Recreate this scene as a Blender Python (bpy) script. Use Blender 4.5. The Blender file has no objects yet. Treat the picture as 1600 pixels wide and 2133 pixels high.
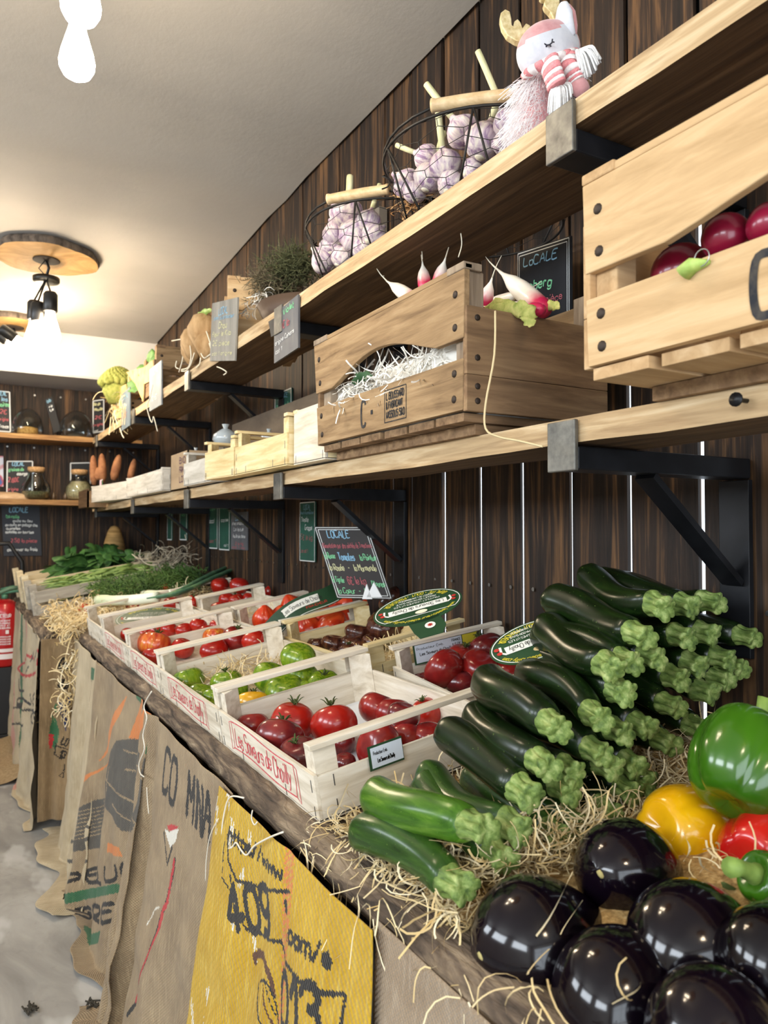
import bpy, bmesh, math, random
import numpy as np
from mathutils import Vector, Matrix, noise as mnoise
from mathutils.geometry import tessellate_polygon
R = random.Random(11)
SC = bpy.context.scene
COL = SC.collection
PI = math.pi
# ------------------------------------------------------------------ camera
F, VU, VV, CAMZ = 1550.0, -80.0, 1105.0, 1.2
AL = math.atan((VV - 1066.5) / F)
TH = math.atan((800 - VU) / (F / math.cos(AL)))
FW = Vector((math.sin(TH) * math.cos(AL), math.cos(TH) * math.cos(AL), math.sin(AL)))
RT = Vector((math.cos(TH), -math.sin(TH), 0))
UP = RT.cross(FW)
CAM = Vector((0, 0, CAMZ))
cd = bpy.data.cameras.new('camera')
cam = bpy.data.objects.new('camera', cd)
COL.objects.link(cam)
m3 = Matrix((RT, UP, -FW)).transposed()
cam.matrix_world = Matrix.Translation(CAM) @ m3.to_4x4()
cd.sensor_fit = 'HORIZONTAL'
cd.sensor_width = 36
cd.lens = F * 36 / 1600
cd.clip_start = .02
cd.dof.use_dof = True
cd.dof.focus_distance = 1.25
cd.dof.aperture_fstop = 10
SC.camera = cam


def ray(u, v):
    return FW * F + RT * (u - 800) + UP * (1066.5 - v)


def P(u, v, X=None, Y=None, Z=None, d=None):
    """the point of the place seen at photo position (u, v) on a known plane"""
    r = ray(u, v)
    if X is not None: t = (X - CAM.x) / r.x
    elif Y is not None: t = (Y - CAM.y) / r.y
    elif Z is not None: t = (Z - CAM.z) / r.z
    else: t = d / F
    return CAM + r * t


TS = .165                                   # slope of the display table


def tz(x): return .79 + TS * (x - .45)      # its top surface


def Pt(u, v, h):
    """on the sloping table, h above it"""
    r = ray(u, v)
    t = (.79 - .45 * TS + h - CAM.z) / (r.z - TS * r.x)
    return CAM + r * t


def depth(p): return (p - CAM).dot(FW)


# ------------------------------------------------------------------ mesh builder
class MB:
    def __init__(s):
        s.v, s.f, s.m, s.s, s.t = [], [], [], [], []

    def add(s, verts, faces, mi=0, smooth=False, M=None, tag=0.0):
        o = len(s.v)
        if M is not None:
            verts = [M @ Vector(p) for p in verts]
        s.v += [tuple(p) for p in verts]
        for f in faces:
            s.f.append([i + o for i in f]); s.m.append(mi); s.s.append(smooth); s.t.append(tag)
        return s

    def box(s, x0, x1, y0, y1, z0, z1, mi=0, M=None, tag=None):
        v = [(x, y, z) for z in (z0, z1) for y in (y0, y1) for x in (x0, x1)]
        f = [(0, 2, 3, 1), (4, 5, 7, 6), (0, 1, 5, 4), (2, 6, 7, 3), (0, 4, 6, 2), (1, 3, 7, 5)]
        return s.add(v, f, mi, False, M, R.random() if tag is None else tag)

    def cbox(s, c, sz, rot=None, mi=0):
        M = Matrix.Translation(c)
        if rot is not None: M = M @ rot.to_4x4()
        a, b, d = sz[0] / 2, sz[1] / 2, sz[2] / 2
        return s.box(-a, a, -b, b, -d, d, mi, M)

    def bar(s, p, q, w, h, mi=0, up=Vector((0, 0, 1))):
        p, q = Vector(p), Vector(q)
        x = (q - p); L = x.length; x.normalize()
        y = up.cross(x); y.normalize(); z = x.cross(y)
        M = Matrix.Translation(p) @ Matrix((x, y, z)).transposed().to_4x4()
        return s.box(0, L, -w / 2, w / 2, -h / 2, h / 2, mi, M)

    def tube(s, pts, r, n=8, mi=0, smooth=True, cap=True, closed=False, flat=1.0):
        pts = [Vector(p) for p in pts]
        k = len(pts)
        rs = list(r) if hasattr(r, '__len__') else [r] * k
        vs, fs = [], []
        ref = None
        for i in range(k):
            a = pts[(i - 1) % k] if (closed or i > 0) else pts[i]
            b = pts[(i + 1) % k] if (closed or i < k - 1) else pts[i]
            t = b - a
            if t.length < 1e-9: t = Vector((0, 0, 1))
            t.normalize()
            if ref is None:
                ref = Vector((0, 0, 1)) if abs(t.z) < .9 else Vector((1, 0, 0))
            e = ref - t * ref.dot(t)
            if e.length < 1e-6: e = t.orthogonal()
            e.normalize(); g = t.cross(e); ref = e
            for j in range(n):
                an = 2 * PI * j / n
                vs.append(pts[i] + e * (math.cos(an) * rs[i] * flat) + g * (math.sin(an) * rs[i]))
        for i in range(k if closed else k - 1):
            for j in range(n):
                a = i * n + j; b = i * n + (j + 1) % n
                c2 = ((i + 1) % k) * n + (j + 1) % n; d2 = ((i + 1) % k) * n + j
                fs.append((a, b, c2, d2))
        if cap and not closed:
            fs.append(tuple(range(n - 1, -1, -1))); fs.append(tuple((k - 1) * n + j for j in range(n)))
        return s.add(vs, fs, mi, smooth)

    def lathe(s, prof, n=24, M=None, mi=0, smooth=True, lobe=None):
        vs, fs = [], []
        k = len(prof)
        for i, (r, z) in enumerate(prof):
            for j in range(n):
                a = 2 * PI * j / n
                rr = max(r, 1e-5) * (lobe(a, i / (k - 1)) if lobe else 1)
                vs.append((rr * math.cos(a), rr * math.sin(a), z))
        for i in range(k - 1):
            for j in range(n):
                fs.append((i * n + j, i * n + (j + 1) % n, (i + 1) * n + (j + 1) % n, (i + 1) * n + j))
        fs.append(tuple(range(n - 1, -1, -1))); fs.append(tuple((k - 1) * n + j for j in range(n)))
        return s.add(vs, fs, mi, smooth, M)

    def prism(s, poly, z0, z1, M=None, mi=0):
        """extrude a 2D outline (counter-clockwise) along z"""
        n = len(poly)
        vs = [(x, y, z0) for x, y in poly] + [(x, y, z1) for x, y in poly]
        tri = tessellate_polygon([[Vector((x, y, 0)) for x, y in poly]])
        ar = sum(poly[i][0] * poly[(i + 1) % n][1] - poly[(i + 1) % n][0] * poly[i][1] for i in range(n))
        fs = []
        for t in tri:
            a, b, c = [Vector(poly[i]) for i in t]
            cr = (b - a).x * (c - a).y - (b - a).y * (c - a).x
            t = tuple(t) if cr > 0 else tuple(reversed(t))
            fs.append(tuple(i + n for i in t)); fs.append(tuple(reversed(t)))
        for i in range(n):
            j = (i + 1) % n
            fs.append((i, j, j + n, i + n) if ar > 0 else (j, i, i + n, j + n))
        return s.add(vs, fs, mi, False, M, R.random())

    def ribbon(s, pts, w, nrm, mi=0):
        """flat strip facing nrm"""
        pts = [Vector(p) for p in pts]
        vs, fs = [], []
        for i, p in enumerate(pts):
            t = pts[min(i + 1, len(pts) - 1)] - pts[max(i - 1, 0)]
            e = t.cross(nrm)
            if e.length < 1e-9: e = Vector(nrm).orthogonal()
            e.normalize()
            vs += [p + e * w / 2, p - e * w / 2]
        for i in range(len(pts) - 1):
            fs.append((2 * i, 2 * i + 1, 2 * i + 3, 2 * i + 2))
        return s.add(vs, fs, mi, False)

    def build(s, name, mats, parent=None, loc=None, rot=None, bevel=0, label=None):
        me = bpy.data.meshes.new(name)
        me.from_pydata(s.v, [], s.f)
        for m in (mats if isinstance(mats, (list, tuple)) else [mats]): me.materials.append(m)
        me.polygons.foreach_set('material_index', s.m)
        me.polygons.foreach_set('use_smooth', s.s)
        at = me.attributes.new('rnd', 'FLOAT', 'FACE')
        at.data.foreach_set('value', s.t)
        me.update()
        o = bpy.data.objects.new(name, me)
        COL.objects.link(o)
        if parent is not None: o.parent = parent
        if loc is not None: o.location = loc
        if rot is not None: o.rotation_euler = rot
        if bevel:
            b = o.modifiers.new('bevel', 'BEVEL'); b.width = bevel; b.segments = 2; b.limit_method = 'ANGLE'; b.angle_limit = .6
        if label: o['label'] = label
        return o


def tag(o, label, cat, group=None, kind=None):
    o['label'] = label; o['category'] = cat
    if group: o['group'] = group
    if kind: o['kind'] = kind
    return o


def struct(o):
    o['kind'] = 'structure'
    return o


def thing(name, label, cat, loc=(0, 0, 0), rot=(0, 0, 0), group=None):
    o = bpy.data.objects.new(name, None)
    COL.objects.link(o)
    o.empty_display_size = .02
    o.location = loc; o.rotation_euler = rot
    return tag(o, label, cat, group)


def dup(o, loc=None, M=None, label=None, group=None):
    r = o.copy(); COL.objects.link(r)
    for ch in o.children:
        c = ch.copy(); COL.objects.link(c); c.parent = r
        for g in ch.children:
            d = g.copy(); COL.objects.link(d); d.parent = c
    if M is not None: r.matrix_world = M
    if loc is not None: r.location = loc
    if label: r['label'] = label
    if group: r['group'] = group
    return r


def frame(x, z=Vector((0, 0, 1)), loc=(0, 0, 0)):
    """matrix whose local x follows x and whose local z leans to z"""
    x = Vector(x).normalized(); y = Vector(z).cross(x)
    if y.length < 1e-6: y = x.orthogonal()
    y.normalize(); zz = x.cross(y)
    return Matrix.Translation(loc) @ Matrix((x, y, zz)).transposed().to_4x4()


ORD = ['first', 'second', 'third', 'fourth', 'fifth', 'sixth', 'seventh', 'eighth', 'ninth', 'tenth', 'eleventh', 'twelfth',
       'thirteenth', 'fourteenth', 'fifteenth', 'sixteenth', 'seventeenth', 'eighteenth', 'nineteenth', 'twentieth', 'twenty-first',
       'twenty-second', 'twenty-third', 'twenty-fourth', 'twenty-fifth', 'twenty-sixth', 'twenty-seventh', 'twenty-eighth', 'twenty-ninth', 'thirtieth']


# ------------------------------------------------------------------ materials
def lin(h):
    h = h.lstrip('#')
    o = []
    for i in (0, 2, 4):
        c = int(h[i:i + 2], 16) / 255
        o.append(c / 12.92 if c <= .04045 else ((c + .055) / 1.055) ** 2.4)
    return (*o, 1)


MATS = {}


def mat(name, col, rough=.5, scale=None, stops=None, detail=5, distort=0, bump=0, bscale=None, spec=.5, coat=0, sss=0, metal=0,
        trans=0, ior=1.45, emit=0, speck=None, coord='Object', croughness=.05, sheen=0, bdist=.002, stain=None):
    """procedural material: noise-driven colour ramp, optional second speck layer and stains, noise bump"""
    if name in MATS: return MATS[name]
    m = bpy.data.materials.new(name); m.use_nodes = True
    nt = m.node_tree; N = nt.nodes; L = nt.links
    b = N['Principled BSDF']
    b.inputs['Base Color'].default_value = lin(col)
    b.inputs['Roughness'].default_value = rough
    b.inputs['Specular IOR Level'].default_value = spec
    b.inputs['Metallic'].default_value = metal
    b.inputs['Coat Weight'].default_value = coat
    b.inputs['Coat Roughness'].default_value = croughness
    b.inputs['Transmission Weight'].default_value = trans
    b.inputs['IOR'].default_value = ior
    b.inputs['Sheen Weight'].default_value = sheen
    if sss:
        b.inputs['Subsurface Weight'].default_value = sss
        b.inputs['Subsurface Radius'].default_value = (.01, .005, .003)
    if emit:
        b.inputs['Emission Color'].default_value = lin(col)
        b.inputs['Emission Strength'].default_value = emit
    tc = N.new('ShaderNodeTexCoord')
    at = N.new('ShaderNodeAttribute'); at.attribute_name = 'rnd'
    oi = N.new('ShaderNodeObjectInfo')
    ad = N.new('ShaderNodeMath'); ad.operation = 'ADD'
    L.new(at.outputs['Fac'], ad.inputs[0]); L.new(oi.outputs['Random'], ad.inputs[1])
    mu = N.new('ShaderNodeMath'); mu.operation = 'MULTIPLY'; mu.inputs[1].default_value = 37.0
    L.new(ad.outputs[0], mu.inputs[0])
    va = N.new('ShaderNodeVectorMath'); va.operation = 'ADD'

    def noise(sc, det, dis=0):
        mp = N.new('ShaderNodeMapping'); mp.inputs['Scale'].default_value = sc if hasattr(sc, '__len__') else (sc,) * 3
        L.new(tc.outputs[coord], mp.inputs['Vector'])
        a = N.new('ShaderNodeVectorMath'); a.operation = 'ADD'
        L.new(mp.outputs[0], a.inputs[0]); L.new(mu.outputs[0], a.inputs[1])
        n = N.new('ShaderNodeTexNoise'); n.inputs['Scale'].default_value = 1
        n.inputs['Detail'].default_value = det; n.inputs['Distortion'].default_value = dis
        n.inputs['Roughness'].default_value = .6
        L.new(a.outputs[0], n.inputs['Vector'])
        return n.outputs['Fac']

    N.remove(va)
    colout = None
    if stops:
        cr = N.new('ShaderNodeValToRGB')
        L.new(noise(scale, detail, distort), cr.inputs[0])
        e = cr.color_ramp.elements
        while len(e) < len(stops): e.new(.5)
        for i, (p, c) in enumerate(stops): e[i].position = p; e[i].color = lin(c)
        colout = cr.outputs[0]
    for sp in (speck, stain):
        if not sp: continue
        sc, c2, lo, hi, amt = sp
        mr = N.new('ShaderNodeMapRange'); mr.inputs[1].default_value = lo; mr.inputs[2].default_value = hi; mr.inputs[4].default_value = amt
        L.new(noise(sc, 3), mr.inputs[0])
        mx = N.new('ShaderNodeMix'); mx.data_type = 'RGBA'
        L.new(mr.outputs[0], mx.inputs[0])
        if colout is not None: L.new(colout, mx.inputs[6])
        else: mx.inputs[6].default_value = lin(col)
        mx.inputs[7].default_value = lin(c2)
        colout = mx.outputs[2]
    if colout is not None:
        L.new(colout, b.inputs['Base Color'])
        if emit: L.new(colout, b.inputs['Emission Color'])
    if bump:
        bp = N.new('ShaderNodeBump'); bp.inputs['Strength'].default_value = bump; bp.inputs['Distance'].default_value = bdist
        L.new(noise(bscale or scale, 4, distort), bp.inputs['Height'])
        L.new(bp.outputs[0], b.inputs['Normal'])
    MATS[name] = m
    return m


def grain(axis, across=60, along=4):
    return tuple(along if a == axis else across for a in 'XYZ')


def wood(name, c, axis, across=60, along=4, rough=.7, bump=.35, distort=.6, speck=None, stain=None, spec=.3):
    """c = dark, mid, light"""
    return mat(name, c[1], rough, grain(axis, across, along), [(.28, c[0]), (.5, c[1]), (.72, c[2])], 7, distort, bump,
               grain(axis, across * 2.5, along * 2), spec, speck=speck, stain=stain, bdist=.0015)


def weave(name, c1, c2, pitch=.0032, bump=.8, rough=.95, c3=None):
    """woven jute: two crossed thread waves over the cloth's own UV (metres)"""
    if name in MATS: return MATS[name]
    m = mat(name, c1, rough, (9, 9, 9), [(.3, c1), (.7, c2)], 4, coord='UV', sheen=.15, spec=.15, speck=((160, 22, 1), c3 or c2, .5, .75, .55))
    nt = m.node_tree; N = nt.nodes; L = nt.links
    tc = [n for n in N if n.type == 'TEX_COORD'][0]
    sp = N.new('ShaderNodeSeparateXYZ'); L.new(tc.outputs['UV'], sp.inputs[0])
    outs = []
    for ax in (0, 1):
        k = N.new('ShaderNodeMath'); k.operation = 'MULTIPLY'; k.inputs[1].default_value = 2 * PI / pitch / 2
        L.new(sp.outputs[ax], k.inputs[0])
        sn = N.new('ShaderNodeMath'); sn.operation = 'SINE'; L.new(k.outputs[0], sn.inputs[0])
        outs.append(sn.outputs[0])
    pr = N.new('ShaderNodeMath'); pr.operation = 'MULTIPLY'
    L.new(outs[0], pr.inputs[0]); L.new(outs[1], pr.inputs[1])
    bp = N.new('ShaderNodeBump'); bp.inputs['Strength'].default_value = bump; bp.inputs['Distance'].default_value = .0012
    L.new(pr.outputs[0], bp.inputs['Height'])
    L.new(bp.outputs[0], N['Principled BSDF'].inputs['Normal'])
    return m


# ------------------------------------------------------------------ chalk handwriting: single-stroke letters
GLY = {}
for ln in '''A 02 39 62,15 55
B 02 09 39 58 57 46 06,46 55 53 42 02
C 58 49 19 07 04 12 42 53
D 02 09 39 57 54 32 02
E 59 09 02 52,06 46
F 59 09 02,06 46
G 58 49 19 07 04 12 42 54 55 35
H 02 09,52 59,06 56
I 22 29
J 49 43 32 12 03
K 02 09,59 05,15 52
L 09 02 52
M 02 09 35 69 62
N 02 09 52 59
O 39 19 07 04 12 42 54 57 49 39
P 02 09 49 58 56 45 05
Q 39 19 07 04 12 42 54 57 49 39,34 61
R 02 09 49 58 56 45 05,25 52
S 58 49 19 08 07 16 46 55 53 42 12 03
T 09 69,39 32
U 09 04 12 42 54 59
V 09 32 69
W 09 12 35 52 69
X 02 59,09 52
Y 09 35 69,35 32
Z 09 59 02 52
a 45 36 16 05 03 12 32 43,46 42
b 09 02,05 16 36 45 43 32 12 03
c 45 36 16 05 03 12 32 43
d 49 42,45 36 16 05 03 12 32 43
e 04 44 45 36 16 05 03 12 32 43
f 39 29 18 12,06 36
g 45 36 16 05 03 12 32 43,46 41 30 10 01
h 09 02,05 16 36 45 42
i 16 12,18 19
j 26 21 10 01,28 29
k 09 02,46 04,14 42
l 19 12
m 06 02,05 16 26 35 32,35 46 56 65 62
n 06 02,05 16 36 45 42
o 26 16 05 03 12 32 43 45 36 26
p 06 00,05 16 36 45 43 32 12 03
q 45 36 16 05 03 12 32 43,46 40
r 06 02,05 16 36
s 45 36 16 05 14 34 43 32 12 03
t 19 13 22 32,06 36
u 06 03 12 32 43,46 42
v 06 22 46
w 06 12 35 52 66
x 06 42,46 02
y 06 23,46 21 10 00
z 06 46 02 42
0 29 19 07 04 12 32 44 47 39 29
1 07 29 22
2 08 19 39 48 46 02 42
3 08 19 39 48 47 36 26,36 45 43 32 12 03
4 32 39 04 54
5 49 09 06 36 45 43 32 12 03
6 48 39 19 07 04 12 32 43 45 36 16 05
7 09 49 22
8 26 17 08 19 39 48 37 26 15 03 12 32 43 35 26
9 46 35 15 06 08 19 39 48 44 32 12
€ 58 49 29 17 14 22 42 53,06 36,05 35
- 05 35
. 22 23
/ 02 49
' 19 17
& 52 07 19 29 37 04 12 22 54
é 04 44 45 36 16 05 03 12 32 43,27 39
è 04 44 45 36 16 05 03 12 32 43,27 19
É 58 08 02 52,05 45,29 39
Î 22 28,19 29 39
• 25 35 34 24 25'''.split('\n'):
    k, rest = ln[0], ln[2:]
    GLY[k] = [[(int(q[0]) / 7, (int(q[1]) - 2) / 7) for q in st.split()] for st in rest.split(',')]


def smoothline(p, n=3):
    if len(p) < 3: return p
    o = []
    for i in range(len(p) - 1):
        p0, p1, p2, p3 = p[max(i - 1, 0)], p[i], p[i + 1], p[min(i + 2, len(p) - 1)]
        for k in range(n):
            t = k / n
            o.append(tuple(.5 * (2 * p1[c] + (p2[c] - p0[c]) * t + (2 * p0[c] - 5 * p1[c] + 4 * p2[c] - p3[c]) * t * t +
                                 (3 * p1[c] - p0[c] - 3 * p2[c] + p3[c]) * t ** 3) for c in range(len(p1))))
    return o + [p[-1]]


def glyph_w(ch):
    if ch == ' ': return .5
    g = GLY.get(ch)
    return max(q[0] for st in g for q in st) + .24 if g else .5


def text_lines(txt, h=1.0, slant=.12, jit=.03, rnd=None, curve=True, track=1.0):
    """polylines (x right, y up) of a text whose capitals are h tall; returns lines and the total width"""
    rnd = rnd or R
    out, x = [], 0
    for ch in txt:
        g = GLY.get(ch)
        if g:
            dy = rnd.uniform(-jit, jit) * 2
            for st in g:
                pl = [((x + a + slant * b + rnd.uniform(-jit, jit)) * h, (b + dy + rnd.uniform(-jit, jit)) * h) for a, b in st]
                out.append(smoothline(pl) if curve else pl)
        x += glyph_w(ch) * track
    return out, x * h


def write(mb, o, ex, ey, n, txt, width=None, h=None, w=.0015, mi=0, off=.0008, **kw):
    """chalk writing at o along ex with ey up, on the face with normal n"""
    ln, tw = text_lines(txt, 1.0, **kw)
    if h is None: h = width / tw
    sx = (width / tw) if width else h
    for pl in ln:
        mb.ribbon([Vector(o) + ex * (a * sx) + ey * (b * h) + n * off for a, b in pl], w, n, mi)
# ================================================================== the room
WX, BY = 1.06, 5.2                     # wall faces
w = bpy.data.worlds.new('sky'); SC.world = w; w.use_nodes = True
wn = w.node_tree.nodes; wb = wn['Background']
wb.inputs[0].default_value = (.80, .90, 1.0, 1); wb.inputs[1].default_value = 1.3

M_CEIL = mat('ceiling_plaster', '#b2aea8', .85, (1.2, 1.2, 1.2), [(.3, '#aba7a1'), (.7, '#bab6b0')], 4, bump=.25, bscale=(45, 30, 30), bdist=.003,
             stain=((2, 7, 2), '#a9a5a1', .55, .8, .5))
M_WHITE = mat('white_plaster', '#d9d4cb', .85, (2, 2, 2), [(.3, '#cfcac0'), (.7, '#dedad2')], 3, bump=.1, bscale=(60, 60, 60))
M_SOFFITG = mat('soffit_grey', '#b4b4b6', .7, (2, 2, 2), [(.3, '#aeaeb0'), (.7, '#bababc')], 3, bump=.1, bscale=(60, 60, 60))
M_FLOOR = mat('concrete', '#9b9894', .55, (4.2, 2.2, 1), [(.3, '#7b7874'), (.46, '#8d8a85'), (.55, '#999690'), (.72, '#aaa8a3')], 10, 1.2, .2, (18, 18, 18),
              speck=((40, 40, 40), '#6d6a66', .62, .78, .35), stain=((7, 3.1, 1), '#bcbbb8', .56, .64, .6))
WALLC = ('#14100d', '#30231a', '#7a5837')
M_WALL = wood('stained_planks', WALLC, 'Z', 42, 2.0, .62, .5, 1.2, speck=((9, 9, 1.1), '#0f0c0b', .45, .7, .75), spec=.35)
M_BACKING = mat('wall_backing', '#0c0a09', .9)
M_SCREW = mat('screw_steel', '#9a9a98', .35, metal=1)
M_OLDWOOD = ('#5a4128', '#8d6a42', '#b8925f')
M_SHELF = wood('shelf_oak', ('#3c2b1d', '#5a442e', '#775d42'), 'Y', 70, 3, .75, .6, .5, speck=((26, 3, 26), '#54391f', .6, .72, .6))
M_STEEL = mat('black_steel', '#16171a', .42, (20, 20, 20), [(.3, '#101114'), (.7, '#1d1e22')], 3, metal=.3, spec=.5)
M_STEELW = mat('worn_steel_plate', '#6d6a63', .5, (30, 30, 30), [(.3, '#4e4c48'), (.7, '#86837a')], 4, metal=.6)


def planks(mb, a0, a1, z0, z1, pitch, gap, thick, axis, face, phase=0.0, mi=0):
    """vertical boards side by side; axis 'Y' for the long wall, 'X' for the end wall"""
    k0 = math.floor((a0 - phase) / pitch)
    a = phase + k0 * pitch
    while a < a1:
        b0, b1 = max(a, a0) + gap / 2, min(a + pitch, a1) - gap / 2
        if b1 > b0 + .005:
            t = R.uniform(-.0025, .0025)
            if axis == 'Y': mb.box(face + t, face + thick, b0, b1, z0, z1, mi)
            else: mb.box(b0, b1, face + t, face + thick, z0, z1, mi)
        a += pitch


# long plank wall on the right, daylight behind its gaps low down
mb = MB()
planks(mb, -2.2, 1.82, 0, 2.47, .1507, .0104, .0075, 'Y', WX, .808)
planks(mb, 1.82, BY + .02, 0, 2.47, .1507, .0012, .022, 'Y', WX, .808)
mb.box(WX + .026, WX + .04, -2.2, BY, 1.78, 2.5, 1)
mb.box(WX + .026, WX + .04, 1.82, BY, 0, 1.8, 1)
mb.box(WX + .026, WX + .04, -2.2, .45, 0, 1.8, 1)
for k in range(-2, 24):
    for zz in (1.075, 1.40, 1.85):
        for dy in (.035, .112):
            y = .808 + k * .1507 + dy
            mb.add([(WX - .0035, y + .0042 * math.cos(i * PI / 4), zz + R.uniform(-.001, .001) + .0042 * math.sin(i * PI / 4)) for i in range(8)], [tuple(range(8))], 2)
struct(mb.build('wall_right', [M_WALL, M_BACKING, M_SCREW]))
# end wall
mb = MB()
planks(mb, -2.2, WX, 0, 2.13, .152, .0015, .022, 'X', BY, .02)
mb.box(-2.2, WX, BY + .022, BY + .04, 0, 2.5, 1)
for k in range(-6, 7):
    for zz in (2.06, 1.725):
        for dx in (.07, ):
            x = .02 + k * .152 + dx
            mb.add([(x + .006 * math.cos(i * PI / 4), BY - .004, zz + .006 * math.sin(i * PI / 4)) for i in range(8)], [tuple(range(8))], 2)
struct(mb.build('wall_back', [M_WALL, M_BACKING, M_SCREW]))
mb = MB(); mb.box(-2.2, WX, 4.76, BY + .03, 2.127, 2.55)
o = struct(mb.build('trim_1', [M_WHITE])); o['label'] = 'white boxed soffit over the end wall'
mb = MB(); mb.box(-2.2, WX - .002, 4.765, BY - .002, 2.115, 2.128)  # thin grey sheet closing the underside of the white soffit
o = struct(mb.build('trim_2', [M_SOFFITG])); o['label'] = 'grey underside of the soffit'
# ceiling: level, then falling slightly towards the end wall
mb = MB()
ys = [-2.2 + .1 * i for i in range(71)]
xs = [-2.2 + .13 * i for i in range(26)]
vs, fs = [], []
for y in ys:
    for x in xs:
        z = 2.455 - max(0, y - 2.62) * .038 + .008 * mnoise.noise(Vector((x * .9, y * .9, 0)))
        if abs(y - 2.6) < .2: z -= .012 * (1 - abs(y - 2.6) / .2)
        vs.append((x, y, z))
n = len(xs)
for j in range(len(ys) - 1):
    for i in range(n - 1):
        fs.append((j * n + i, j * n + i + 1, (j + 1) * n + i + 1, (j + 1) * n + i))
mb.add(vs, fs, 0, True)
struct(mb.build('ceiling', [M_CEIL]))
mb = MB(); mb.box(-2.25, WX + .05, -2.25, BY + .05, 2.47, 2.6); 
struct(mb.build('ceiling_slab', [M_WHITE]))
mb = MB(); mb.box(-2.2, WX + .03, -2.2, BY + .03, -.06, 0)
struct(mb.build('floor', [M_FLOOR]))
# aisle side and shop front (outside the picture) with their windows
mb = MB()
mb.box(-2.26, -2.2, -2.2, BY + .03, 0, 1.68); mb.box(-2.26, -2.2, -2.2, BY + .03, 2.32, 2.5)
for a, b in ((-2.2, -1.6), (-.2, .3), (1.7, 2.3), (3.7, BY + .03)): mb.box(-2.26, -2.2, a, b, 1.68, 2.32)
struct(mb.build('wall_left', [M_WHITE]))
mb = MB()
mb.box(-2.26, WX + .03, -2.26, -2.2, 2.2, 2.5); mb.box(-2.26, -1.9, -2.26, -2.2, 0, 2.2); mb.box(.75, WX + .03, -2.26, -2.2, 0, 2.2)
struct(mb.build('wall_front', [M_WHITE]))
M_FRAME = mat('window_frame_paint', '#3a3c40', .5)
for k, (a, b) in enumerate(((-1.6, -.2), (.3, 1.7), (2.3, 3.7))):
    mb = MB()
    for y in (a, (a + b) / 2 - .02, b - .04): mb.box(-2.25, -2.21, y, y + .04, 1.68, 2.32)
    for z in (1.68, 2.28): mb.box(-2.25, -2.21, a, b, z, z + .04)
    struct(mb.build('window_%d' % (k + 1), [M_FRAME]))
mb = MB()
for x in (-1.9, -1.05, -.15, .71): mb.box(x, x + .04, -2.25, -2.21, 0, 2.2)
for z in (0, 1.75, 2.16): mb.box(-1.9, .75, -2.25, -2.21, z, z + .04)
struct(mb.build('window_4', [M_FRAME]))


def area(name, loc, rot, sx, sy, power, col):
    l = bpy.data.lights.new(name, 'AREA'); l.shape = 'RECTANGLE'; l.size = sx; l.size_y = sy
    l.energy = power; l.color = col
    o = bpy.data.objects.new(name, l); COL.objects.link(o); o.location = loc; o.rotation_euler = rot
    return o


DAY = (.86, .93, 1.0)
area('daylight_shopfront', (-.55, -2.19, 1.15), (PI / 2, 0, 0), 2.5, 2.0, 34, DAY)
area('daylight_window', (-2.18, -.9, 2.0), (0, -PI / 2, 0), .62, 1.3, 23, DAY)
area('daylight_window', (-2.18, 1.0, 2.0), (0, -PI / 2, 0), .62, 1.3, 23, DAY)
area('daylight_window', (-2.18, 3.0, 2.0), (0, -PI / 2, 0), .62, 1.3, 20, DAY)

# ------------------------------------------------------------------ wood-slice ceiling lamps
M_BULB = mat('lit_bulb', '#ffe9c8', .3, emit=58)
M_BARK = mat('bark', '#4a4038', .9, (40, 40, 8), [(.3, '#2a231d'), (.7, '#6e6155')], 5, bump=.9, bscale=(60, 60, 14), bdist=.006)
M_SLICE = mat('sawn_slice', '#9c7749', .7, (6, 6, 6), [(.3, '#80602f'), (.7, '#b08a58')], 6, 2.5, .2, (60, 60, 60))
M_SOCKET = mat('black_socket', '#141414', .4)
BULBP = [(.001, 0), (.012, .0015), (.024, .009), (.031, .022), (.032, .034), (.029, .05), (.022, .074), (.016, .095), (.013, .112), (.0125, .125)]


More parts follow.
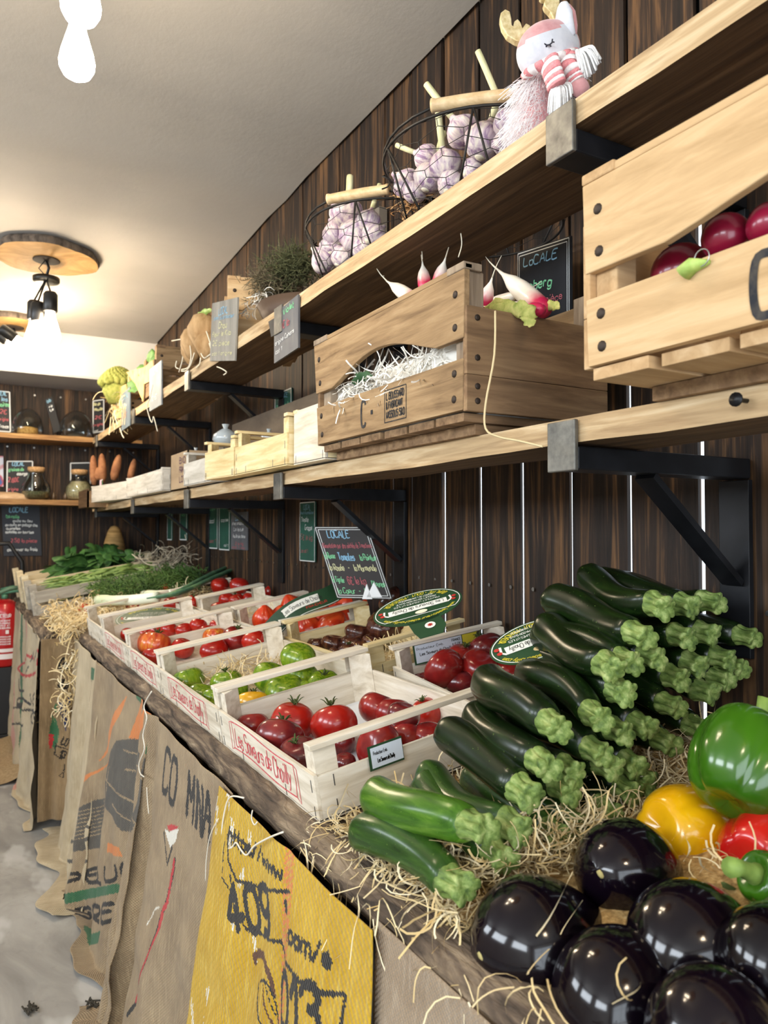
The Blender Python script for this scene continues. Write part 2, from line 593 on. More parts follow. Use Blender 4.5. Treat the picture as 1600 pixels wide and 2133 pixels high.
def ceiling_lamp(x, y, zc, bulbs, label, tilts=None, bs=1.0):
    """bulbs: positions of the tips; each bulb is held by a socket on a cord"""
    t = thing('ceiling_lamp', label, 'lamp', (x, y, zc), group=None)
    mb = MB(); n = 48
    vs, fs = [], []
    for z, k in ((0, .97), (-.018, 1.03), (-.036, 1.0)):
        for j in range(n):
            a = 2 * PI * j / n
            r = .205 * k * (1 + .035 * math.sin(3 * a + 1) + .02 * math.sin(7 * a) + .012 * R.uniform(-1, 1))
            vs.append((r * math.cos(a) * 1.02, r * math.sin(a), z))
    for i in (0, 1):
        for j in range(n):
            fs.append((i * n + j, (i + 1) * n + j, (i + 1) * n + (j + 1) % n, i * n + (j + 1) % n))
    mb.add(vs, fs, 1, True)
    mb.add(vs[2 * n:], [tuple(range(n - 1, -1, -1))], 0)
    mb.build('wood_slice', [M_SLICE, M_BARK], t)
    mb = MB(); mb.lathe([(.055, -.0365), (.056, -.040), (.05, -.041)], 28); mb.build('recess_ring', mat('dark_recess', '#2c2118', .8), t)
    mb = MB(); mb.tube([(0, 0, -.04), (.01, 0, -.07), (0, .004, -.11)], .006, 8)
    mb.tube([(-.006, 0, -.04), (-.03, .01, -.075), (.0, .004, -.11)], .0025, 6)
    mb.build('cord', M_SOCKET, t)
    mb = MB(); mb.lathe([(.052, -.135), (.055, -.13), (.055, -.115), (.02, -.108)], 24); mb.build('spreader', M_SOCKET, t)
    for k, p in enumerate(bulbs):
        q = Vector(p) - Vector((x, y, zc))
        d = Vector((0, 0, 1)) if not tilts else Vector(tilts[k]).normalized()
        M = frame(d.orthogonal(), d, q) @ Matrix.Scale(bs, 4)
        mb = MB(); mb.lathe(BULBP, 20, M); b = mb.build('bulb', M_BULB, t, label='glowing pear-shaped bulb')
        top = q + d * .118 * bs
        mb = MB()
        mb.lathe([(.02, .112), (.022, .114), (.022, .168), (.016, .176), (.006, .178)], 18, M)
        mb.tube([top + d * .055 * bs, top + d * .055 * bs * .8 + Vector((0, 0, .02)), Vector((0, 0, -.12))], .004, 6)
        mb.build('socket', M_SOCKET, t)
    return t


zc = 2.447
b1, b2 = P(160, 166, d=1.38), P(168, 52, d=1.22)
ceiling_lamp(.16, 1.36, zc, [b1, b2, (b1.x - .17, b1.y + .02, b1.z + .03)], 'glowing bulb cluster hanging in front of the plain ceiling, nearest lamp at the top')
ceiling_lamp(.12, -.75, zc, [(.07, -.75, 2.03), (.16, -.70, 2.02), (.13, -.83, 2.06)], 'lamp behind the camera, the same wood slice and bulb cluster')
c = P(97, 530, Z=2.41)
ceiling_lamp(c.x, c.y, c.z + .012, [P(104, 722, d=3.1), P(78, 742, d=3.12), P(70, 735, d=3.24)],
             'lamp on a bark-edged wood slice, its bulbs hanging under black sockets, middle of the row', None, 1.3)
c = P(28, 672, Z=2.375)
ceiling_lamp(c.x, c.y, c.z + .01, [P(84, 742, d=3.8), P(64, 750, d=3.85), P(0, 740, d=3.9)],
             'farthest lamp, its wood slice half cut off by the left picture edge, sockets tilted sideways', [(-.8, -.1, .5), (-.7, .2, .6), (.8, .1, .5)], 1.25)


# ------------------------------------------------------------------ shelves
M_PALEEDGE = wood('pale_front_edge', ('#8a6f50', '#b59a74', '#d6c19e'), 'Y', 60, 4, .75, .6, .6, speck=((22, 3, 22), '#6e5130', .6, .72, .6))  # paler tone for the front face of the long shelves only


def board(name, label, x0, x1, y0, y1, ztop, th, axis='Y', mats=None):
    mb = MB()
    n = 60
    vs, fs, ms = [], [], []
    for i in range(n + 1):
        t = i / n
        for k, (a, z) in enumerate(((0, -th), (0, 0), (1, 0), (1, -th))):
            nz = .0035 * mnoise.noise(Vector((t * 30, k * 3.7, 1.3)))
            e = .004 * mnoise.noise(Vector((t * 22 + 9, k * 5.1, ztop)))
            if axis == 'Y': vs.append((x0 + (x1 - x0) * a + (e if a == 0 else 0), y0 + (y1 - y0) * t, ztop + z + (nz if z < 0 else 0)))
            else: vs.append((x0 + (x1 - x0) * t, y0 + (y1 - y0) * a + (e if a == 0 else 0), ztop + z + (nz if z < 0 else 0)))
    for i in range(n):
        for k in range(4):
            q = (i * 4 + k, i * 4 + (k + 1) % 4, (i + 1) * 4 + (k + 1) % 4, (i + 1) * 4 + k)
            fs.append(q if axis == 'Y' else tuple(reversed(q)))
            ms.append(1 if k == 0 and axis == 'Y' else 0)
    e0, e1 = (3, 2, 1, 0), (n * 4, n * 4 + 1, n * 4 + 2, n * 4 + 3)
    fs += [e0, e1] if axis == 'Y' else [tuple(reversed(e0)), tuple(reversed(e1))]
    mb.add(vs, fs)
    mb.m[:len(ms)] = ms
    o = mb.build(name, mats or [M_SHELF, M_PALEEDGE])
    return tag(o, label, 'shelf')


Z1, Z2 = 1.348, 1.770                  # tops of the two long shelves
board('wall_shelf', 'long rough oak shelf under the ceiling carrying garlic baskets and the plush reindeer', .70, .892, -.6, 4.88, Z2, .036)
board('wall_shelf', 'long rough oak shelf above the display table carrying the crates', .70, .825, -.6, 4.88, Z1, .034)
M_SHELFX = wood('shelf_oak_end', ('#5a4128', '#8f6a44', '#b8935f'), 'X', 50, 3, .7, .45, .7)
board('wall_shelf', 'upper short shelf on the end wall with glass domes', -1.6, 1.0, 4.90, BY - .004, 1.777, .03, 'X', [M_SHELFX, M_SHELFX])
board('wall_shelf', 'lower short shelf on the end wall with corked jars', -1.6, 1.0, 4.90, BY - .004, 1.385, .03, 'X', [M_SHELFX, M_SHELFX])


def bracket(y, zt, th, label, group):
    """steel shelf bracket: arm under the board, lip in front, wall plate and diagonal brace"""
    t = thing('shelf_bracket', label, 'bracket', (0, y, zt - th), group=group)
    mb = MB(); mb.box(.697, WX - .004, -.024, .024, -.034, -.0035); mb.build('arm', M_STEEL, t, bevel=.002)
    mb = MB(); mb.box(.689, .696, -.026, .026, -.036, th - .003); mb.build('front_lip', M_STEELW, t, bevel=.0015)
    mb = MB(); mb.box(WX - .0135, WX - .003, -.026, .026, -.31, -.036); mb.build('wall_plate', M_STEEL, t, bevel=.001)
    mb = MB(); mb.bar((.85, 0, -.036), (WX - .016, 0, -.195), .034, .01, up=Vector((0, 1, 0)).cross(Vector((.2, 0, -.16)))); mb.build('brace', M_STEEL, t)
    return t


YB = (.74, 1.76, 2.64, 3.6, 4.7)
nm = ('nearest', 'second nearest', 'third from the front', 'fourth from the front', 'farthest')
for zt, th, wh in ((Z1, .034, 'lower long shelf'), (Z2, .036, 'upper long shelf')):
    for k, y in enumerate(YB):
        bracket(y, zt, th, 'black steel bracket under the %s, %s' % (wh, nm[k]), None)

# ------------------------------------------------------------------ display tables
M_TOP = wood('table_planks', ('#4d3c2c', '#7b6349', '#a18767'), 'Y', 40, 3, .75, .5, .8, speck=((18, 2, 18), '#33271c', .58, .72, .7))
M_EDGE = mat('weathered_live_edge', '#6a5846', .85, (40, 5, 40), [(.3, '#2a231d'), (.47, '#5d4e40'), (.6, '#84725c'), (.78, '#b8a48a')], 8, 1.6, 1.0, (80, 14, 80), bdist=.006)
M_LEG = wood('table_leg_wood', ('#3d2f22', '#5f4a35', '#7d6446'), 'Z', 40, 3)


def live_edge(mb, x, y0, y1, amp):
    n = int((y1 - y0) / .015)
    prof = [(.004, -.046), (-.012, -.030), (-.013, -.014), (-.002, .004), (.02, .008), (.052, .004), (.056, -.046)]
    vs, fs = [], []
    m = len(prof)
    for i in range(n + 1):
        y = y0 + (y1 - y0) * i / n
        sway = amp * mnoise.noise(Vector((y * 2.2, 3, 0))) + amp * .5 * mnoise.noise(Vector((y * 9, 8, 0)))
        for k, (a, b) in enumerate(prof):
            j = mnoise.noise(Vector((y * 28, k * 2.3, 4))) * .0045 if k < 5 else 0
            s2 = sway if k < 5 else 0
            vs.append((x + a + s2 + j, y, .785 + b + mnoise.noise(Vector((y * 19, k * 1.7, 9))) * (.003 if k < 6 else 0)))
    for i in range(n):
        for k in range(m):
            fs.append((i * m + k, i * m + (k + 1) % m, (i + 1) * m + (k + 1) % m, (i + 1) * m + k))
    fs += [tuple(range(m - 1, -1, -1)), tuple(n * m + k for k in range(m))]
    mb.add(vs, fs, 0, True)


def display_table(label, y0, y1, x0):
    t = thing('display_table', label, 'table', (0, 0, 0))
    mb = MB()
    xs = [x0 + .058, x0 + .18, x0 + .305, x0 + .43, x0 + .54, WX - .012]
    ang = math.atan(TS)
    for a, b in zip(xs[:-1], xs[1:]):
        if b - a < .03: continue
        M = Matrix.Translation((a, 0, tz(a) - .003 * R.random())) @ Matrix.Rotation(-ang, 4, 'Y')
        L = (b - a - .003) / math.cos(ang)
        mb.box(0, L, y0, y1, -.028, 0, 0, M)
    mb.build('tabletop', M_TOP, t, bevel=.0015)
    mb = MB(); live_edge(mb, x0 + .003, y0, y1, .008); mb.build('front_board', M_EDGE, t, label='weathered live-edge front board')
    for y in (y0 + .12, y1 - .12):
        for x in (x0 + .09, WX - .09):
            mb = MB(); mb.box(x - .03, x + .03, y - .03, y + .03, 0, tz(x) - .032); mb.build('leg', M_LEG, t)
    return t


live = None
display_table('long sloping display table with a live-edge front board', -.45, 3.28, .42)
display_table('wider display table at the far end under the leafy greens', 3.30, BY - .06, .29)
# ================================================================== white tomato crates on the table
WHT = ('#b9ab94', '#d8cdb9', '#eae3d4')
M_WX = wood('pale_poplar_x', WHT, 'X', 55, 5, .75, .25, .4)
M_WY = wood('pale_poplar_y', WHT, 'Y', 55, 5, .75, .25, .4)
M_YX = wood('yellow_poplar_x', ('#c3a873', '#dcc795', '#ecdfba'), 'X', 55, 5, .75, .25, .4)
M_YY = wood('yellow_poplar_y', ('#c3a873', '#dcc795', '#ecdfba'), 'Y', 55, 5, .75, .25, .4)
M_PINK = mat('faded_red_stamp', '#d9666c', .8, (70, 70, 70), [(.4, '#cf3f4c'), (.75, '#de8284')], 3)
M_STAPLE = mat('staple_wire', '#5d5d5f', .4, metal=.8)
M_PAPER = mat('white_paper', '#dfe2e6', .8)
EXL = Vector((0, -1, 0))
ANG = math.atan(TS)


def crate_matrix(x0, yc, rz=0, lift=.003):
    return Matrix.Translation((x0, yc, tz(x0) + lift)) @ Matrix.Rotation(rz, 4, 'Z') @ Matrix.Rotation(-ANG, 4, 'Y')


def veg_crate(name, label, M, D, W, hp=.068, hr=.112, mats=None, group=None, stamp=True, liner=False):
    """low slatted crate: long panels front and back, end panels with a raised rail on corner posts"""
    mx, my = mats or (M_WX, M_WY)
    t = thing(name, label, 'crate', group=group); t.matrix_world = M
    h = W / 2
    mb = MB(); mb.box(0, D, -h, h, 0, .004); mb.build('base', my, t)
    for x, nm in ((0, 'front_panel'), (D - .006, 'back_panel')):
        mb = MB(); mb.box(x, x + .006, -h, h, .002, hp)
        if x == 0:
            for y in (-h + .012, h - .012, .1, -.1):
                for z in (.012, .05):
                    if abs(y) < .11 and z > .03: continue
                    mb.box(-.0008, 0, y - .0008, y + .0008, z - .009, z + .009, 1)
        fp = mb.build(nm, [my, M_STAPLE], t, bevel=.0008)
        if x == 0 and stamp:
            mb = MB(); e = Vector((0, -1, 0)); up = Vector((0, 0, 1)); n = Vector((-1, 0, 0))
            w2 = min(.29, W * .68); o0 = Vector((0, w2 / 2, .020))
            write(mb, o0 + e * .014 + up * .004, e, up, n, 'Les Saveurs de Chailly', width=w2 - .028, h=.031, w=.0026, jit=.04)
            k = 24
            for z0, am in ((.043, .003), (-.006, .003)):
                mb.ribbon([o0 + e * (w2 * i / k) + up * (z0 + am * math.sin(i / k * 2 * PI)) + n * .0008 for i in range(k + 1)], .0020, n)
            for a in (0, w2):
                mb.ribbon([o0 + e * a + up * -.006 + n * .0008, o0 + e * (a + .004) + up * .018 + n * .0008, o0 + e * a + up * .043 + n * .0008], .0020, n)
                s2 = 1 if a else -1
                mb.ribbon([o0 + e * a + up * .043 + n * .0008, o0 + e * (a + s2 * .012) + up * .040 + n * .0008, o0 + e * (a + s2 * .014) + up * -.012 + n * .0008, o0 + e * a + up * -.006 + n * .0008], .0020, n)
            mb.build('printed_stamp', M_PINK, fp, label='faded red brush lettering in a banner')
    for y0, nm in ((-h, 'end_panel'), (h - .006, 'end_panel')):
        mb = MB(); mb.box(.006, D - .006, y0, y0 + .006, .002, hp - .003)
        for x in (.03, D - .03):
            yy = y0 - .0008 if y0 < 0 else y0 + .006
            mb.box(x - .0008, x + .0008, yy, yy + .0008, .045, .062, 1); mb.box(x - .0008, x + .0008, yy, yy + .0008, .010, .026, 1)
        mb.build(nm, [mx, M_STAPLE], t, bevel=.0008)
        mb = MB(); yy = y0 - .004 if y0 < 0 else y0 - .012
        mb.box(-.001, D + .001, yy, yy + .022, hr - .008, hr); mb.build('top_rail', mx, t, bevel=.001)
    for x in (.0065, D - .0065):
        for s in (-1, 1):
            mb = MB(); sx = 1 if x < D / 2 else -1; yy = s * (h - .0065)
            mb.prism([(x, yy), (x + sx * .036, yy), (x, yy - s * .03)] if sx * s < 0 else [(x, yy), (x, yy - s * .03), (x + sx * .036, yy)], .004, hr - .0085)
            mb.build('corner_post', mx, t, bevel=.0008)
    if liner:
        mb = MB(); mb.box(.01, D - .01, -h + .01, h - .01, .0045, .0055); mb.build('paper_liner', M_PAPER, t)
    return t


FRONT = [(.955, 1.395), (1.402, 1.885), (1.892, 2.30), (2.307, 2.765), (2.772, 3.12)]
FN = ['nearest front crate', 'second front crate', 'third front crate',
      'fourth front crate', 'farthest front crate']
FL = ['nearest white crate at the table edge, holding dark red tomatoes, red stamp on its front',
      'white crate of green striped tomatoes with wood wool at the back, red stamp in front',
      'white crate holding a yellow-red ribbed tomato, between the green and the plain red tomatoes',
      'white crate of red tomatoes with an oval green card lying across it',
      'farthest white crate at the table edge, beside the hanging wood wool']
for k, (a, b) in enumerate(FRONT):
    veg_crate('tomato_crate', FL[k], crate_matrix(.440, (a + b) / 2), .325, b - a, group='white tomato crates', stamp=k < 4, liner=k in (0, ))
BACK = [(.93, 1.375, -.16), (1.402, 1.885, 0), (1.90, 2.30, 0), (2.307, 2.72, 0), (2.73, 3.12, 0)]
BN = ['wall-side crate beside the courgettes', 'yellowish crate of the back row', 'crate before the brown chalkboard',
      'fourth wall-side crate', 'farthest wall-side crate']
BL = ['white crate of big dark red tomatoes half hidden by the courgette pile', 'yellowish crate of brown-black tomatoes with wood wool in its end',
      'white crate of pleated orange-red tomatoes in front of the brown chalkboard', 'white back-row crate of small red tomatoes behind the pleated ones',
      'back-row crate with two big round red tomatoes standing proud, by the leek tops']
for k, (a, b, rz) in enumerate(BACK):
    x0 = .772
    veg_crate('tomato_crate', BL[k], crate_matrix(x0, (a + b) / 2, rz), .255 if k else .262, b - a - (.02 if k == 0 else 0), group='white tomato crates', stamp=False,
              mats=(M_YX, M_YY) if k == 1 else None)

# producer label on the nearest crates
M_GCARD = mat('green_card', '#24452a', .45, (8, 8, 8), [(.3, '#213f26'), (.7, '#2a4d30')], 2)
M_CWHITE = mat('card_white', '#e6e6dd', .5)
M_CYEL = mat('card_yellow', '#d8c93a', .5)
M_CRED = mat('card_red', '#b8332c', .5)
M_CBLK = mat('card_black', '#23231f', .6)
M_LBLUE = mat('label_paper', '#cfd8e2', .5)


def flat_rect(mb, o, ex, ey, n, x0, x1, y0, y1, off, mi=0):
    q = [Vector(o) + ex * a + ey * b + n * off for a, b in ((x0, y0), (x1, y0), (x1, y1), (x0, y1))]
    mb.add(q, [(0, 1, 2, 3)], mi)


def producer_label(p, ex, ey, n, wd, ht, label, yellow=False):
    mb = MB()
    M = Matrix.Translation(p) @ Matrix((ex, ey, n)).transposed().to_4x4()
    mb.box(0, wd, 0, ht, -.0006, 0, 0, M)
    o = tag(mb.build('producer_label', M_GCARD), label, 'label')
    mb = MB()
    flat_rect(mb, p, ex, ey, n, .004, wd - (.04 if yellow else .001), .003, ht - .003, .0004, 0)
    if yellow: flat_rect(mb, p, ex, ey, n, wd - .038, wd - .001, .003, ht - .003, .0004, 1)
    for i, s in enumerate(('Producteur Emb.', 'Les Saveurs de Chailly')):
        write(mb, p + ex * (.008 if i == 0 else .014) + ey * (ht - .014 - .012 * i), ex, ey, n, s, width=wd * (.42 if i == 0 else .5), h=.005 + .001 * i, w=.0007 + .0004 * i, mi=2, jit=0, slant=0)
    if yellow:
        for i, s in enumerate(('FRANCE', 'ILE DE', 'FRANCE')):
            write(mb, p + ex * (wd - .064) + ey * (ht - .012 - .009 * i), ex, ey, n, s, width=.022, h=.005, w=.0009, mi=2, jit=0, slant=0)
    mb.build('printed_face', [M_LBLUE, M_CYEL, M_CBLK], o, label='pale printed paper')
    return o


upt = Vector((-math.sin(ANG), 0, math.cos(ANG)))
ext = Vector((math.cos(ANG), 0, math.sin(ANG)))
p = P(772, 1608, Y=.949); producer_label(p, ext, upt, Vector((0, -1, 0)), .058, .036, 'green-edged producer label standing against the nearest crate, above the light green courgette')
M0 = crate_matrix(.772, 1.1525, -.16)
q = M0 @ Vector((.045, .196, .062))
r3 = M0.to_3x3()
producer_label(q, (r3 @ Vector((1, 0, 0))), (r3 @ Vector((0, 0, 1))), (r3 @ Vector((0, -1, 0))), .155, .044,
               'long producer label with a yellow end, inside the crate of big dark tomatoes', True)


# ------------------------------------------------------------------ tomatoes
def tom_mat(name, stops, scale=(.9, .9, .4), rough=.22):
    return mat(name, stops[1][1], rough, scale, stops, 3, .4, coat=.25, sss=.08, spec=.5, croughness=.12)


M_TOM = {
    'purple': tom_mat('purple_tomato_skin', [(.25, '#3d1519'), (.5, '#6a1d1f'), (.75, '#8c2a24')], (.9, .9, .9)),
    'dark': tom_mat('dark_red_tomato_skin', [(.25, '#651417'), (.5, '#821c1a'), (.75, '#9a2f25')], (.9, .9, .9)),
    'red': tom_mat('red_tomato_skin', [(.25, '#8e140f'), (.5, '#a61d13'), (.75, '#b73420')], (.8, .8, .8)),
    'green': tom_mat('green_striped_skin', [(.34, '#47690f'), (.46, '#66841a'), (.56, '#768f1e'), (.7, '#8d9c2a')], (5, 5, .3)),
    'heart': tom_mat('orange_red_pleated_skin', [(.3, '#a82410'), (.5, '#c73a1a'), (.75, '#d45a26')], (1, 1, 1)),
    'black': tom_mat('brown_black_skin', [(.3, '#281510'), (.5, '#48241a'), (.72, '#6b4526')], (2.2, 2.2, .7)),
    'flame': tom_mat('yellow_red_skin', [(.35, '#b0301a'), (.5, '#c8602a'), (.66, '#d6a53a')], (2.6, 2.6, .35)),
    'yellow': tom_mat('yellow_tomato_skin', [(.3, '#cf8d12'), (.5, '#e0a71c'), (.75, '#e6b93a')], (.9, .9, .9)),
}
M_CALYX = mat('calyx_green', '#3d4a1e', .8, (6, 6, 6), [(.3, '#2a3516'), (.7, '#54622a')], 3)
KIND = {  # ribs, rib depth, squash, dip
    'purple': (5, .07, .80, .16), 'dark': (5, .05, .84, .13), 'red': (4, .03, .86, .10), 'green': (6, .07, .80, .15),
    'heart': (8, .15, 1.12, -.28), 'black': (11, .14, .66, .22), 'flame': (9, .14, .82, .18), 'yellow': (6, .06, .74, .15)}
TMESH = {}


def tomato_mesh(kind, var):
    if (kind, var) in TMESH: return TMESH[kind, var]
    ribs, dep, sq, dip = KIND[kind]
    rr = random.Random(hash(kind) % 1000 if False else sum(map(ord, kind)) * 7 + var)
    ph = [rr.uniform(0, 6.28) for _ in range(4)]
    k, n = 18, 44
    prof = []
    for i in range(k + 1):
        th = PI * i / k
        z = sq * math.cos(th) - dip * math.exp(-(th / .42) ** 2) + .05 * math.exp(-((PI - th) / .3) ** 2)
        prof.append((math.sin(th) ** .92 if 0 < th < PI else 0, z))
    def lobe(a, t):
        wgt = max(0, math.sin(PI * min(1, t * 1.15 + .12))) * (1.15 - .6 * t)
        c = abs(math.cos(ribs * a / 2 + .5 * math.sin(2 * a + ph[0])))
        return 1 + wgt * (dep * (c ** .55 - .55) + .045 * math.sin(2 * a + ph[1]) + .03 * math.sin(3 * a + ph[2]))
    mb = MB(); mb.lathe(list(reversed(prof)), n, None, 0, True, lambda a, t: lobe(a, 1 - t))
    me = mb.build('tmp', M_TOM[kind])
    mesh = me.data; bpy.data.objects.remove(me)
    # calyx: star of narrow curled sepals round a short stalk
    zt = sq - dip
    mb = MB()
    m = rr.choice((5, 6, 7))
    for i in range(m):
        a = 2 * PI * i / m + rr.uniform(-.2, .2); L = rr.uniform(.30, .5); up = rr.uniform(-.02, .2)
        pts = [(math.cos(a) * L * s, math.sin(a) * L * s, zt + .05 + up * s * s * 1.4 + .16 * math.exp(-((s - .7) / .3) ** 2) * (dip > 0)) for s in (0, .3, .6, .85, 1)]
        mb.tube(pts, [.05, .06, .05, .03, .008], 5, flat=.45)
    mb.tube([(0, 0, zt), (.02, .02, zt + .13), (.06, .03, zt + .24)], [.06, .05, .065], 7)
    cc = mb.build('tmp', M_CALYX)
    cm = cc.data; bpy.data.objects.remove(cc)
    TMESH[kind, var] = (mesh, cm)
    return mesh, cm


def tomato(pos, r, kind, label, group, calyx=True, tilt=None, var=None):
    mesh, cm = tomato_mesh(kind, R.randrange(4) if var is None else var)
    o = bpy.data.objects.new('tomato', mesh); COL.objects.link(o)
    o.location = pos; o.scale = (r, r, r)
    tl = tilt or (R.uniform(-.3, .3), R.uniform(-.3, .3))
    o.rotation_euler = (tl[0], tl[1], R.uniform(0, 6.28))
    if calyx:
        c = bpy.data.objects.new('calyx', cm); COL.objects.link(c); c.parent = o
    return tag(o, label, 'tomato', group)


ADJ = {'purple': 'purple-red', 'dark': 'deep red', 'red': 'bright red', 'green': 'green striped', 'heart': 'pleated orange-red', 'black': 'small brown-black ribbed',
       'flame': 'ribbed yellow and red', 'yellow': 'golden yellow'}
# (u, v, apparent radius, kind, extra height, calyx, tilt)
T = {}
T[FN[0]] = [(526, 1512, 34, 'dark', 0, 0), (610, 1503, 47, 'red', 0, 1), (696, 1510, 50, 'red', .004, 1), (583, 1536, 50, 'purple', .012, 1, (.3, -.35)),
            (622, 1572, 44, 'purple', .004, 1, (.2, -.35)), (718, 1588, 24, 'purple', 0, 0), (787, 1476, 41, 'dark', .004, 0), (818, 1486, 40, 'dark', 0, 0),
            (841, 1490, 34, 'purple', .035, 0), (888, 1484, 34, 'red', .0, 1), (790, 1558, 52, 'dark', 0, 0, (1.3, .2)), (893, 1534, 36, 'dark', 0, 0), (712, 1548, 30, 'purple', 0, 0),
            (850, 1535, 38, 'dark', 0, 0)]
T[FN[1]] = [(392, 1419, 36, 'green', 0, 0), (420, 1449, 30, 'green', 0, 0), (446, 1456, 28, 'green', .012, 0), (441, 1476, 27, 'green', 0, 1), (472, 1421, 33, 'green', 0, 1),
            (488, 1438, 30, 'green', .012, 0), (622, 1370, 38, 'green', .045, 0), (566, 1413, 40, 'green', .01, 0), (628, 1406, 36, 'green', .005, 1), (596, 1442, 44, 'green', .0, 0),
            (676, 1428, 38, 'green', .006, 1), (527, 1465, 35, 'yellow', 0, 1), (640, 1440, 34, 'green', 0, 0)]
T[FN[2]] = [(322, 1343, 35, 'flame', .012, 1), (380, 1350, 24, 'red', .004, 0), (318, 1368, 24, 'red', 0, 0), (448, 1326, 25, 'flame', .01, 0), (491, 1331, 31, 'dark', .01, 1),
            (446, 1355, 29, 'red', 0, 1), (531, 1336, 27, 'red', .01, 1), (400, 1332, 22, 'red', 0, 0), (575, 1335, 24, 'red', 0, 0)]
T[FN[3]] = [(244, 1318, 19, 'red', 0, 0), (301, 1319, 17, 'red', .004, 0), (326, 1314, 17, 'red', .008, 0), (352, 1312, 18, 'red', .008, 1), (384, 1313, 18, 'red', .004, 0),
            (413, 1303, 18, 'red', .012, 1), (451, 1302, 15, 'red', .01, 1), (268, 1322, 17, 'red', 0, 0), (290, 1305, 16, 'red', 0, 0), (430, 1316, 17, 'red', 0, 0), (480, 1300, 15, 'red', .004, 0)]
T[FN[4]] = [(240, 1284, 13, 'red', 0, 0), (277, 1269, 15, 'red', .012, 0), (322, 1268, 14, 'red', .012, 0), (358, 1258, 18, 'red', .03, 0), (403, 1256, 19, 'red', .03, 1), (388, 1276, 16, 'red', 0, 1),
            (300, 1282, 14, 'red', 0, 0), (345, 1280, 15, 'red', 0, 0)]
T[BN[4]] = [(458, 1220, 20, 'red', .055, 0), (499, 1220, 20, 'red', .055, 0), (470, 1240, 15, 'red', .0, 1), (520, 1232, 14, 'red', .0, 0), (548, 1228, 14, 'red', 0, 0), (440, 1250, 13, 'red', 0, 0)]
T[BN[3]] = [(472, 1249, 17, 'red', .014, 0), (493, 1250, 16, 'red', .014, 1), (455, 1267, 17, 'red', 0, 0), (484, 1268, 17, 'red', .0, 0), (520, 1248, 16, 'red', .01, 1), (540, 1240, 16, 'red', .01, 0),
            (570, 1234, 19, 'red', .02, 0), (512, 1264, 16, 'red', 0, 0), (556, 1256, 17, 'red', 0, 0), (600, 1240, 17, 'red', .004, 0)]
T[BN[2]] = [(551, 1292, 24, 'heart', .01, 0, (.1, -.2)), (611, 1272, 27, 'heart', .012, 0, (.4, .2)), (641, 1276, 24, 'heart', .01, 0), (700, 1260, 26, 'heart', .018, 0, (-.3, .1)), (730, 1264, 28, 'heart', .012, 0),
            (645, 1314, 28, 'heart', .0, 0, (.2, -.3)), (672, 1296, 26, 'heart', .008, 0), (690, 1308, 30, 'heart', .0, 0, (.6, .3)), (760, 1282, 26, 'heart', .004, 0), (585, 1290, 23, 'heart', 0, 0),
            (716, 1290, 26, 'heart', 0, 0, (.5, -.2)), (668, 1262, 21, 'heart', .012, 0)]
T[BN[1]] = [(662, 1342, 25, 'black', .002, 0), (698, 1340, 28, 'black', .004, 0), (748, 1318, 30, 'black', .018, 0), (735, 1338, 26, 'black', .008, 0), (728, 1354, 24, 'black', .0, 1), (752, 1346, 24, 'black', .004, 0),
            (760, 1364, 22, 'black', .0, 1), (702, 1360, 18, 'black', 0, 0), (818, 1248, 32, 'black', .085, 0, (.8, .3)), (804, 1300, 40, 'black', .03, 0, (.4, -.3)), (856, 1298, 34, 'black', .03, 0), (778, 1336, 24, 'black', .01, 0),
            (842, 1270, 30, 'black', .06, 0)]
T[BN[0]] = [(925, 1393, 44, 'dark', .02, 0, (.9, -.3)), (998, 1390, 40, 'dark', .014, 0, (.5, .2)), (965, 1372, 36, 'dark', .02, 1, (.3, -.1)), (1012, 1352, 40, 'purple', .03, 1, (.5, -.3)), (1046, 1345, 32, 'purple', .03, 0),
            (866, 1412, 22, 'purple', .0, 1), (884, 1420, 24, 'purple', 0, 0), (960, 1420, 34, 'purple', 0, 0), (1020, 1425, 34, 'dark', .0, 1), (1060, 1400, 34, 'dark', .0, 0), (905, 1385, 26, 'purple', 0, 0)]
for cr, lst in T.items():
    order = sorted(range(len(lst)), key=lambda i: lst[i][0])
    for i, e in enumerate(lst):
        u, v, rp, kind, h, cx = e[:6]
        tilt = e[6] if len(e) > 6 else None
        r = .03
        for _ in range(3):
            p = Pt(u, v, .010 + r * KIND[kind][2] * .92 + h)
            r = rp * depth(p) / F
        tomato(p, r, kind, '%s tomato, %s from the left in the %s' % (ADJ[kind], ORD[order.index(i)], cr), 'tomatoes in the ' + cr, bool(cx), tilt)
# loose orange tomato in the hanging wood wool
p = Pt(176, 1276, .035); tomato(p, 15 * depth(p) / F, 'heart', 'orange tomato nestled in wood wool left of the farthest crate', None, False)
del_groups = None


# ------------------------------------------------------------------ wood wool
def straw_mat(name, a, b, c2):
    return mat(name, b, .75, (3, 3, 3), [(.3, a), (.5, b), (.7, c2)], 2, spec=.3)


M_STRAW = straw_mat('wood_wool', '#c4a468', '#dcc594', '#efe3c4')
M_STRAWW = straw_mat('white_shreds', '#cdc8bd', '#e2ded4', '#f0eee8')


AVOID = []


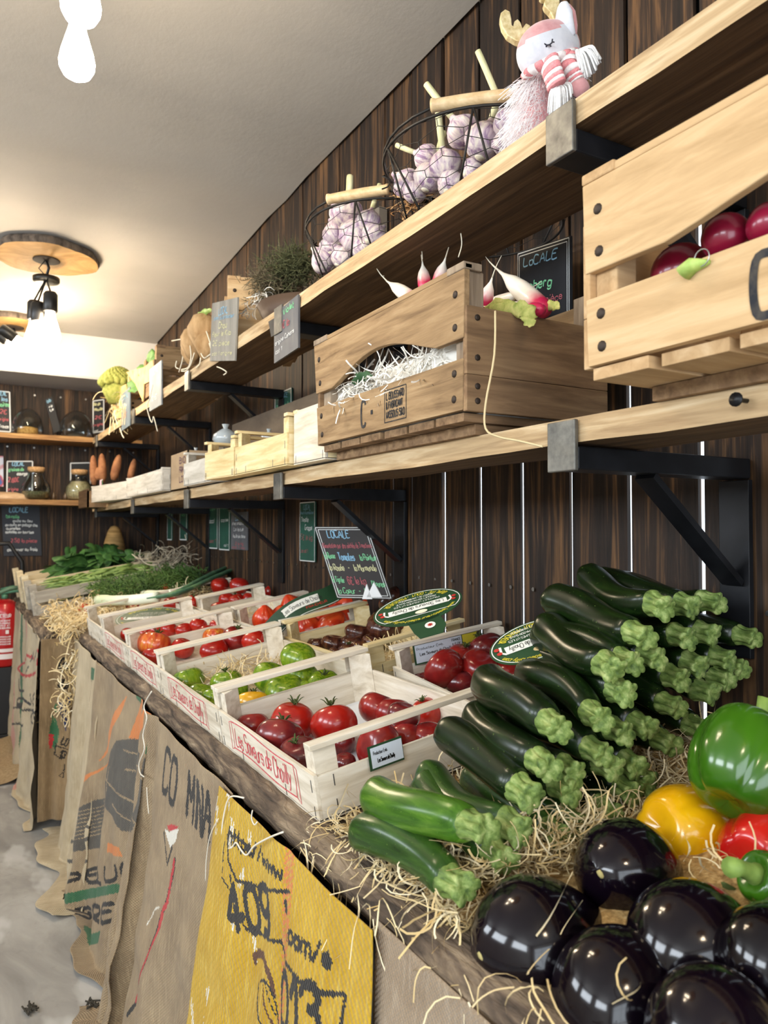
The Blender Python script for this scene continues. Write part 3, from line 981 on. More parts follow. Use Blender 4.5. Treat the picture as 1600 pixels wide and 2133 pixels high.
def straw(name, label, spawn, n, L=(.04, .10), w=.0022, curl=1.0, mats=None, seed=1, kind='stuff', cat='wood wool', droop=0, parent=None, flat=.35):
    """curly shavings: spawn(rnd) -> (point, up-normal) on the heap"""
    r = random.Random(seed)
    mb = MB()
    for k in range(n):
        p, nn = spawn(r)
        p = Vector(p); nn = Vector(nn)
        d = Vector((r.uniform(-1, 1), r.uniform(-1, 1), r.uniform(-1, 1))); d = d - nn * d.dot(nn) * (1 - flat)
        if d.length < .01: continue
        d.normalize()
        ln = r.uniform(*L); seg = 7
        ax = (nn + Vector((r.uniform(-.8, .8), r.uniform(-.8, .8), r.uniform(-.8, .8)))).normalized()
        turn = r.uniform(-.55, .55) * curl
        pts = [p.copy()]
        for i in range(seg):
            d = Matrix.Rotation(turn + r.uniform(-.15, .15), 3, ax) @ d
            d = (d - Vector((0, 0, droop))).normalized()
            pts.append(pts[-1] + d * ln / seg)
        if any((lambda c: (c.x * c.x + c.y * c.y) / (b * b) + (c.z / h2) ** 2)(a @ p2) < 1 for a, b, h2 in AVOID for p2 in pts): continue
        nr = ax if r.random() < .6 else (nn * .5 + d.orthogonal()).normalized()
        mb.ribbon(pts, w * r.uniform(.6, 1.25), nr)
        for f in range(seg): mb.t[-1 - f] = 0
        t0 = r.random()
        for f in range(1, seg + 1): mb.t[-f] = t0
    o = mb.build(name, mats or M_STRAW, parent)
    if parent is None: tag(o, label, cat, kind=kind)
    return o


def rect_spawn(x0, x1, y0, y1, hf):
    def sp(r):
        x, y = r.uniform(x0, x1), r.uniform(y0, y1)
        return (x, y, tz(x) + hf(x, y) * r.random() ** .6 + .002), (-TS, 0, 1)
    return sp


# heap of wood wool under courgettes, aubergines and peppers
def heap(x, y):
    a = max(0, min(1, (x - .455) / .05)) * max(0, min(1, (.91 - y) / .06))
    return a * (.010 + .03 * max(0, min(1, (.62 - y) / .15)) * max(0, min(1, (x - .45) / .2)))


mb = MB(); vs, fs = [], []
nx, ny = 30, 50
for j in range(ny + 1):
    for i in range(nx + 1):
        x = .462 + (WX - .014 - .462) * i / nx; y = -.1 + 1.03 * j / ny
        hh = heap(x, y) * .72 - .002 + .004 * mnoise.noise(Vector((x * 40, y * 40, 0)))
        vs.append((x, y, tz(x) + max(-.0015, hh)))
for j in range(ny):
    for i in range(nx):
        fs.append((j * (nx + 1) + i, j * (nx + 1) + i + 1, (j + 1) * (nx + 1) + i + 1, (j + 1) * (nx + 1) + i))
mb.add(vs, fs, 0, True)
bed = tag(mb.build('wood_wool_bed', mat('wood_wool_mass', '#b8935a', .9, (120, 120, 120), [(.3, '#7d5f35'), (.55, '#c09c63'), (.75, '#dcc391')], 4, bump=.9, bdist=.004)),
          'dense bed of wood wool under the courgettes and aubergines', 'wood wool', kind='stuff')
straw('wood_wool', 'nest of wood wool behind the green tomatoes', lambda r: (lambda x, y: ((x, y, tz(x) + .012 + .05 * r.random() * max(0, 1 - ((x - .6) / .13) ** 2)), (-TS, 0, 1)))(r.uniform(.48, .74), r.uniform(1.64, 1.86)), 520, (.03, .075), seed=12, w=.0022)
straw('wood_wool', 'wood wool stuffed into the end of the yellowish crate', lambda r: (lambda x: ((x, r.uniform(1.425, 1.50), tz(x) + .012 + .06 * r.random()), (0, -1, .6)))(r.uniform(.79, 1.0)), 420, (.03, .07), seed=13)
straw('wood_wool', 'wisps of wood wool under the red and pleated tomatoes', lambda r: (lambda x: ((x, r.uniform(1.95, 3.0), tz(x) + .02 + .02 * r.random()), (0, 0, 1)))(r.uniform(.80, 1.0)), 260, (.03, .07), seed=14)


def far_heap(r):
    if r.random() < .45:
        a = r.random(); y = 3.13 + .45 * r.random() ** .8
        x = .40 - .06 * a + .05 * r.random()
        return (x - .02 * r.random(), y, .80 - .36 * a * (1 - .5 * abs(y - 3.3))), (-1, -.3, .2)
    x, y = r.uniform(.34, .62), r.uniform(3.14, 3.75)
    return (x, y, tz(x) + .012 + .07 * r.random()), (-.4, -.3, 1)


straw('wood_wool', 'tangle of wood wool spilling down over the table edge beyond the crates', far_heap, 1500, (.05, .11), w=.004, seed=15, droop=.1, curl=1.3)
# ================================================================== courgettes
def zmat(name, stops):
    return mat(name, stops[1][1], .27, (9, 75, 75), stops, 6, .5, spec=.4, coat=.08, croughness=.2, bump=.1, bscale=(30, 60, 60), bdist=.001,
               speck=((190, 260, 260), '#7f9a4a', .67, .74, .4))


M_Z = {'dark': zmat('dark_courgette_skin', [(.3, '#091406'), (.5, '#101f09'), (.72, '#1b300f')]),
       'mid': zmat('mid_courgette_skin', [(.3, '#1a3110'), (.5, '#284417'), (.72, '#3b5a22')]),
       'light': zmat('light_courgette_skin', [(.3, '#274a10'), (.5, '#3f6519'), (.72, '#61822c')])}
M_ZST = mat('courgette_stem', '#66803a', .65, (40, 110, 110), [(.3, '#3a5120'), (.5, '#6f8640'), (.72, '#a9b572')], 5, bump=.6, bscale=(60, 160, 160))
ZM = {}


def zuc_mesh(kind, var):
    """body along +x: stem end at x=0, blossom tip at x=1 (unit .20 m)"""
    if (kind, var) in ZM: return ZM[kind, var]
    rr = random.Random(var * 17 + 3)
    L = .20; bend = (.011, -.012, .018, .004)[var % 4]; fat = (1, 1.06, .95, 1.0)[var % 4]
    pts, rad = [], []
    k = 26
    for i in range(k + 1):
        t = i / k
        pts.append(Vector((t * L, bend * math.sin(t * PI), .3 * bend * math.sin(2 * PI * t))))
        r = (.0205 + .0055 * min(1, t / .62) ** 1.1) * fat
        if t < .06: r *= .80 + .20 * (t / .06) ** .5
        if t > .86: r *= math.sqrt(max(.0, 1 - ((t - .86) / .14) ** 2.2)) * .97 + .03
        rad.append(r)
    vs, fs = [], []
    n = 30
    for i in range(k + 1):
        for j in range(n):
            a = 2 * PI * j / n
            rr2 = rad[i] * (1 + .022 * math.cos(5 * a + var) + .008 * math.cos(10 * a))
            vs.append(pts[i] + Vector((0, math.cos(a) * rr2, math.sin(a) * rr2)))
    for i in range(k):
        for j in range(n):
            fs.append((i * n + j, i * n + (j + 1) % n, (i + 1) * n + (j + 1) % n, (i + 1) * n + j))
    fs.append(tuple(range(n - 1, -1, -1))); fs.append(tuple(k * n + j for j in range(n)))
    mb = MB(); mb.add(vs, fs, 0, True)
    o = mb.build('t', M_Z[kind]); body = o.data; bpy.data.objects.remove(o)
    # fluted, flared stem
    vs, fs = [], []
    n = 60
    prof = [(.006, .0165, .02), (.000, .0172, .10), (-.004, .0150, .26), (-.010, .0132, .36), (-.017, .0128, .42), (-.023, .0138, .46), (-.0285, .0152, .48), (-.0305, .0146, .44), (-.0300, .008, .2), (-.0290, .003, .03)]
    lob = 7 if var % 2 else 6
    for x, r, d in prof:
        for j in range(n):
            a = 2 * PI * j / n
            q = r * (1 + d * (abs(math.cos(lob * a / 2 + .3 * math.sin(a + var))) ** .55 - .62) + .03 * d * math.sin(11 * a) + .06 * math.sin(2 * a + var))
            vs.append((x * (1 + .09 * math.sin(a * 2 + var)), math.cos(a) * q, math.sin(a) * q))
    m = len(prof)
    for i in range(m - 1):
        for j in range(n):
            fs.append((i * n + (j + 1) % n, i * n + j, (i + 1) * n + j, (i + 1) * n + (j + 1) % n))
    fs.append(tuple(range(n))); fs.append(tuple((m - 1) * n + j for j in range(n - 1, -1, -1)))
    mb = MB(); mb.add(vs, fs, 0, True)
    o = mb.build('t', M_ZST); st = o.data; bpy.data.objects.remove(o)
    ZM[kind, var] = (body, st)
    return body, st


def courgette(stem, tip, kind, label, var, roll, sc=1.0):
    b, s = zuc_mesh(kind, var)
    L = (Vector(tip) - Vector(stem)).length
    M = frame(Vector(tip) - Vector(stem), loc=stem) @ Matrix.Rotation(roll, 4, 'X') @ Matrix.Diagonal((L / .2, sc, sc, 1))
    o = bpy.data.objects.new('courgette', b); COL.objects.link(o); o.matrix_world = M
    c = bpy.data.objects.new('stem', s); COL.objects.link(c); c.parent = o
    return tag(o, label, 'courgette', 'courgettes in the pile')


def far_hit(u, v, p0, L):
    """point on the line of sight of (u, v), L away from p0, on its far side"""
    r = ray(u, v).normalized(); w0 = CAM - p0
    b = r.dot(w0); c = w0.dot(w0) - L * L
    disc = b * b - c
    t = -b + math.sqrt(max(disc, 0))
    return CAM + r * t


ZT = [  # stem px, tip px, kind, length
    ((950, 1842), (748, 1730), 'mid', .205, 'olive green courgette lying lowest at the front of the pile, on the wood wool'),
    ((992, 1722), (775, 1650), 'light', .215, 'light green courgette, the brightest of the pile'),
    ((1068, 1722), (885, 1602), 'mid', .205, 'mid green courgette just behind the light green one'),
    ((1092, 1650), (925, 1520), 'dark', .20, None), ((1132, 1592), (988, 1482), 'dark', .20, None), ((1153, 1512), (1012, 1412), 'dark', .20, None),
    ((1242, 1492), (1096, 1402), 'dark', .20, None), ((1292, 1440), (1136, 1368), 'dark', .20, None), ((1267, 1388), (1130, 1297), 'dark', .20, None),
    ((1330, 1322), (1140, 1246), 'dark', .21, None), ((1372, 1262), (1216, 1192), 'dark', .20, None)]
k = 0
for i, (s, t, kind, L, lab) in enumerate(ZT):
    Y = .635 + .06 * max(0, min(1, (s[0] - 950) / 500))
    a = P(*s, Y=Y)
    b = far_hit(*t, a, L)
    d = (b - a).normalized(); 
    lab = lab or 'dark green courgette lying on the open slope of the pile, %s from the front' % ORD[i]
    courgette(a + d * .012, b, kind, lab, i % 4, R.uniform(0, 6), 1.0)
ZS = [(1040, 1782), (1191, 1711), (1153, 1737), (1174, 1642), (1184, 1606), (1260, 1687), (1306, 1646), (1339, 1625), (1242, 1565), (1265, 1594), (1313, 1592), (1287, 1522), (1335, 1511), (1387, 1546),
      (1452, 1515), (1397, 1469), (1306, 1377), (1356, 1367), (1407, 1412), (1468, 1441), (1500, 1415), (1445, 1383), (1504, 1371), (1420, 1326), (1469, 1319), (1555, 1326), (1428, 1261), (1481, 1254), (1530, 1390)]
oz = sorted(ZS)
for i, s in enumerate(ZS):
    Y = .645 + .07 * max(0, min(1, (s[0] - 1000) / 500))
    a = P(*s, Y=Y)
    d = Vector((.10 + R.uniform(-.06, .06), 1, .10 + R.uniform(-.05, .03))).normalized()
    if a.x > .93: d = Vector((-.03, 1, .1)).normalized()
    kd = 'mid' if i in (0, 1, 2) else 'dark'
    courgette(a + d * .012, a + d * .195, kd, 'courgette deep in the pile, only its stem end showing, %s from the left' % ORD[oz.index(s)] if oz.index(s) < len(ORD) else 'courgette deep in the pile, stem end farthest to the right', (i * 3 + 1) % 4, R.uniform(0, 6), .97)

# ------------------------------------------------------------------ aubergines
M_AUB = mat('aubergine_skin', '#08040b', .12, (6, 6, 6), [(.3, '#060308'), (.7, '#0e0610')], 3, spec=.5, coat=.12, croughness=.06)
M_SCAR = mat('blossom_scar', '#a79a63', .8)


def aubergine(c, tipdir, r, L, label):
    """fat aubergine: blossom end towards tipdir"""
    t = bpy.data.objects.new('tmp', None)
    prof = []
    k = 30
    for i in range(k + 1):
        s = i / k                      # 0 stalk end, 1 blossom end
        z = (s - .5) * L
        rr = r * (math.sin(PI * min(1, s) ** 1.25) ** .62) * (.62 + .38 * s ** .8) if 0 < s < 1 else 0
        prof.append((rr / .98, z))
    mb = MB(); mb.lathe(prof, 48, None, 0, True, lambda a, q: 1 + .02 * math.sin(2 * a + r * 90) + .012 * math.sin(3 * a))
    o = mb.build('aubergine', M_AUB)
    o.matrix_world = frame(Vector(tipdir).orthogonal(), tipdir, c)
    mb = MB(); mb.lathe([(.0001, .004), (.004, .0035), (.006, .0015), (.0065, -.0015)][::-1], 10, Matrix.Translation((.004, 0, L / 2 - .0045)) @ Matrix.Diagonal((1, .6, 1, 1)))
    mb.build('blossom_scar', M_SCAR, o)
    mb = MB()
    for i in range(5):
        a = i * 2 * PI / 5
        mb.tube([(0, 0, -L / 2 - .004), (math.cos(a) * r * .38, math.sin(a) * r * .38, -L / 2 + .006), (math.cos(a) * r * .62, math.sin(a) * r * .62, -L / 2 + .03)], [.012, .012, .003], 6, flat=.4)
    mb.tube([(0, 0, -L / 2), (.004, 0, -L / 2 - .018), (.010, 0, -L / 2 - .03)], [.009, .007, .008], 8)
    mb.build('calyx', M_CALYX, o)
    bpy.data.objects.remove(t)
    return tag(o, label, 'aubergine', 'aubergines in the foreground')


def aub(u, v, d, rp, dirv, label, Lk=1.55):
    c = P(u, v, d=d); r = rp * d / F
    dv = Vector(dirv).normalized()
    aubergine(c, dv, r * 1.17, r * 2.3 * Lk * .86, label)


tow = (CAM - P(1300, 1900, d=.7)).normalized()
aub(1150, 1955, .74, 122, tow * .5 - RT * .75 - UP * .1, 'glossy black aubergine farthest left, lying at the rim of the wood wool')
aub(1326, 1815, .80, 98, tow * .9 - RT * .55 + UP * .0, 'glossy black aubergine on top in front of the yellow pepper, scar facing out', 1.75)
aub(1300, 2050, .66, 122, tow * .8 - RT * .35 - UP * .35, 'glossy black aubergine at the bottom, middle, with a pale scar low on its tip')
aub(1462, 1960, .68, 124, tow * .7 - RT * .5 - UP * .2, 'glossy black aubergine in the centre of the pile, bluish window glints on it')
aub(1612, 1975, .62, 96, tow * .75 - RT * .4 - UP * .45, 'glossy black aubergine cut off by the right picture edge')
aub(1500, 2150, .57, 130, tow * .8 - RT * .3 - UP * .1, 'glossy black aubergine cut off by the bottom picture edge')

# ------------------------------------------------------------------ bell peppers
def pepmat(n, a, b, c2):
    return mat(n, b, .2, (7, 7, 4), [(.3, a), (.55, b), (.75, c2)], 3, .3, coat=.4, croughness=.1, sss=.06)


M_PEP = {'green': pepmat('green_pepper_skin', '#24480b', '#335f10', '#467818'), 'yellow': pepmat('yellow_pepper_skin', '#d49a08', '#e3b20e', '#ecc52a'), 'red': pepmat('red_pepper_skin', '#8e0f0c', '#b51512', '#c92a1e')}
M_PST = mat('pepper_stalk', '#6c8a36', .6, (30, 30, 30), [(.3, '#4f7022'), (.7, '#8ca552')], 3)


def pepper(c, axis, r, L, kind, label, roll=0, lobes=4):
    prof = []
    k = 26
    for i in range(k + 1):
        s = i / k
        th = PI * s
        z = -math.cos(th) * L / 2
        rr = r * math.sin(th) ** .55 * (.80 + .22 * s) if 0 < s < 1 else 0
        if s > .82: z -= .13 * L * ((s - .82) / .18) ** 2       # sunken shoulder round the stalk
        if s < .14: z += .08 * L * ((.14 - s) / .14) ** 2
        prof.append((rr, z))
    mb = MB()
    mb.lathe(prof, 64, None, 0, True, lambda a, s: 1 + .15 * (abs(math.cos(lobes * a / 2 + .25 * math.sin(a))) ** .5 - .78) * (1.45 - .5 * s) + .04 * math.sin(a + 1))
    o = mb.build('bell_pepper', M_PEP[kind])
    o.matrix_world = frame(Vector(axis).orthogonal(), axis, c) @ Matrix.Rotation(roll, 4, 'Z')
    mb = MB(); zt = L / 2 - .13 * L
    mb.tube([(0, 0, zt - .006), (.002, 0, zt + .008), (.006, .002, zt + .026), (.014, .004, zt + .042)], [.017, .009, .0075, .0095], 9)
    mb.build('stalk', M_PST, o)
    return tag(o, label, 'bell pepper', 'bell peppers in the foreground')


def pep(u, v, d, rp, ax, L, kind, label, roll=0, lobes=4):
    pepper(P(u, v, d=d), Vector(ax).normalized(), rp * 1.16 * d / F, L * 1.1, kind, label, roll, lobes)


pep(1548, 1592, .83, 100, UP * .6 + RT * .55 + FW * .5, .105, 'green', 'big green bell pepper sitting on top at the right edge', .7)
pep(1432, 1738, .87, 88, RT * .75 + FW * .45 - UP * .35, .11, 'yellow', 'yellow bell pepper lying between the green pepper and the aubergines', .4, 3)
pep(1600, 1770, .80, 84, RT * .7 - UP * .1 + FW * .6, .11, 'red', 'red bell pepper at the right edge under the green pepper', 1.0, 3)
pep(1590, 1692, .93, 74, RT * .5 + UP * .3 + FW, .10, 'red', 'red bell pepper mostly hidden behind the yellow and green ones', .2)
pep(1640, 1855, .70, 60, -RT * .9 + UP * .45 + tow * .2, .085, 'green', 'green bell pepper of which only the stalk enters at the right edge', .2)

COL and bpy.context.view_layer.update()
for o in COL.objects:
    if o.get('category') in ('aubergine', 'bell pepper'):
        AVOID.append((o.matrix_world.inverted(), max(v.co.x for v in o.data.vertices) * (1.16 if o['category'] == 'aubergine' else 1.04), max(v.co.z for v in o.data.vertices) * 1.1))
straw('wood_wool', 'loose pale wood wool spread between courgettes, aubergines and peppers', rect_spawn(.455, 1.0, -.05, .93, heap), 12500, (.03, .085), seed=3, w=.0019, curl=1.25)
straw('wood_wool', 'wisps of wood wool straggling over the table edge below the courgettes',
      lambda r: (lambda y: ((.425 + r.gauss(.03, .018), y, .803 + r.random() * .008), (-.3, 0, 1)))(r.uniform(.40, .93)), 420, (.03, .08), seed=8, droop=.10, w=.0018)


def edge_hang(r):
    y = .45 + .5 * r.random(); return (.404 + r.uniform(-.006, .004), y, .788 - .02 * r.random()), (-1, 0, .15)


straw('wood_wool', 'few long strands of wood wool hanging below the table edge', edge_hang, 34, (.04, .11), seed=9, droop=.45, curl=.9, w=.0017)
straw('wood_wool', 'curly wood wool mound between the front courgette and the leftmost aubergine', rect_spawn(.455, .66, .38, .70, lambda x, y: .042), 3200, (.03, .08), seed=5, w=.0019, curl=1.3)
AVOID.clear()
# ================================================================== jute sacks hanging as a skirt
def yz(u, v, X=.385):
    p = P(u, v, X=X); return (-p.y, p.z)


def ztext(px0, px1, h, txt, X=.385, **kw):
    a, b = (Vector((*yz(*px0, X), 0)), Vector((*yz(*px1, X), 0)))
    return ptext(a, b, h, txt, **kw)


def ptext(a, b, h, txt, **kw):
    ex = (b - a); W = ex.length; ex.normalize(); ey = Vector((-ex.y, ex.x, 0))
    if ey.y < 0: ey = -ey
    ln, tw = text_lines(txt, 1.0, slant=kw.get('slant', 0), jit=.0, curve=True)
    sx = W / tw
    return [[(a + ex * p * sx + ey * q * h)[:2] for p, q in pl] for pl in ln]


def stroke_mask(A, B, lines, w):
    m = np.zeros(A.shape, bool)
    for pl in lines:
        for (x0, y0), (x1, y1) in zip(pl[:-1], pl[1:]):
            dx, dy = x1 - x0, y1 - y0
            L2 = dx * dx + dy * dy + 1e-12
            t = np.clip(((A - x0) * dx + (B - y0) * dy) / L2, 0, 1)
            m |= (A - x0 - t * dx) ** 2 + (B - y0 - t * dy) ** 2 < (w / 2) ** 2
    return m


def poly_mask(A, B, poly):
    m = np.zeros(A.shape, bool)
    n = len(poly)
    for i in range(n):
        x0, y0 = poly[i]; x1, y1 = poly[(i + 1) % n]
        if y0 == y1: continue
        c = ((y0 > B) != (y1 > B)) & (A < (x1 - x0) * (B - y0) / (y1 - y0) + x0)
        m ^= c
    return m


def poly_px(pts, X=.385): return [yz(u, v, X) for u, v in pts]


def sack(label, plan, ztop, zbot, mats, prints, cell=.0035, flare=.03, wave=(.012, 2.5, .3), lean=0.0, leanr=0.0, seed=0, puddle=.9, base=.006, name='jute_sack', folds=None):
    """cloth hung along a plan line (left to right for the viewer); prints: (material, mask of (q, z)) where q grows to the viewer's right"""
    (xa, ya), (xb, yb) = plan
    ex = Vector((xb - xa, yb - ya, 0)); L = ex.length; ex.normalize()
    nr = Vector((ex.y, -ex.x, 0))
    if (CAM - Vector((xa, ya, 1))).dot(nr) < 0: nr = -nr
    za, zb = ztop if hasattr(ztop, '__len__') else (ztop, ztop)
    H = max(za, zb) - zbot
    nS, nT = max(8, int(L / cell)), max(8, int(H / cell))
    s = np.linspace(0, 1, nS + 1)[None, :]; t = np.linspace(0, 1, nT + 1)[:, None]
    A, k, ph = wave
    tt = t * np.ones_like(s); ss = s * np.ones_like(t)
    z = (za + (zb - za) * ss) - tt * ((za + (zb - za) * ss) - zbot)
    q = ss * L + (-lean * (1 - ss) + leanr * ss) * tt
    w1 = A * (tt ** .6 + .12) * np.sin(2 * PI * (k * ss + ph + .12 * tt * math.sin(seed + 1)))
    w2 = .35 * A * tt ** .8 * np.sin(2 * PI * (2.7 * k * ss + 1.7 * ph + .2 * tt))
    off = base + flare * tt ** 1.3 + w1 + w2
    if folds is not None:
        for s0, wd, dp in folds:
            off += dp * np.exp(-((ss - s0 - .04 * tt) / wd) ** 2) * (.25 + .75 * tt)
    nz = np.array([[mnoise.noise(Vector((a * 7 + seed, b * 9, 2.0))) for a in np.linspace(0, L, 24)] for b in np.linspace(0, H, 24)])
    iy = np.clip((tt * 23), 0, 22.999); ix = np.clip(ss * 23, 0, 22.999)
    i0, j0 = iy.astype(int), ix.astype(int); fy, fx = iy - i0, ix - j0
    nn = nz[i0, j0] * (1 - fy) * (1 - fx) + nz[i0 + 1, j0] * fy * (1 - fx) + nz[i0, j0 + 1] * (1 - fy) * fx + nz[i0 + 1, j0 + 1] * fy * fx
    off += .018 * nn * (.2 + tt)
    # cloth that reaches the floor runs out over it
    low = np.clip(.012 - z, 0, None)
    off += low * .85 * puddle
    z = np.where(z < .012, .006 + .03 * np.clip(nn + .2, 0, 1) * np.clip(low * 14, 0, 1), z)
    X = xa + ex.x * q + nr.x * off
    Y = ya + ex.y * q + nr.y * off
    V = np.stack([X, Y, z], -1).reshape(-1, 3)
    n1 = nS + 1
    idx = np.arange((nT + 1) * n1).reshape(nT + 1, n1)
    Fc = np.stack([idx[:-1, :-1], idx[1:, :-1], idx[1:, 1:], idx[:-1, 1:]], -1).reshape(-1, 4)
    flat0 = (za + (zb - za) * ss) - tt * ((za + (zb - za) * ss) - zbot)
    qc = (q[:-1, :-1] + q[1:, 1:]) / 2; zc2 = (flat0[:-1, :-1] + flat0[1:, 1:]) / 2
    qq = qc + (-ya if abs(ex.y) > .5 else xa)       # printing frame: -y (or x) to the right, z up
    rg = np.random.default_rng(seed)
    qj = qq + rg.normal(0, cell * .22, qq.shape); zj = zc2 + rg.normal(0, cell * .22, qq.shape)
    mi = np.zeros(qq.shape, np.int32)
    for k2, fn in prints:
        mi[fn(qj, zj)] = k2
    me = bpy.data.meshes.new(name)
    me.from_pydata(V.tolist(), [], Fc.tolist())
    for m in mats: me.materials.append(m)
    me.polygons.foreach_set('material_index', mi.reshape(-1))
    me.polygons.foreach_set('use_smooth', np.ones(len(Fc), bool))
    uv = me.uv_layers.new(name='UVMap')
    U = np.stack([q, -(tt * H)], -1).reshape(-1, 2)
    uv.data.foreach_set('uv', U[Fc.reshape(-1)].astype(np.float32).reshape(-1))
    me.update()
    o = bpy.data.objects.new(name, me); COL.objects.link(o)
    so = o.modifiers.new('thickness', 'SOLIDIFY'); so.thickness = .0016; so.offset = -1
    return tag(o, label, 'jute sack', 'jute sacks hanging from the tables')


J1 = weave('jute_tan', '#836f55', '#9f8a6b', c3='#b8a27f')
J2 = weave('jute_pale', '#a99676', '#c3b292', c3='#d6c8a8')
J3 = weave('jute_brown', '#7b664a', '#967d5c', c3='#ae946f')
JY = weave('jute_yellow', '#a98418', '#c09c2e', pitch=.0062, bump=1.0, c3='#d3bb62')
JK = weave('ink_black_on_jute', '#1f1d1b', '#2e2a26', c3='#4a423a')
JG = weave('ink_grey_on_jute', '#4a4640', '#5c564d', c3='#6e6557')
JR = weave('ink_red_on_jute', '#a8202a', '#bd3a3a', c3='#c0604f')
JO = weave('ink_orange_on_jute', '#c46f35', '#cf8249', c3='#b98f64')
JGN = weave('ink_green_on_jute', '#2f5a3a', '#3d6a48', c3='#5b7a58')
JB = weave('ink_blue_on_jute', '#1d2850', '#28345e', c3='#39446a')
JW = weave('ink_white_on_jute', '#cfc9bb', '#dedacf', c3='#e9e6dd')
JBR = weave('ink_brown_on_jute', '#4e2f1c', '#63402a', c3='#7a5536')
JP = weave('ink_pink_on_jute', '#c28a78', '#c9998a', c3='#c9a98e')
SM = [J1, JK, JG, JR, JO, JGN, JB, JW, JBR, JP]


def S(lines, w): return lambda A, B: stroke_mask(A, B, lines, w)


def G(*polys): return lambda A, B: np.logical_or.reduce([poly_mask(A, B, p) for p in polys])


def band(u0, u1, f0, f1): return None


def Lp(*pts, X=.385): return [poly_px(pts, X)]


# --- yellow sack, nearest but one
e = lambda u, v, X=.39: (P(u, v, X=X).y, P(u, v, X=X).z)
yl, yr = e(452, 1650)[0] - .03, e(780, 1870)[0]
orange = lambda A, B: (np.abs(A - (-(yl + yr) / 2 + .045) + (B - .55) * .03) < .017) & (np.sin(A * 900) * np.sin(B * 700 + np.floor(A * 280) * 1.6) > -.15)
sp = np.random.default_rng(5)
white_fl = lambda A, B: (np.sin(A * 41 + 1.3 * np.sin(B * 33)) * np.sin(B * 17 + 2 * np.sin(A * 31)) > .9) & (np.sin(A * 700) > -.2) & (A < -(yl + yr) / 2 - .02)
prY = [(4, orange), (7, white_fl),
       (1, S(ztext((486, 1748), (592, 1836), .020, 'https//www', .385), .0062)),
       (1, S(ztext((497, 1928), (578, 1946), .058, '409', .385), .0145)),
       (1, S(Lp((484, 1740), (490, 1790), (505, 1832), (545, 1850), (605, 1858)), .0055)),
       (1, S(Lp((494, 1820), (502, 1895), (522, 1935), (560, 1952), (592, 1962)), .0050)),
       (1, S(Lp((480, 1750), (480, 1825), (495, 1850)), .0030)),
       (1, S(Lp((597, 1880), (600, 1895)), .012)),
       (1, S(ztext((604, 1950), (702, 2018), .021, '.com/e', .385), .0066)),
       (1, S(Lp((594, 1972), (608, 2000), (655, 2042), (690, 2064), (725, 2070)), .0062)),
       (1, S(Lp((725, 2070), (722, 2140)), .0060)),
       (1, S(ztext((606, 2122), (706, 2170), .056, '013', .385), .0135)),
       (8, S(Lp((540, 2000), (536, 1990), (545, 1984), (556, 1988), (562, 2000), (572, 2020), (580, 2040), (584, 2062)), .0110)),
       (1, S(Lp((558, 2040), (566, 2036), (578, 2052), (586, 2075), (592, 2110), (598, 2140)), .0042)),
       (1, S(Lp((554, 2046), (556, 2080), (566, 2115), (580, 2145)), .0042)),
       (8, S(Lp((566, 2050), (572, 2085), (582, 2115), (592, 2140)), .0042)),
       (1, S(Lp((570, 2046), (580, 2080), (590, 2110)), .0030))]
sack('bright yellow woven sack printed with black numbers, hanging near the camera', [(.405, yl), (.405, yr)], (.768, .772), .06, [JY] + SM[1:], prY, cell=.0028, flare=.075,
     wave=(.009, 1.5, .1), lean=.095, leanr=.02, seed=4, base=.020, folds=[(.47, .05, .008), (.56, .03, -.010)])
# --- jute sack nearest the camera, grey-brown, under the aubergines
sack('plain grey-brown jute cloth below the straw at the bottom edge', [(.408, e(766, 1870)[0]), (.408, .25)], .772, .1, [weave('jute_greybrown', '#8a7760', '#a4917a', c3='#b5a48e')] + SM[1:], [], cell=.006, flare=.05, wave=(.006, 2, 0), seed=6)
# --- CO MINA sack
yl, yr = e(305, 1478)[0], e(470, 1665)[0]
prM = [(1, S(ztext((333, 1640), (368, 1682), .082, 'CO', .38), .0155)), (1, S(ztext((383, 1700), (427, 1760), .082, 'MINA', .38), .0118)),
       (3, G(poly_px([(342, 1722), (352, 1718), (362, 1724), (356, 1733), (348, 1732)], .37))),
       (7, G(poly_px([(338, 1728), (347, 1734), (362, 1728), (358, 1755), (350, 1766), (346, 1755)], .37))),
       (1, S([poly_px([(337, 1736), (341, 1765), (346, 1795)], .37), poly_px([(353, 1766), (350, 1785), (348, 1800)], .37)], .0075)),
       (1, S([poly_px([(348, 1795), (348, 1815), (346, 1840), (341, 1880), (335, 1905), (330, 1945), (322, 1990), (312, 2030), (300, 2080), (291, 2106)], .36)], .0115)),
       (3, S([poly_px([(347, 1797), (347, 1815), (345, 1845), (342, 1880), (336, 1900), (333, 1935)], .36)], .0105)),
       (3, S([poly_px([(337, 1905), (335, 1930), (330, 1950), (322, 1990), (312, 2030), (306, 2056), (298, 2080)], .36)], .0085)),
       (7, S([poly_px([(336, 1889), (326, 1892), (318, 1910), (313, 1924)], .365)], .0035))]
sack('tan jute sack with black capitals CO MINA and a narrow red figure', [(.402, yl + .02), (.402, yr - .03)], .768, -.05, SM, prM, cell=.0032, flare=.075, wave=(.013, 1.6, .45), lean=.16, leanr=-.10, seed=8, base=.010, folds=[(.05, .04, .03), (.14, .035, -.03), (.75, .06, .012)])
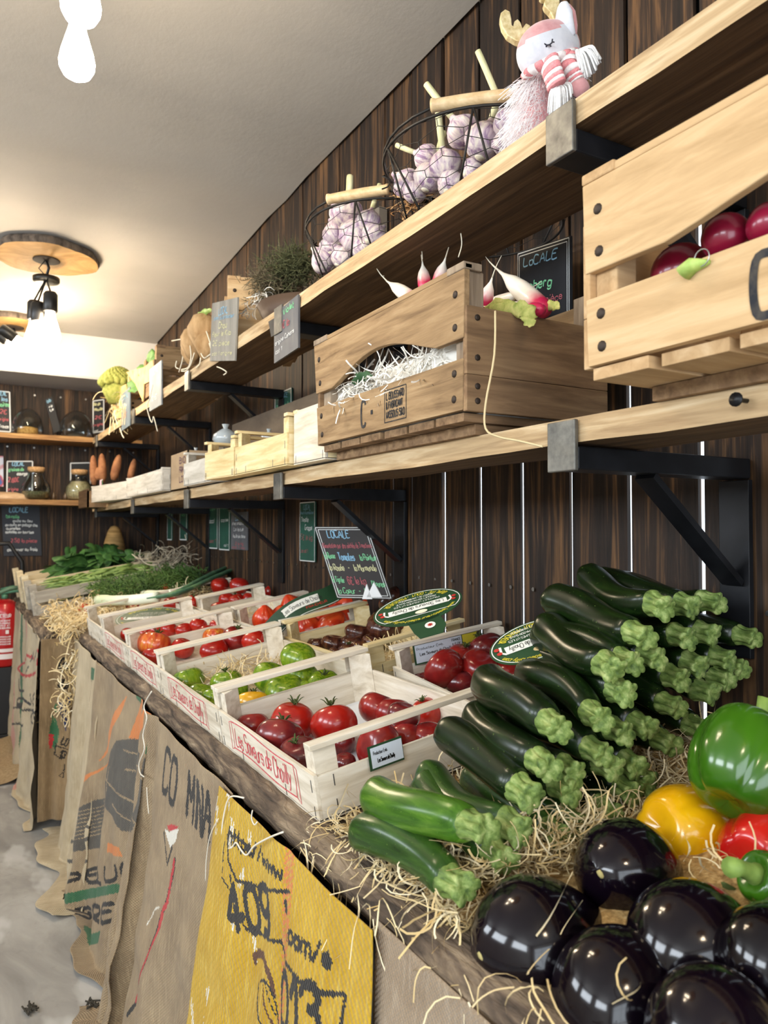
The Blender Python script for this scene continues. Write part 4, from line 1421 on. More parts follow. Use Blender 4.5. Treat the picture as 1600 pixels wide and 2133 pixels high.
# --- sack with the grey plumed figure
yl, yr = e(196, 1372)[0], e(312, 1482)[0]
Q = .365
prP = [(4, G(poly_px([(240, 1450), (228, 1500), (205, 1560), (192, 1590), (214, 1500)], Q), poly_px([(262, 1455), (250, 1500), (243, 1540), (254, 1552), (268, 1490)], Q),
             poly_px([(288, 1455), (296, 1470), (272, 1545), (264, 1530)], Q), poly_px([(222, 1560), (196, 1600), (180, 1620), (174, 1660), (188, 1618)], Q), poly_px([(222, 1756), (238, 1766), (240, 1788), (222, 1775)], Q))),
       (5, G(poly_px([(300, 1470), (300, 1585), (282, 1570), (284, 1520)], Q), poly_px([(256, 1440), (262, 1450), (258, 1468), (252, 1458)], Q), poly_px([(180, 1852), (236, 1842), (242, 1860), (178, 1874)], Q), poly_px([(240, 1844), (248, 1846), (250, 1864), (244, 1862)], Q),
             poly_px([(196, 1945), (226, 1935), (224, 1960), (200, 1965)], Q))),
       (2, G(poly_px([(228, 1545), (246, 1542), (268, 1552), (288, 1584), (286, 1640), (284, 1700), (278, 1730), (266, 1740), (240, 1735), (228, 1700), (214, 1672), (210, 1620), (216, 1580)], Q),
             poly_px([(178, 1690), (190, 1668), (204, 1665), (214, 1680), (212, 1745), (200, 1770), (178, 1768)], Q))),
       (0, S([poly_px(l, Q) for l in ([(238, 1565), (258, 1582), (284, 1602)], [(240, 1606), (262, 1618), (284, 1622)], [(214, 1610), (232, 1650), (262, 1700), (276, 1735)], [(228, 1676), (240, 1705), (252, 1730)],
              [(256, 1660), (268, 1690), (282, 1718)], [(222, 1596), (222, 1640), (218, 1668)], [(196, 1672), (206, 1680), (206, 1742), (196, 1762)])], .0045)),
       (0, S([poly_px([(178, 1690 + 8 * i), (196, 1682 + 8 * i)], Q) for i in range(8)], .0028)),
       (1, S(ztext((176, 1838), (262, 1832), .034, 'PEQUE', Q), .0115)), (1, S(ztext((172, 1920), (240, 1916), .040, 'ESPRE', Q), .0120))]
sack('jute sack with orange flames and a dark plumed figure above the letters PEQUE ESPRE', [(.402, yl), (.402, yr)], .768, -.045, SM, prP, cell=.0034, flare=.05, wave=(.018, 2.2, .1), lean=.05, leanr=-.10, seed=10, folds=[(.80, .06, -.03), (.93, .05, .03), (.1, .05, .025)])
# --- pale sack left of it, with a yellow seam and a dark stamp on its bottom corner
yl, yr = 3.27, e(205, 1378)[0]
Q = .36
prT = [(5, G(poly_px([(187, 1390), (194, 1392), (194, 1418), (187, 1416)], .385))), (8, S([poly_px([(190, 1420), (188, 1470), (184, 1530)], .385)], .004)),
       (4, S([poly_px([(205, 1400), (202, 1460), (198, 1520)], .385)], .004)),
       (2, S([poly_px(l, .30) for l in ([(115, 1726), (120, 1782), (168, 1830)], [(138, 1724), (168, 1770)], [(124, 1740), (132, 1735), (128, 1752), (138, 1760)], [(140, 1760), (146, 1742), (150, 1765)], [(150, 1775), (160, 1765), (158, 1790), (168, 1782)])], .010))]
sack('pale jute sack with a yellow seam line, spreading over the floor at its foot', [(.402, yl), (.402, yr - .04)], .766, -.075, [J2] + SM[1:], prT, cell=.0045, flare=.055, wave=(.024, 1.7, .6), lean=.02, leanr=0, seed=12, base=.002, folds=[(.75, .12, .05)])
# --- sack on the end of the far table
q0 = Vector((0, 0, 0))


def xz(u, v, Y=3.28):
    p = P(u, v, Y=Y); return (p.x, p.z)


def xtext(px0, px1, h, txt):
    return ptext(Vector((*xz(*px0), 0)), Vector((*xz(*px1), 0)), h, txt)


def xp(pts): return [xz(u, v) for u, v in pts]


prL = [(1, S(xtext((122, 1393), (140, 1396), .045, 'Oo'), .009)), (1, S(xtext((121, 1430), (142, 1434), .030, 'CRO'), .008)),
       (6, G(xp([(120, 1452), (126, 1463), (148, 1446), (146, 1462), (138, 1476), (140, 1500), (138, 1520), (133, 1505), (128, 1492), (122, 1470)]))),
       (5, G(xp([(110, 1490), (118, 1500), (124, 1520), (120, 1545), (114, 1560), (106, 1548), (103, 1525)]), xp([(113, 1470), (118, 1460), (119, 1482), (114, 1484)]))),
       (3, G(xp([(103, 1528), (112, 1528), (111, 1545), (106, 1562), (102, 1548)]))),
       (1, S(xtext((127, 1546), (141, 1550), .028, 'LO'), .006)), (1, S([xp([(117, 1546), (118, 1551), (140, 1556)]), xp([(116, 1552), (114, 1570), (128, 1578)])], .005)), (1, S(xtext((123, 1572), (136, 1576), .026, '13'), .006)),
       (1, S([xp([(130, 1606), (124, 1613), (132, 1616), (136, 1588)])], .004))]
sack('jute sack with a blue bird and green leaves on the end of the far table', [(.283, 3.285), (.415, 3.265)], .764, .045, [J3] + SM[1:], prL, cell=.0036, flare=.015, wave=(.012, 1.2, .3), lean=.005, leanr=.01, seed=14)
# --- far sack with a red hand emblem
Q = .275
prE = [(9, lambda A, B: (np.abs(A + 4.02 - .25 * (.5 - B)) < .05) | (np.abs(A + 4.45 - .25 * (.5 - B)) < .05)), (5, lambda A, B: (np.abs(A + 4.23 - .25 * (.5 - B)) < .03)),
       (1, S(ztext((88, 1288), (106, 1293), .052, 'EXC', Q), .013)), (1, S(ztext((78, 1308), (96, 1314), .052, 'DE', Q), .013)), (1, S(ztext((70, 1328), (92, 1335), .055, 'VRE', Q), .013)),
       (3, S([poly_px(l, Q) for l in ([(54, 1376), (46, 1382), (42, 1392), (46, 1406), (55, 1411), (66, 1405), (76, 1392), (84, 1372), (85, 1360), (79, 1354), (72, 1356)], [(54, 1376), (60, 1364), (66, 1372)], [(74, 1360), (72, 1384), (78, 1384), (82, 1366)])], .013)),
       (2, S([poly_px(l, Q) for l in ([(62, 1388), (57, 1408)], [(66, 1358), (63, 1378)], [(71, 1356), (66, 1378)], [(76, 1354), (70, 1376)])], .010)),
       (1, S(ztext((43, 1437), (50, 1439), .05, 'L', Q), .012)), (1, S(ztext((70, 1438), (80, 1441), .05, 'C', Q), .012)),
       (1, S(ztext((34, 1464), (80, 1470), .045, 'Kg NE', Q), .012)), (1, S([poly_px(l, Q) for l in ([(34, 1471), (60, 1478), (82, 1485)], [(47, 1474), (46, 1508)], [(36, 1506), (60, 1510)])], .010)), (1, S(ztext((34, 1492), (42, 1496), .06, '7', Q), .010)), (1, S(ztext((64, 1506), (92, 1514), .04, 'OM', Q), .010))]
sack('far jute sack with a red hand emblem between pink stripes, beside the extinguisher', [(.285, 4.98), (.285, 3.30)], .764, -.02, [J2] + SM[1:], prE, cell=.007, flare=.02, wave=(.02, 3, .2), seed=16)
# cloth lying on the floor by the end wall
mb = MB(); vs, fs = [], []
for j in range(25):
    for i in range(25):
        x, y = -.12 + .42 * i / 24, 3.95 + .85 * j / 24
        vs.append((x + .03 * mnoise.noise(Vector((y * 5, 1, 1))), y, .006 + .028 * max(0, mnoise.noise(Vector((x * 9, y * 5, 3)))) + .02 * max(0, (x - .15) / .15)))
for j in range(24):
    for i in range(24): fs.append((j * 25 + i, j * 25 + i + 1, (j + 1) * 25 + i + 1, (j + 1) * 25 + i))
mb.add(vs, fs, 0, True)
o = mb.build('jute_cloth', mat('jute_floor', '#9a8260', .95, (90, 90, 90), [(.3, '#86704f'), (.7, '#ab9370')], 3, bump=.4))
tag(o, 'rumpled jute cloth spread on the floor below the extinguisher', 'cloth')
# strings
M_STR = mat('white_string', '#d9d2c2', .9)


def string(label, pts, r=.0012, m=None):
    mb = MB(); mb.tube(smoothline([tuple(p) for p in pts], 4), r, 5)
    return tag(mb.build('string', m or M_STR), label, 'string')


X0 = .372
string('pale string knotted round the table edge, hanging down beside the plumed sack', [P(u, v, X=X0 - .0) for u, v in ((316, 1440), (300, 1470), (306, 1495), (298, 1530), (301, 1560), (290, 1590), (292, 1610), (300, 1618))], .0016)
string('short loose string end on the jute left of the letters CO', [P(u, v, X=.36) for u, v in ((306, 1640), (307, 1665), (310, 1695))], .0012)
string('white drawstring sewn along the top of the yellow sack', [P(u, v, X=.377) for u, v in ((508, 1662), (480, 1660), (468, 1690), (462, 1740), (470, 1764), (482, 1766), (492, 1755), (502, 1770), (514, 1781), (530, 1762), (560, 1745), (590, 1733))], .0014)
string('thin white thread hanging down the left border of the yellow sack', [P(u, v, X=.375) for u, v in ((455, 1705), (438, 1740), (430, 1790), (428, 1835))], .0009)
string('loose thread curl near the top of the yellow sack', [P(u, v, X=.378) for u, v in ((526, 1688), (524, 1704), (530, 1718), (536, 1712))], .0011)

# ================================================================== signs
M_SLATE = mat('grey_slate', '#55565a', .6, (14, 14, 3), [(.3, '#46474b'), (.6, '#5d5e61'), (.75, '#77766f')], 5, bump=.3, bscale=(60, 60, 20))
M_BLKB = mat('black_board', '#15161a', .6, (8, 8, 8), [(.3, '#121317'), (.7, '#1d1e22')], 3)
M_BRNB = mat('brown_black_board', '#1f1917', .6, (8, 8, 8), [(.3, '#1a1513'), (.7, '#28201d')], 3)
M_GRNB = mat('green_board', '#1e4a3c', .6, (8, 8, 8), [(.3, '#1a4236'), (.7, '#235243')], 3)
M_WOODSL = mat('weathered_tag_wood', '#83817c', .75, (30, 30, 3.5), [(.3, '#6a6863'), (.6, '#8d8a82'), (.75, '#aaa48f')], 5, bump=.3)
CH = {'w': mat('chalk_white', '#d4d6d4', .9), 'b': mat('chalk_blue', '#86b2cc', .9), 'g': mat('chalk_green', '#7cc291', .9), 'r': mat('chalk_red', '#a85a60', .9), 'y': mat('chalk_yellow', '#d0cc9e', .9)}
CI = {c: i for i, c in enumerate('wbgry')}
CMS = [CH[c] for c in 'wbgry']


def sign(label, tl, tr, bl, m, lines, border=True, thick=.005, name='price_board', bw=.0022, double=False, cat='sign', bevel=0, inset=.004):
    """board from three corners; lines: (text, colour, x, y, width, height, stroke) in fractions of the board"""
    tl, tr, bl = Vector(tl), Vector(tr), Vector(bl)
    ex, dn = tr - tl, bl - tl
    W, H = ex.length, dn.length
    n = ex.cross(-dn).normalized()
    if n.dot(CAM - tl) < 0: n = -n
    exn, eyn = ex.normalized(), (-dn).normalized()
    mb = MB()
    v = [tl, tr, tr + dn, bl]
    vs = [p for p in v] + [p - n * thick for p in v]
    mb.add(vs, [(3, 2, 1, 0), (4, 5, 6, 7), (0, 1, 5, 4), (1, 2, 6, 5), (2, 3, 7, 6), (3, 0, 4, 7)])
    o = tag(mb.build(name, m), label, cat)
    if border:
        mb = MB()
        for k in range(2 if double else 1):
            a = inset + k * .006
            c = [tl + exn * a - eyn * a, tr - exn * a - eyn * a, tr + dn - exn * a + eyn * a, bl + exn * a + eyn * a]
            for i in range(4): mb.ribbon([c[i] + n * .0008, c[(i + 1) % 4] + n * .0008], bw, n)
        mb.build('border_line', CH['w'], o)
    if lines:
        for tx, col, x, y, wd, ht, st in lines:
            mb = MB()
            write(mb, tl + ex * x + dn * y, exn, eyn, n, tx, width=wd * W, h=ht * H, w=st, mi=CI[col], off=.0010, jit=.05)
            mb.build('chalk_writing', CMS, o)
    return o


def wallsign(label, u0, u1, v0, v1, m, lines, X=WX - .0085, vr0=None, **kw):
    a = P(u0, v0, X=X); b = P(u1, v1, X=X)
    c = P(u1, v0, X=X)
    return sign(label, (X, a.y, a.z), (X, b.y, a.z), (X, a.y, P(u0, v1, X=X).z), m, lines, **kw)


# leaning chalkboard between the tomato crates
d = 2.05
tl, tr, bl = P(654, 1097, d=d), P(766, 1097, d=d - .03), P(702, 1246, d=d - .05)
sign('brown chalkboard headed LOCALE listing tomato kinds, leaning behind the tomato crates', tl, tr, bl, M_BRNB,
     [('LOCALE', 'b', .20, .16, .42, .10, .0022), ('Alimentation par des séchés de 3 machines', 'r', .04, .30, .92, .07, .0011), ('la Russe', 'g', .02, .45, .20, .08, .0016), ('Tomates', 'b', .27, .47, .30, .10, .0022),
      ('la Pointue', 'g', .66, .47, .30, .08, .0018), ('la Rosée   -   la Marmande', 'y', .04, .62, .86, .085, .0016), ('la Tigrée', 'g', .02, .775, .22, .075, .0016), ('6€ le kg', 'r', .30, .80, .34, .10, .0018),
      ("l'Ananas", 'g', .72, .83, .24, .075, .0016), ('la Coeur  -  la', 'g', .06, .93, .55, .075, .0016)], double=True, inset=.003, bw=.0016)
wallsign('green price strip headed LOCAL for the tomatoes, on the wall left of the leaning chalkboard', 625, 656, 1047, 1168, M_GRNB,
         [('LOCAL', 'b', .25, .13, .5, .08, .0016), ('direct du producteur', 'b', .05, .20, .9, .05, .001), ('Tomate', 'w', .1, .33, .5, .08, .0016), ('Grappe', 'w', .35, .47, .5, .08, .0016), ('5€ le kg', 'r', .08, .64, .8, .09, .0013), ('Loc cat 1', 'r', .06, .85, .5, .06, .0012)], inset=.0015, bw=.003)
wallsign('narrow green board on the wall, left one of the pair beside the grey slate', 434, 453, 1052, 1142, M_GRNB, [('LOC', 'g', .2, .12, .6, .08, .0025), ('local', 'w', .1, .42, .6, .1, .003), ('cat 1', 'r', .1, .86, .8, .07, .0025)], inset=.002, bw=.005)
wallsign('narrow green board on the wall, right one of the pair beside the grey slate', 457, 478, 1051, 1145, M_GRNB, [('A', 'g', .4, .12, .3, .08, .0025), ('cote', 'w', .2, .38, .7, .07, .0025), ('cat 1', 'w', .5, .92, .4, .05, .002)], inset=.002, bw=.005)
wallsign('dark slate headed LOCAL on the wall behind the dill and leek tops', 481, 515, 1068, 1144, M_SLATE, [('LOCAL', 'b', .3, .2, .5, .12, .003), ('direct producteur', 'w', .1, .33, .8, .08, .002), ('La laitue', 'w', .2, .5, .6, .09, .002), ('feuille de chene', 'w', .15, .68, .75, .09, .002), ('2 le kg', 'r', .3, .87, .5, .07, .002), ('cat 1 loc', 'r', .1, .97, .8, .06, .002)], border=False)
wallsign('dim green board far along the wall under the lower shelf, left of two', 349, 358, 1058, 1125, M_GRNB, [('loc', 'g', .2, .2, .6, .1, .003)], inset=.003, bw=.006)
wallsign('dim green board far along the wall under the lower shelf, right of two', 375, 389, 1062, 1125, M_GRNB, [('loc', 'g', .2, .2, .6, .1, .003)], inset=.003, bw=.006)
wallsign('green board headed FRANCE Butternut on the wall behind the white crates', 573, 607, 822, 882, M_GRNB, [('FRANCE', 'b', .2, .24, .6, .14, .002), ('Butternut', 'g', .1, .55, .75, .14, .0024)], inset=.002, bw=.004)
tl, tr, bl = P(1078, 527, X=.99), P(1188, 491, X=.965), P(1078, 700, X=.99)
sign('black board reading LOCALE Iceberg behind the pink radishes', tl, tr, bl, M_BLKB, [('LoCALE', 'b', .14, .19, .66, .10, .0028), ('Iceberg', 'g', .08, .48, .62, .115, .0032), ('la pièce', 'r', .42, .66, .46, .08, .0018)], inset=.003, bw=.0018, double=True)
# slates hung on the lip of the upper shelf
def shelfsign(label, c4, X, m, lines):
    tl, tr, bl = [P(u, v, X=X) for u, v in c4]
    return sign(label, tl, tr, bl, m, lines, border=False, thick=.005, name='slate_tag')


shelfsign('weathered grey tag headed LOCAL hanging before the small honey crate on the upper shelf', ((442, 632), (495, 619), (437, 752)), .692, M_WOODSL,
          [('LOCAL', 'b', .3, .22, .38, .11, .003), ('direct du producteur', 'b', .12, .30, .8, .06, .0018), ('Chou', 'y', .32, .45, .35, .10, .0026), ('fleur le Kilo', 'y', .08, .58, .75, .08, .0022), ('2€ piece', 'y', .1, .74, .7, .08, .002), ('cat 1 origine', 'y', .1, .90, .8, .06, .0018)])
shelfsign('grey slate reading AIL Violet with a red price, hanging from the upper shelf', ((571, 654), (621, 613), (571, 757)), .692, M_SLATE,
          [('AIL', 'g', .06, .20, .24, .12, .0028), ('Violet', 'g', .40, .17, .46, .11, .0026), ('1.50€ la', 'r', .08, .44, .6, .14, .0028), ('origine Cahors', 'w', .06, .66, .8, .08, .0018), ('cat 1', 'w', .08, .84, .28, .08, .0018)])
shelfsign('pale grey slate hanging from the far upper shelf beside the crate of roots', ((311, 770), (336, 750), (311, 857)), .692, mat('pale_slate', '#8f9496', .6, (10, 10, 10), [(.3, '#82878a'), (.7, '#a3a8a8')], 3), [('LOCAL', 'w', .2, .2, .6, .1, .003), ('2€', 'w', .2, .8, .5, .1, .003)])
shelfsign('bluish slate hanging from the far upper shelf under the romanesco', ((253, 822), (270, 806), (253, 898)), .692, mat('blue_slate', '#66737d', .6, (10, 10, 10), [(.3, '#5b6770'), (.7, '#74818a')], 3), [('LOCAL', 'b', .15, .2, .7, .1, .004), ('Chou', 'w', .2, .42, .5, .1, .004), ('2€', 'r', .3, .7, .4, .1, .004)])
tag(dup(bpy.data.objects['slate_tag']), 'x', 'sign') if False else None
tl, tr, bl = P(559, 670, X=.6985), P(574, 661, X=.6985), P(565, 702, X=.6985)
sign('small dark card half hidden behind the AIL Violet slate', tl, tr, bl, M_BLKB, [], border=False, thick=.0015, name='slate_tag')


# oval producer cards
def oval(label, c, phi, s, a, b, stem=True, badge=True):
    c = Vector(c)
    hz = Vector((FW.x, FW.y, 0)).normalized()
    e1 = RT * math.cos(phi) + Vector((0, 0, 1)) * math.sin(phi)
    e2 = (Vector((0, 0, 1)) * math.cos(phi) - RT * math.sin(phi)) * s + hz * math.sqrt(1 - s * s)
    e2 = (e2 - e1 * e2.dot(e1)).normalized()
    n = e1.cross(e2).normalized()
    if n.dot(CAM - c) < 0: n = -n
    ex, ey = -e1, -e2                      # it is read from the wall side
    K = 60
    mb = MB()
    ring = [c + ex * (a * math.cos(2 * PI * i / K)) + ey * (b * math.sin(2 * PI * i / K)) for i in range(K)]
    vs = [p for p in ring] + [p - n * .0015 for p in ring]
    up = ex.cross(ey).dot(n) > 0
    f0 = list(range(K)); f1 = [i + K for i in range(K)]
    fs = [tuple(f0 if up else f0[::-1]), tuple(f1[::-1] if up else f1)] + [(i, (i + 1) % K, (i + 1) % K + K, i + K) for i in range(K)]
    mb.add(vs, fs)
    if stem:
        st = [c + ex * x + ey * y for x, y in ((-.034, b * .80), (.026, b * .9), (.020, b * 1.5), (.012, b * 1.9), (-.03, b * 1.9), (-.040, b * 1.45))]
        mb.add(st + [p - n * .0015 for p in st], [tuple(range(6)), tuple(range(11, 5, -1))] + [(i, (i + 1) % 6, (i + 1) % 6 + 6, i + 6) for i in range(6)])
    o = tag(mb.build('oval_card', M_GCARD), label, 'sign', None)
    mb = MB()
    def pt(x, y, off=.0009): return c + ex * x + ey * y + n * off
    mb.ribbon([pt(a * .95 * math.cos(2 * PI * i / 72), b * .92 * math.sin(2 * PI * i / 72)) for i in range(73) if not (4 < i % 73 < 32 and stem) or i < 8 or i > 28], .0016, n, 0)
    flat_rect(mb, c, ex, ey, n, -a * .66, a * .66, -.006, .011, .0009, 0)
    for s2 in (-1, 1): mb.ribbon([pt(s2 * a * .66, .010), pt(s2 * a * .76, .004), pt(s2 * a * .74, -.010)], .004, n, 0)
    write(mb, c + ex * (-a * .58) + ey * -.002, ex, ey, n, 'Les Saveurs de Chailly', width=a * 1.16, h=.010, w=.0009, mi=3, off=.0014, jit=.03)

    def arc(txt, rx, ry, t0, t1, h, w, mi, inward):
        ln, tw = text_lines(txt, 1.0, slant=0, jit=0)
        for pl in ln:
            q = []
            for x, y in pl:
                th = t0 + (t1 - t0) * x / tw
                k = 1 + (y * h / ry if not inward else -y * h / ry)
                q.append(pt(rx * math.cos(th) * k, ry * math.sin(th) * k, .0012))
            mb.ribbon(q, w, n, mi)
    # ey points to the top of the card as it is read
    arc('QUALITÉ • GOÛT • FRAÎCHEUR'.replace('Û', 'U'), a * .80, b * .74, PI * 1.2, PI * 1.8, .0075, .0011, 1, True) if False else None
    arc('www.lessaveursdechailly.com', a * .82, b * .78, PI * .86, PI * .14, .0065, .0010, 1, False)
    arc('QUALITÉ • GOUT • FRAÎCHEUR', a * .86, b * .84, PI * 1.17, PI * 1.83, .0075, .0011, 1, True)
    for i, tx in enumerate(('FRUITS ET LEGUMES UTILES', 'PRODUCTION MAISON SUIVIE', 'RESPECT DE L ENVIRONNEMENT')):
        write(mb, c + ex * (-a * (.52 - .06 * i)) + ey * (-.0165 - .0085 * i), ex, ey, n, tx, width=a * (1.04 - .12 * i), h=.0045, w=.0006, mi=0, off=.0012, jit=0, slant=0)
    for x, y in ((-a * .80, .006), (a * .80, .004), (a * .83, -.006), (-a * .83, -.004)):
        mb.add([pt(x + .0045 * math.cos(i * PI / 4), y + .0038 * math.sin(i * PI / 4), .0012) for i in range(8)], [tuple(range(8))], 2)
    mb.add([pt(-.004 + .012 * math.cos(i * PI / 6), .021 + .006 * math.sin(i * PI / 6), .0013) for i in range(12)], [tuple(range(12))], 4)
    if stem and badge:
        bx, by = -.012, b * 1.32
        mb.add([pt(bx + .010 * math.cos(i * PI / 8), by + .010 * math.sin(i * PI / 8), .0012) for i in range(16)], [tuple(range(16))], 0)
        for i in range(4):
            t = i * PI / 4; mb.ribbon([pt(bx + .005 * math.cos(t), by + .005 * math.sin(t), .0016), pt(bx - .005 * math.cos(t), by - .005 * math.sin(t), .0016)], .002, n, 2)
    mb.build('printed_design', [M_CWHITE, M_CYEL, M_CRED, M_CBLK, M_STRAW], o)
    return o


oval('oval green producer card lying over the brown-black tomatoes, whole and closest to the wall', P(870, 1264, d=1.40), math.radians(15.5), .42, .086, .055)
oval('oval green producer card half covered by the courgettes', P(1112, 1334, d=1.13), math.radians(20), .48, .07, .045, stem=False)
oval('oval green producer card lying across the crate of red tomatoes on the left', P(313, 1286, d=2.75), math.radians(3), .42, .128, .075, stem=False)
# banner card across the pleated tomatoes
a0, a1 = P(566, 1312, d=2.02), P(700, 1222, d=2.12)
ex = (a1 - a0).normalized(); n = (CAM - a0).normalized(); n = (n - ex * n.dot(ex)).normalized(); ey = n.cross(ex)
pts = [a0 + ex * (a1 - a0).length * i / 14 + n * .012 * math.sin(PI * i / 14) + ey * .012 * math.sin(PI * i / 9) for i in range(15)]
mb = MB(); mb.ribbon(pts, .052, n); o = tag(mb.build('card_strip', M_GCARD), 'curved green card strip lettered Chailly lying over the pleated tomatoes', 'sign')
so = o.modifiers.new('t', 'SOLIDIFY'); so.thickness = .0012
mb = MB(); mb.ribbon([p + n * .0016 + ey * .007 for p in pts[3:11]], .022, n, 0); mb.ribbon([p + n * .0016 - ey * .023 for p in pts[1:14]], .0016, n, 0)
for txt, yo, i0, ln, hh, mi in (('Les Saveurs de Chailly', .002, 3, 7.6, .012, 1), ('FRAICHEUR', -.014, 7, 4, .006, 2)):
    L, tw = text_lines(txt, 1.0, slant=0, jit=0)
    for pl in L:
        q = []
        for x, y in pl:
            f = i0 + ln * x / tw; k = min(int(f), 13); b = pts[k].lerp(pts[k + 1], f - k)
            q.append(b + ey * (yo + y * hh) + n * .0024)
        mb.ribbon(q, .0011, n, mi)
mb.build('printed_banner', [M_CWHITE, M_CBLK, M_CRED], o)
# small white card peaks before the chalkboard
for k, (u, v) in enumerate(((765, 1232), (780, 1228))):
    mb = MB(); c = P(u, v + 16, d=1.75); w2 = .012 + .006 * k
    mb.add([c - RT * w2, c + RT * w2, c + UP * .035 - RT * .002, c - RT * w2 + FW * .008, c + RT * w2 + FW * .008, c + UP * .035 + FW * .003], [(0, 1, 2), (5, 4, 3), (0, 2, 5, 3), (1, 4, 5, 2), (0, 3, 4, 1)])
    tag(mb.build('card_peak', M_PAPER), 'white folded card peak by the foot of the brown chalkboard, %s one' % ('smaller left' if k == 0 else 'larger right'), 'card')
# ================================================================== old fruit crates on the lower long shelf
OW1 = wood('old_crate_y', ('#6b543c', '#937857', '#ae936f'), 'Y', 55, 5, .85, .5, .5, speck=((30, 8, 30), '#4f3a24', .6, .75, .5))
OW1X = wood('old_crate_x', ('#5f4a35', '#80654a', '#997d5c'), 'X', 55, 5, .85, .5, .5)
OW1G = wood('old_crate_grey_post', ('#6a5a4a', '#8c7b68', '#a6957f'), 'Z', 50, 6, .85, .5)
OW2 = wood('honey_crate_y', ('#a98a62', '#c1a177', '#d2b78f'), 'Y', 40, 5, .8, .4, .6)
OW2X = wood('honey_crate_x', ('#a0805a', '#b8976e', '#caac85'), 'X', 40, 5, .8, .4)
M_NAIL = mat('rusty_nail', '#3a3029', .6, metal=.5)
M_INK = mat('stencil_ink', '#23252c', .85, (90, 90, 90), [(.4, '#1d1f26'), (.75, '#4a443c')], 3)


def fruit_crate(label, x0, ya, yb, z0, D, H, mats, flare=.0, stamp=None, endh=.70, arch=(.25, .75), taper=0.0):
    """old orchard crate: two broad boards in front, the upper one cut out in an arch for the hand"""
    my, mx, mp = mats
    t = thing('fruit_crate', label, 'crate', (x0, (ya + yb) / 2, z0), group='old wooden fruit crates')
    L = yb - ya; h = L / 2
    sk = lambda y, z: y * (1 + flare * (z / H if y > 0 else taper * z / H))
    hb = H * .40; hu0 = H * .53
    lo = [(sk(-h, .016), .016), (sk(h, .016), .016), (sk(h, hb), hb), (sk(-h, hb), hb)]
    A0, A1 = -h + L * arch[0], -h + L * arch[1]
    K = 14
    top = [(sk(h, hu0), hu0), (sk(h, H - .006), H - .006), (sk(-h, H - .006), H - .006), (sk(-h, hu0), hu0)]
    ar = []
    for i in range(K + 1):
        s = i / K
        y = A0 + (A1 - A0) * s
        if y < -h + .0005: continue
        ar.append((y, hu0 + .042 * math.sin(PI * s) ** 1.15))
    up = top + ar
    R0 = Matrix(((0, 0, 1, 0), (1, 0, 0, 0), (0, 1, 0, 0), (0, 0, 0, 1)))   # (y,z,x) -> (x,y,z)

    def board_mesh(poly, xa, xb): mb = MB(); mb.prism(poly, xa, xb, R0); return mb
    for xa, nm in ((0, ''), (D - .011, 'back_')):
        lb = board_mesh(lo, xa, xa + .011).build(nm + 'lower_board' if nm else 'lower_board', my, t, bevel=.0015)
        ub = board_mesh(up, xa, xa + .011).build(nm + 'upper_board' if nm else 'upper_board', my, t, bevel=.0015)
        if not nm: front_lo = lb
    mb = MB()
    for s in (-1, 1):
        for z in (.035, hb - .02, hu0 + .02, H - .04):
            y = sk(s * (h - .022), z)
            mb.lathe([(.0062, -.001), (.006, .001), (.003, .0022)], 10, Matrix.Translation((0, y, z)) @ Matrix.Rotation(-PI / 2, 4, 'Y'))
    mb.build('nail_heads', M_NAIL, t)
    for x in (.0115, D - .0425):
        for s in (-1, 1):
            y = s * (h - .032)
            mb = MB(); mb.box(x, x + .031, min(y, y + s * .031), max(y, y + s * .031), .016, H - .004); mb.build('corner_post', mp, t, bevel=.002)
    for s in (-1, 1):
        ze = H * endh
        y = s * h; y2 = s * (h - .010)
        mb = MB(); mb.box(.002, D - .004, min(y, y2) + s * .009, max(y, y2) + s * .009, .014, ze * .40); mb.box(.002, D - .004, min(y, y2) + s * .009, max(y, y2) + s * .009, ze * .402, ze)
        e2 = mb.build('end_panel', mx, t, bevel=.0015)
        if s < 0:
            mb = MB()
            for z in (.03, ze * .30, ze * .55, ze * .9): mb.lathe([(.005, -.001), (.005, .001), (.002, .002)], 8, Matrix.Translation((.022, y - .0094, z)) @ Matrix.Rotation(PI / 2, 4, 'X'))
            mb.build('nail_heads', M_NAIL, t)
        mb = MB(); mb.box(-.001, .034, min(sk(y, H), y2 - s * .03), max(sk(y, H), y2 - s * .03), H - .006, H + .006); mb.build('cap_block', mp, t, bevel=.002)
    mb = MB(); mb.box(.001, .016, sk(-h, H), sk(h, H), H - .0055, H + .004); mb.build('top_cap', my, t, bevel=.002)
    nb = 6
    mb = MB()
    for i in range(nb):
        a = -h + L * i / nb
        mb.box(.002 + R.uniform(0, .01), D - .002, a + .006, a + L / nb - .004, 0, .0135)
    mb.build('bottom_slats', mx, t, bevel=.001)
    if stamp: stamp(front_lo, h, hb)
    return t


